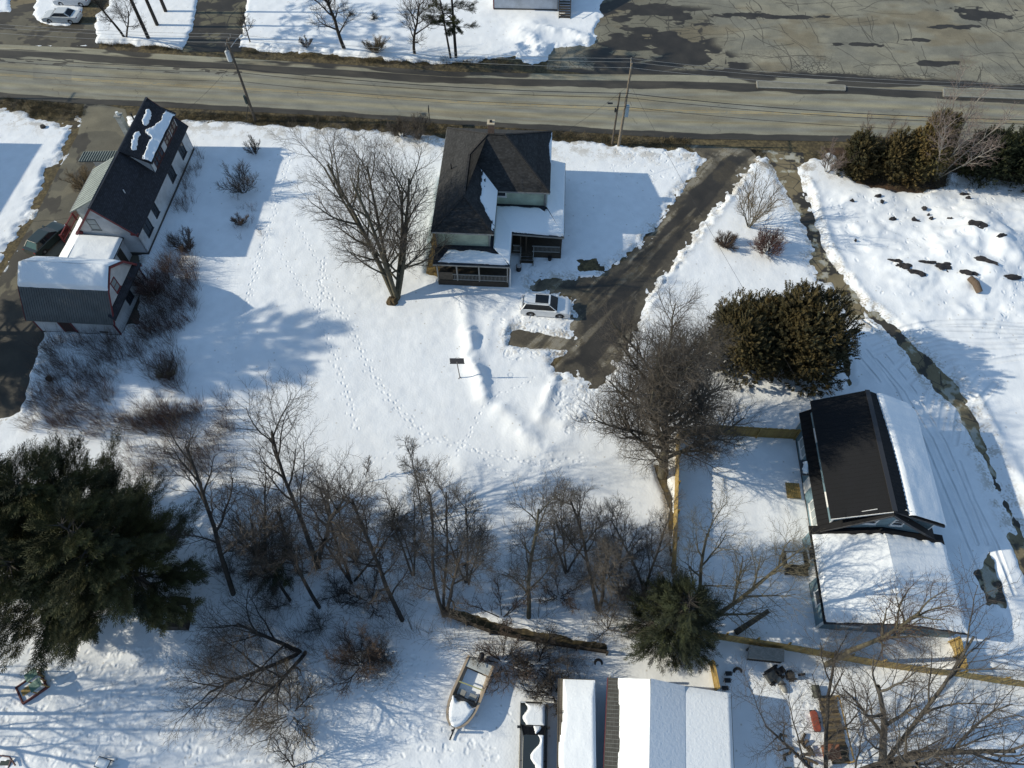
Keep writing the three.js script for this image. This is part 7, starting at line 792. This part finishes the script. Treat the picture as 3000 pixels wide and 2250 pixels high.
{ const a = [44.00, -11.36], b = [44.69, -9.95], y = snowDepth(a[0], a[1]); tag(mesh('log', new GB().tube([[a[0], y + 0.15, a[1]], [(a[0] + b[0]) / 2, y + 0.14, (a[1] + b[1]) / 2], [b[0], snowDepth(b[0], b[1]) + 0.05, b[1]]], [0.3, 0.33, 0.3], 10), logMat), 'thick brown log lying in the lumpy snow field', 'log'); }
{ const a = [16.08, 21.56], b = [18.38, 20.31]; tag(mesh('log', new GB().tube([[a[0], 0.3, a[1]], [(a[0] + b[0]) / 2, 0.9, (a[1] + b[1]) / 2], [b[0], 1.5, b[1]]], [0.22, 0.19, 0.16], 9), BARK.brown), 'sawn brown trunk stub leaning over the fenced yard', 'log'); }
{ // covered bench / hot tub by the garage
  const [x, z] = [21.67, 16.72]; const t = thing('yard_bench', 'dark wooden yard bench with snowy top against the garage wall', 'bench', x, 0, z, -4 * RAD); mesh('top', boxG(-1.15, 0.9, 0.9, 0.98, -0.95, 0.1), MAT.wetWood, t); mesh('front_panel', boxG(-1.1, 0.85, 0.1, 0.9, 0.02, 0.08), oldTones[0], t); mesh('side_panel', boxG(-1.12, -1.06, 0.1, 0.9, -0.9, 0.02), oldTones[1], t); for (const [a, b] of [[-1.05, -0.85], [0.8, -0.85], [-1.05, 0.6], [0.8, 0.6]]) mesh('leg', boxG(a - 0.05, a + 0.05, 0, 0.9, b - 0.05, b + 0.05), MAT.wetWood, t); for (let i = 0; i < 7; i++) mesh('slat', boxG(-1.1, 0.85, 0.45, 0.49, 0.12 + i * 0.09, 0.19 + i * 0.09), oldTones[i % 3], t); snowPatch('snow_cap', [[-1.05, 0.98, -0.85], [0.2, 0.98, -0.85], [0.2, 0.98, 0.1], [-1.05, 0.98, 0.1]], (u, v) => 0.3 * Math.sqrt(Math.min(1, Math.max(0, Math.min(u, 1 - u, v, 1 - v)) * 9)), 20, 16, t); }
{ const [x, z] = [22.62, 18.55]; const t = thing('rain_barrel', 'pale blue rain barrel against the garage wall', 'barrel', x, 0, z); mesh('drum', new GB().tube([[0, 0, 0], [0, 0.35, 0], [0, 0.7, 0], [0, 0.95, 0]], [0.26, 0.31, 0.31, 0.27], 16), std(0.3, 0.43, 0.46, 0.5), t); mesh('lid', new GB().tube([[0, 0.95, 0], [0, 1.0, 0]], [0.29, 0.29], 16), std(0.32, 0.45, 0.48, 0.5), t); }
{ // green house porch steps: pots and bin
  const t = thingAt('porch_bin', 'black bin by the porch corner of the green house', 'bin', 0.66, -13.06); mesh('bin_body', new GB().tube([[0, 0.1, 0], [0, 0.85, 0]], [0.24, 0.29], 14), MAT.black, t); mesh('bin_lid', new GB().tube([[0, 0.85, 0], [0, 0.95, 0]], [0.31, 0.2], 14), std(0.35, 0.36, 0.38, 0.6), t); const p = thingAt('porch_planter', 'dark planter standing in the snow right of the porch stairs', 'planter', 3.75, -14.41); mesh('pot', new GB().tube([[0, 0.1, 0], [0, 0.6, 0]], [0.16, 0.22], 12), MAT.black, p); mesh('soil', new GB().tube([[0, 0.55, 0], [0, 0.58, 0]], [0.2, 0.2], 12), MAT.wetWood, p); }
{ // toy sandbox with two green seats
  const t = thingAt('picnic_sandbox', 'dark red wooden sandbox with two green roofed seats on the trampled snow', 'sandbox', -33.19, 25.25); t.rotation.y = 0.7; const red = std(0.14, 0.035, 0.035, 0.8, { map: scaled(plankTex, 0.8) }), grn = std(0.06, 0.16, 0.12, 0.6); for (const [a, b, c, d] of [[-0.85, 0.85, -0.7, -0.62], [-0.85, 0.85, 0.62, 0.7], [-0.85, -0.77, -0.62, 0.62], [0.77, 0.85, -0.62, 0.62]]) mesh('side_board', boxG(a, b, 0.1, 0.5, c, d), red, t); mesh('sand_snow', boxG(-0.77, 0.77, 0.15, 0.35, -0.62, 0.62), MAT.roofSnow, t); for (const z of [-0.42, 0.42]) { mesh('seat_roof', new GB().slab([[0.15, 1.15, z - 0.3], [0.15, 1.15, z + 0.3], [0.95, 1.3, z + 0.3], [0.95, 1.3, z - 0.3]], 0.06), grn, t); for (const [px, pz] of [[0.2, -0.25], [0.2, 0.25], [0.9, -0.25], [0.9, 0.25]]) mesh('post', boxG(px - 0.03, px + 0.03, 0.1, 1.15, z + pz - 0.03, z + pz + 0.03), MAT.newWood, t); } mesh('seat', boxG(-0.6, 0.2, 0.5, 0.55, -0.2, 0.25), MAT.newWood, t); }
{ const t = thingAt('garden_table', 'square garden table with snowy top on the trampled snow', 'table', -26.71, 29.90); t.rotation.y = -0.25; mesh('table_top', boxG(-0.45, 0.45, 0.62, 0.67, -0.32, 0.32), MAT.black, t); for (const [a, b] of [[-0.4, -0.28], [0.4, -0.28], [-0.4, 0.28], [0.4, 0.28]]) mesh('leg', boxG(a - 0.03, a + 0.03, 0, 0.62, b - 0.03, b + 0.03), MAT.black, t); mesh('apron', boxG(-0.43, 0.43, 0.5, 0.62, 0.27, 0.31), MAT.wetWood, t); snowPatch('snow_cap', [[-0.42, 0.67, -0.28], [0.42, 0.67, -0.28], [0.42, 0.67, 0.28], [-0.42, 0.67, 0.28]], (u, v) => 0.16 * Math.sqrt(Math.min(1, Math.max(0, Math.min(u, 1 - u, v, 1 - v)) * 9)), 14, 12, t); }
{ const t = thingAt('trampoline', 'broken trampoline frame at the lower corner of the trampled snow', 'trampoline', -33.49, 29.90); mesh('mat', boxG(-0.2, 0.5, 0.2, 0.23, -0.5, 0.1), std(0.03, 0.05, 0.05, 0.8), t); mesh('frame_tube', new GB().tube([[-1.2, 0.3, 0.1], [-0.5, 0.42, -0.5], [0.4, 0.4, -0.4], [0.95, 0.35, 0.1]], [0.05, 0.05, 0.05, 0.05], 7), std(0.1, 0.05, 0.05, 0.6), t); mesh('frame_leg', new GB().tube([[0.55, 0.35, -0.3], [0.4, 0.1, 0.5], [0.2, 0.05, 0.9]], [0.06, 0.06, 0.05], 7), std(0.09, 0.05, 0.05, 0.6), t); }
{ const t = thingAt('pine_shed', 'small snow-roofed hut under the edge of the pines', 'hut', -24.25, 20.47); mesh('wall', boxG(-0.9, 0.9, 0, 1.6, -0.9, 0.9), oldTones[1], t); mesh('roof', new GB().slab([[-1.1, 1.6, -1.05], [-1.1, 1.6, 1.05], [0.05, 2.0, 1.05], [0.05, 2.0, -1.05]], 0.08), oldTones[0], t); mesh('roof', new GB().slab([[0.06, 2.0, -1.05], [0.06, 2.0, 1.05], [1.1, 1.6, 1.05], [1.1, 1.6, -1.05]], 0.08), oldTones[0], t); snowPatch('roof_snow', [[-1.05, 1.62, -1], [-0.1, 1.97, -1], [-0.1, 1.97, 1], [-1.05, 1.62, 1]], blanket(0.16, 0.08), 16, 20, t); snowPatch('roof_snow', [[0.5, 1.82, -0.5], [1.08, 1.61, -0.5], [1.08, 1.61, 0.5], [0.5, 1.82, 0.5]], blanket(0.14, 0.1), 12, 16, t); }
{ const t = thingAt('hand_pump', 'dark hand pump with a long lever in the thicket snow', 'pump', -3.41, 16.79); mesh('post', new GB().tube([[0, 0, 0], [-0.1, 1.0, 0]], [0.1, 0.08], 8), BARK.dark, t); mesh('lever', new GB().tube([[-0.1, 1.0, 0], [1.4, 1.35, -0.2]], [0.045, 0.03], 6), BARK.dark, t); mesh('head', boxG(-0.32, 0.02, 0.95, 1.12, -0.1, 0.1), MAT.black, t); }
{ // clutter behind the workshop
  const w = thingAt('pallet_shelter', 'weathered grey pallet shelter leaning on the long fence', 'shelter', 17.77, 23.51); w.rotation.y = -0.1; for (let i = 0; i < 14; i++) mesh('slat', boxG(-1.2 + i * 0.17, -1.07 + i * 0.17, 0.05, 0.85, -0.02, 0.02), oldTones[i % 3], w); mesh('roof_board', new GB().slab([[-1.25, 0.9, 0.05], [1.2, 0.9, 0.05], [1.2, 1.25, -0.75], [-1.25, 1.25, -0.75]], 0.05), std(0.3, 0.31, 0.31, 0.8, { map: scaled(plankTex, 1) }), w); for (const x of [-1.15, 1.1]) mesh('post', boxG(x - 0.05, x + 0.05, 0, 1.2, -0.7, -0.6), MAT.oldWood, w);
  const k = thingAt('tarp_roll', 'rolled grey tarp lying on the snow below the pallet shelter', 'tarp', 18.70, 25.05); mesh('roll', (() => { const g = new THREE.CapsuleGeometry(0.2, 0.75, 4, 12); g.scale(1, 1, 0.8); g.rotateX(Math.PI / 2); g.rotateY(0.35); g.translate(0, 0.35, 0); return g; })(), std(0.33, 0.32, 0.29, 0.7, { map: scaled(tintTex, 0.6) }), k); mesh('strap', boxG(-0.23, 0.23, 0.12, 0.6, -0.03, 0.03), MAT.black, k);
  const m = thingAt('lawn_tractor', 'dark riding mower half buried in snow below the pallet shelter', 'mower', 18.23, 24.45); m.rotation.y = 0.5; mesh('hood', boxG(-0.6, 0.1, 0.3, 0.75, -0.28, 0.28), std(0.05, 0.052, 0.05, 0.6), m); mesh('seat', boxG(0.3, 0.7, 0.55, 0.62, -0.22, 0.22), MAT.black, m); mesh('seat_back', boxG(0.66, 0.74, 0.6, 0.95, -0.22, 0.22), MAT.black, m); mesh('deck', boxG(-0.4, 0.6, 0.15, 0.28, -0.5, 0.5), MAT.black, m); for (const [x, z, q] of [[-0.45, 0.36, 0.16], [-0.45, -0.36, 0.16], [0.5, 0.4, 0.24], [0.5, -0.4, 0.24]]) { const g = new THREE.TorusGeometry(q * 0.68, q * 0.32, 6, 14); g.translate(x, q, z); mesh('wheel', g, MAT.rubber, m); } mesh('steering_wheel', (() => { const g = new THREE.TorusGeometry(0.16, 0.02, 5, 14); g.rotateX(1.2); g.translate(0.12, 0.95, 0); return g; })(), MAT.black, m);
  const c = thingAt('log_splitter', 'black log splitter beside the riding mower in the snow', 'splitter', 19.46, 24.48); mesh('frame', boxG(-0.35, 0.35, 0.15, 0.5, -0.25, 0.25), MAT.black, c); mesh('beam', new GB().bar([-0.3, 0.55, 0.1], [0.95, 0.45, -0.1], 0.14, 0.14), MAT.black, c); mesh('engine', boxG(-0.3, 0.1, 0.5, 0.8, -0.2, 0.2), std(0.04, 0.035, 0.03, 0.6), c); mesh('engine_cover', boxG(0.12, 0.35, 0.5, 0.68, -0.18, 0.18), MAT.whiteTrim, c); for (const z of [-0.32, 0.32]) { const g = new THREE.TorusGeometry(0.14, 0.07, 6, 14); g.translate(0, 0.2, z); mesh('wheel', g, MAT.rubber, c); }
  const s = thingAt('plastic_sled', 'orange-red plastic sled lying on the snow by the plank walkway', 'sled', 20.49, 27.35); s.rotation.y = 0.04; { const q = new THREE.Shape(); q.moveTo(-0.2, -0.45); q.quadraticCurveTo(-0.2, -0.62, 0, -0.62); q.quadraticCurveTo(0.2, -0.62, 0.2, -0.45); q.lineTo(0.2, 0.45); q.quadraticCurveTo(0.2, 0.6, 0, 0.6); q.quadraticCurveTo(-0.2, 0.6, -0.2, 0.45); q.closePath(); const g = new THREE.ExtrudeGeometry(q, { depth: 0.08, bevelEnabled: true, bevelSize: 0.05, bevelThickness: 0.05, bevelSegments: 2 }); g.rotateX(-Math.PI / 2); g.translate(0, 0.32, 0); mesh('shell', g, std(0.3, 0.07, 0.04, 0.55), s); mesh('rim', boxG(-0.2, 0.2, 0.22, 0.3, -0.7, 0.66), MAT.black, s); for (const z of [-0.2, 0.05]) mesh('clip', boxG(0.2, 0.32, 0.4, 0.48, z, z + 0.12), MAT.black, s); }
  const u = thingAt('trash_barrel', 'dark green barrel tipped over in the snow near the log splitter', 'barrel', 20.97, 25.51); mesh('drum', new GB().tube([[0, 0.38, -0.4], [0, 0.4, 0.4]], [0.27, 0.27], 14), std(0.035, 0.04, 0.03, 0.6), u); mesh('hoop', new GB().tube([[0, 0.39, -0.05], [0, 0.39, 0.05]], [0.285, 0.285], 14), MAT.black, u);
  const tyre = (lab, x, z, r, tilt) => { const g = new THREE.TorusGeometry(r * 0.72, r * 0.28, 8, 20); g.rotateX(Math.PI / 2 + tilt); const t = mesh('tyre', g, MAT.rubber); t.position.set(x, 0.14, z); tag(t, lab, 'tyre', 'loose tyres behind the workshop'); }; tyre('loose black tyre half buried beside the tipped barrel', 20.89, 25.89, 0.3, 0.2); tyre('loose black tyre standing by the wall of the workshop yard', 15.83, 24.18, 0.36, 0.7); tyre('loose black tyre half sunk in snow beside the tarp roll', 18.14, 25.19, 0.22, 0.4); tyre('loose tyre beside the narrow shed end', 6.10, 23.62, 0.34, 0.3);
  const walkTone = std(0.2, 0.155, 0.09, 0.9, { map: scaled(plankTex, 0.9) }), d = thingAt('plank_walkway', 'brown plank walkway under the wide bare tree', 'walkway', 21.62, 27.73); for (let i = 0; i < 26; i++) { const m = mesh('plank', boxG(-0.62, 0.62, 0.34, 0.38, -0.075, 0.075), [MAT.oldWood, walkTone, MAT.wetWood, walkTone][(i * 7) % 4], d); m.position.set(0.04 * Math.sin(i), 0, -1.9 + i * 0.16); m.rotation.y = 0.03 * Math.sin(i * 2.3) + 0.05; } for (const x of [-0.5, 0.5]) mesh('joist', boxG(x - 0.05, x + 0.05, 0.1, 0.34, -2, 2.2), MAT.wetWood, d); mesh('rail', new GB().bar([0.6, 0.95, -1.9], [0.62, 0.95, 2.1], 0.07, 0.07), MAT.newWood, d); for (const z of [-1.9, 0.1, 2.1]) mesh('post', boxG(0.56, 0.66, 0.1, 0.95, z - 0.04, z + 0.04), MAT.newWood, d);
  const f = thingAt('rusty_crate', 'rusty orange-brown crate beside the plank walkway', 'crate', 21.00, 29.22); for (let i = 0; i < 5; i++) { mesh('slat', boxG(-0.4, 0.4, 0.1 + i * 0.14, 0.21 + i * 0.14, 0.38, 0.42), std(0.24, 0.09, 0.045, 0.9), f); mesh('slat', boxG(-0.4, 0.4, 0.1 + i * 0.14, 0.21 + i * 0.14, -0.42, -0.38), std(0.2, 0.08, 0.045, 0.9), f); mesh('slat', boxG(-0.44, -0.4, 0.1 + i * 0.14, 0.21 + i * 0.14, -0.4, 0.4), std(0.22, 0.085, 0.045, 0.9), f); } mesh('lid', new GB().slab([[-0.5, 0.85, 0.5], [0.5, 0.85, 0.45], [0.5, 0.95, -0.4], [-0.5, 0.95, -0.45]], 0.05), std(0.26, 0.11, 0.06, 0.9), f);
  const r = rng(404); for (let i = 0; i < 26; i++) { const a = [18.90, 29.22], x = a[0] + (r() - 0.5) * 2.0, z = a[1] + (r() - 0.5) * 2.6, L = 0.3 + 0.25 * r(), q = r() * 3.14; const g = new GB().tube([[-Math.cos(q) * L / 2, 0.16 + 0.25 * r(), -Math.sin(q) * L / 2], [Math.cos(q) * L / 2, 0.18 + 0.25 * r(), Math.sin(q) * L / 2]], [0.09, 0.08], 7); const m = mesh('firewood_log', g, [oldTones[0], oldTones[2], logMat][i % 3]); m.position.set(x, 0.08, z); tag(m, 'short dark firewood log in the heap under the arching tree', 'log', 'firewood heap behind the workshop'); }
  const ch = thingAt('chair_frames', 'dark metal chair frames stacked behind the workshop corner', 'chair', 14.96, 24.84); for (const [x, z] of [[0, 0], [0.15, -0.45], [-0.25, 0.5]]) { mesh('chair_frame', new GB().tube([[x - 0.25, 0.2, z], [x - 0.25, 0.6, z - 0.1], [x + 0.25, 0.6, z - 0.1], [x + 0.25, 0.2, z]], [0.02, 0.02, 0.02, 0.02], 5), MAT.black, ch); mesh('chair_seat', boxG(x - 0.22, x + 0.22, 0.42, 0.44, z - 0.2, z + 0.1), MAT.black, ch); }
}
{ const t = thingAt('bucket', 'black bucket in the snow of the bramble patch', 'bucket', -40.97, -0.21); mesh('pail', new GB().tube([[0, 0.1, 0], [0, 0.5, 0]], [0.2, 0.26], 12), MAT.black, t); mesh('handle', new GB().tube([[-0.26, 0.5, 0], [0, 0.72, 0], [0.26, 0.5, 0]], [0.012, 0.012, 0.012], 5), MAT.black, t); const s = thingAt('snow_stump', 'dark tree stump on the snow left of the white house drive', 'stump', -53.87, -34.76); mesh('stump', new GB().tube([[0, 0, 0], [0.05, 0.45, 0]], [0.35, 0.26], 9), BARK.dark, s); mesh('root', new GB().tube([[0, 0.15, 0], [0.6, 0.12, 0.3]], [0.14, 0.05], 6), BARK.dark, s); }
{ const t = thingAt('leaf_mound', 'mound of dry brown leaves at the foot of the many-trunked tree', 'leaves', -11.41, -9.06); const g = new THREE.IcosahedronGeometry(0.55, 3), p = g.attributes.position; for (let i = 0; i < p.count; i++) { const k = 0.8 + 0.4 * vnoise(p.getX(i) * 9 + 3, p.getZ(i) * 9 + p.getY(i) * 7); p.setXYZ(i, p.getX(i) * k, Math.max(-0.1, p.getY(i) * k * 1.0), p.getZ(i) * k); } g.computeVertexNormals(); g.translate(0, 0.2, 0); mesh('leaf_mound', g, std(0.17, 0.115, 0.055, 0.95, { map: scaled(grainTex, 0.3) }), t); }

renderer.render(scene, camera);
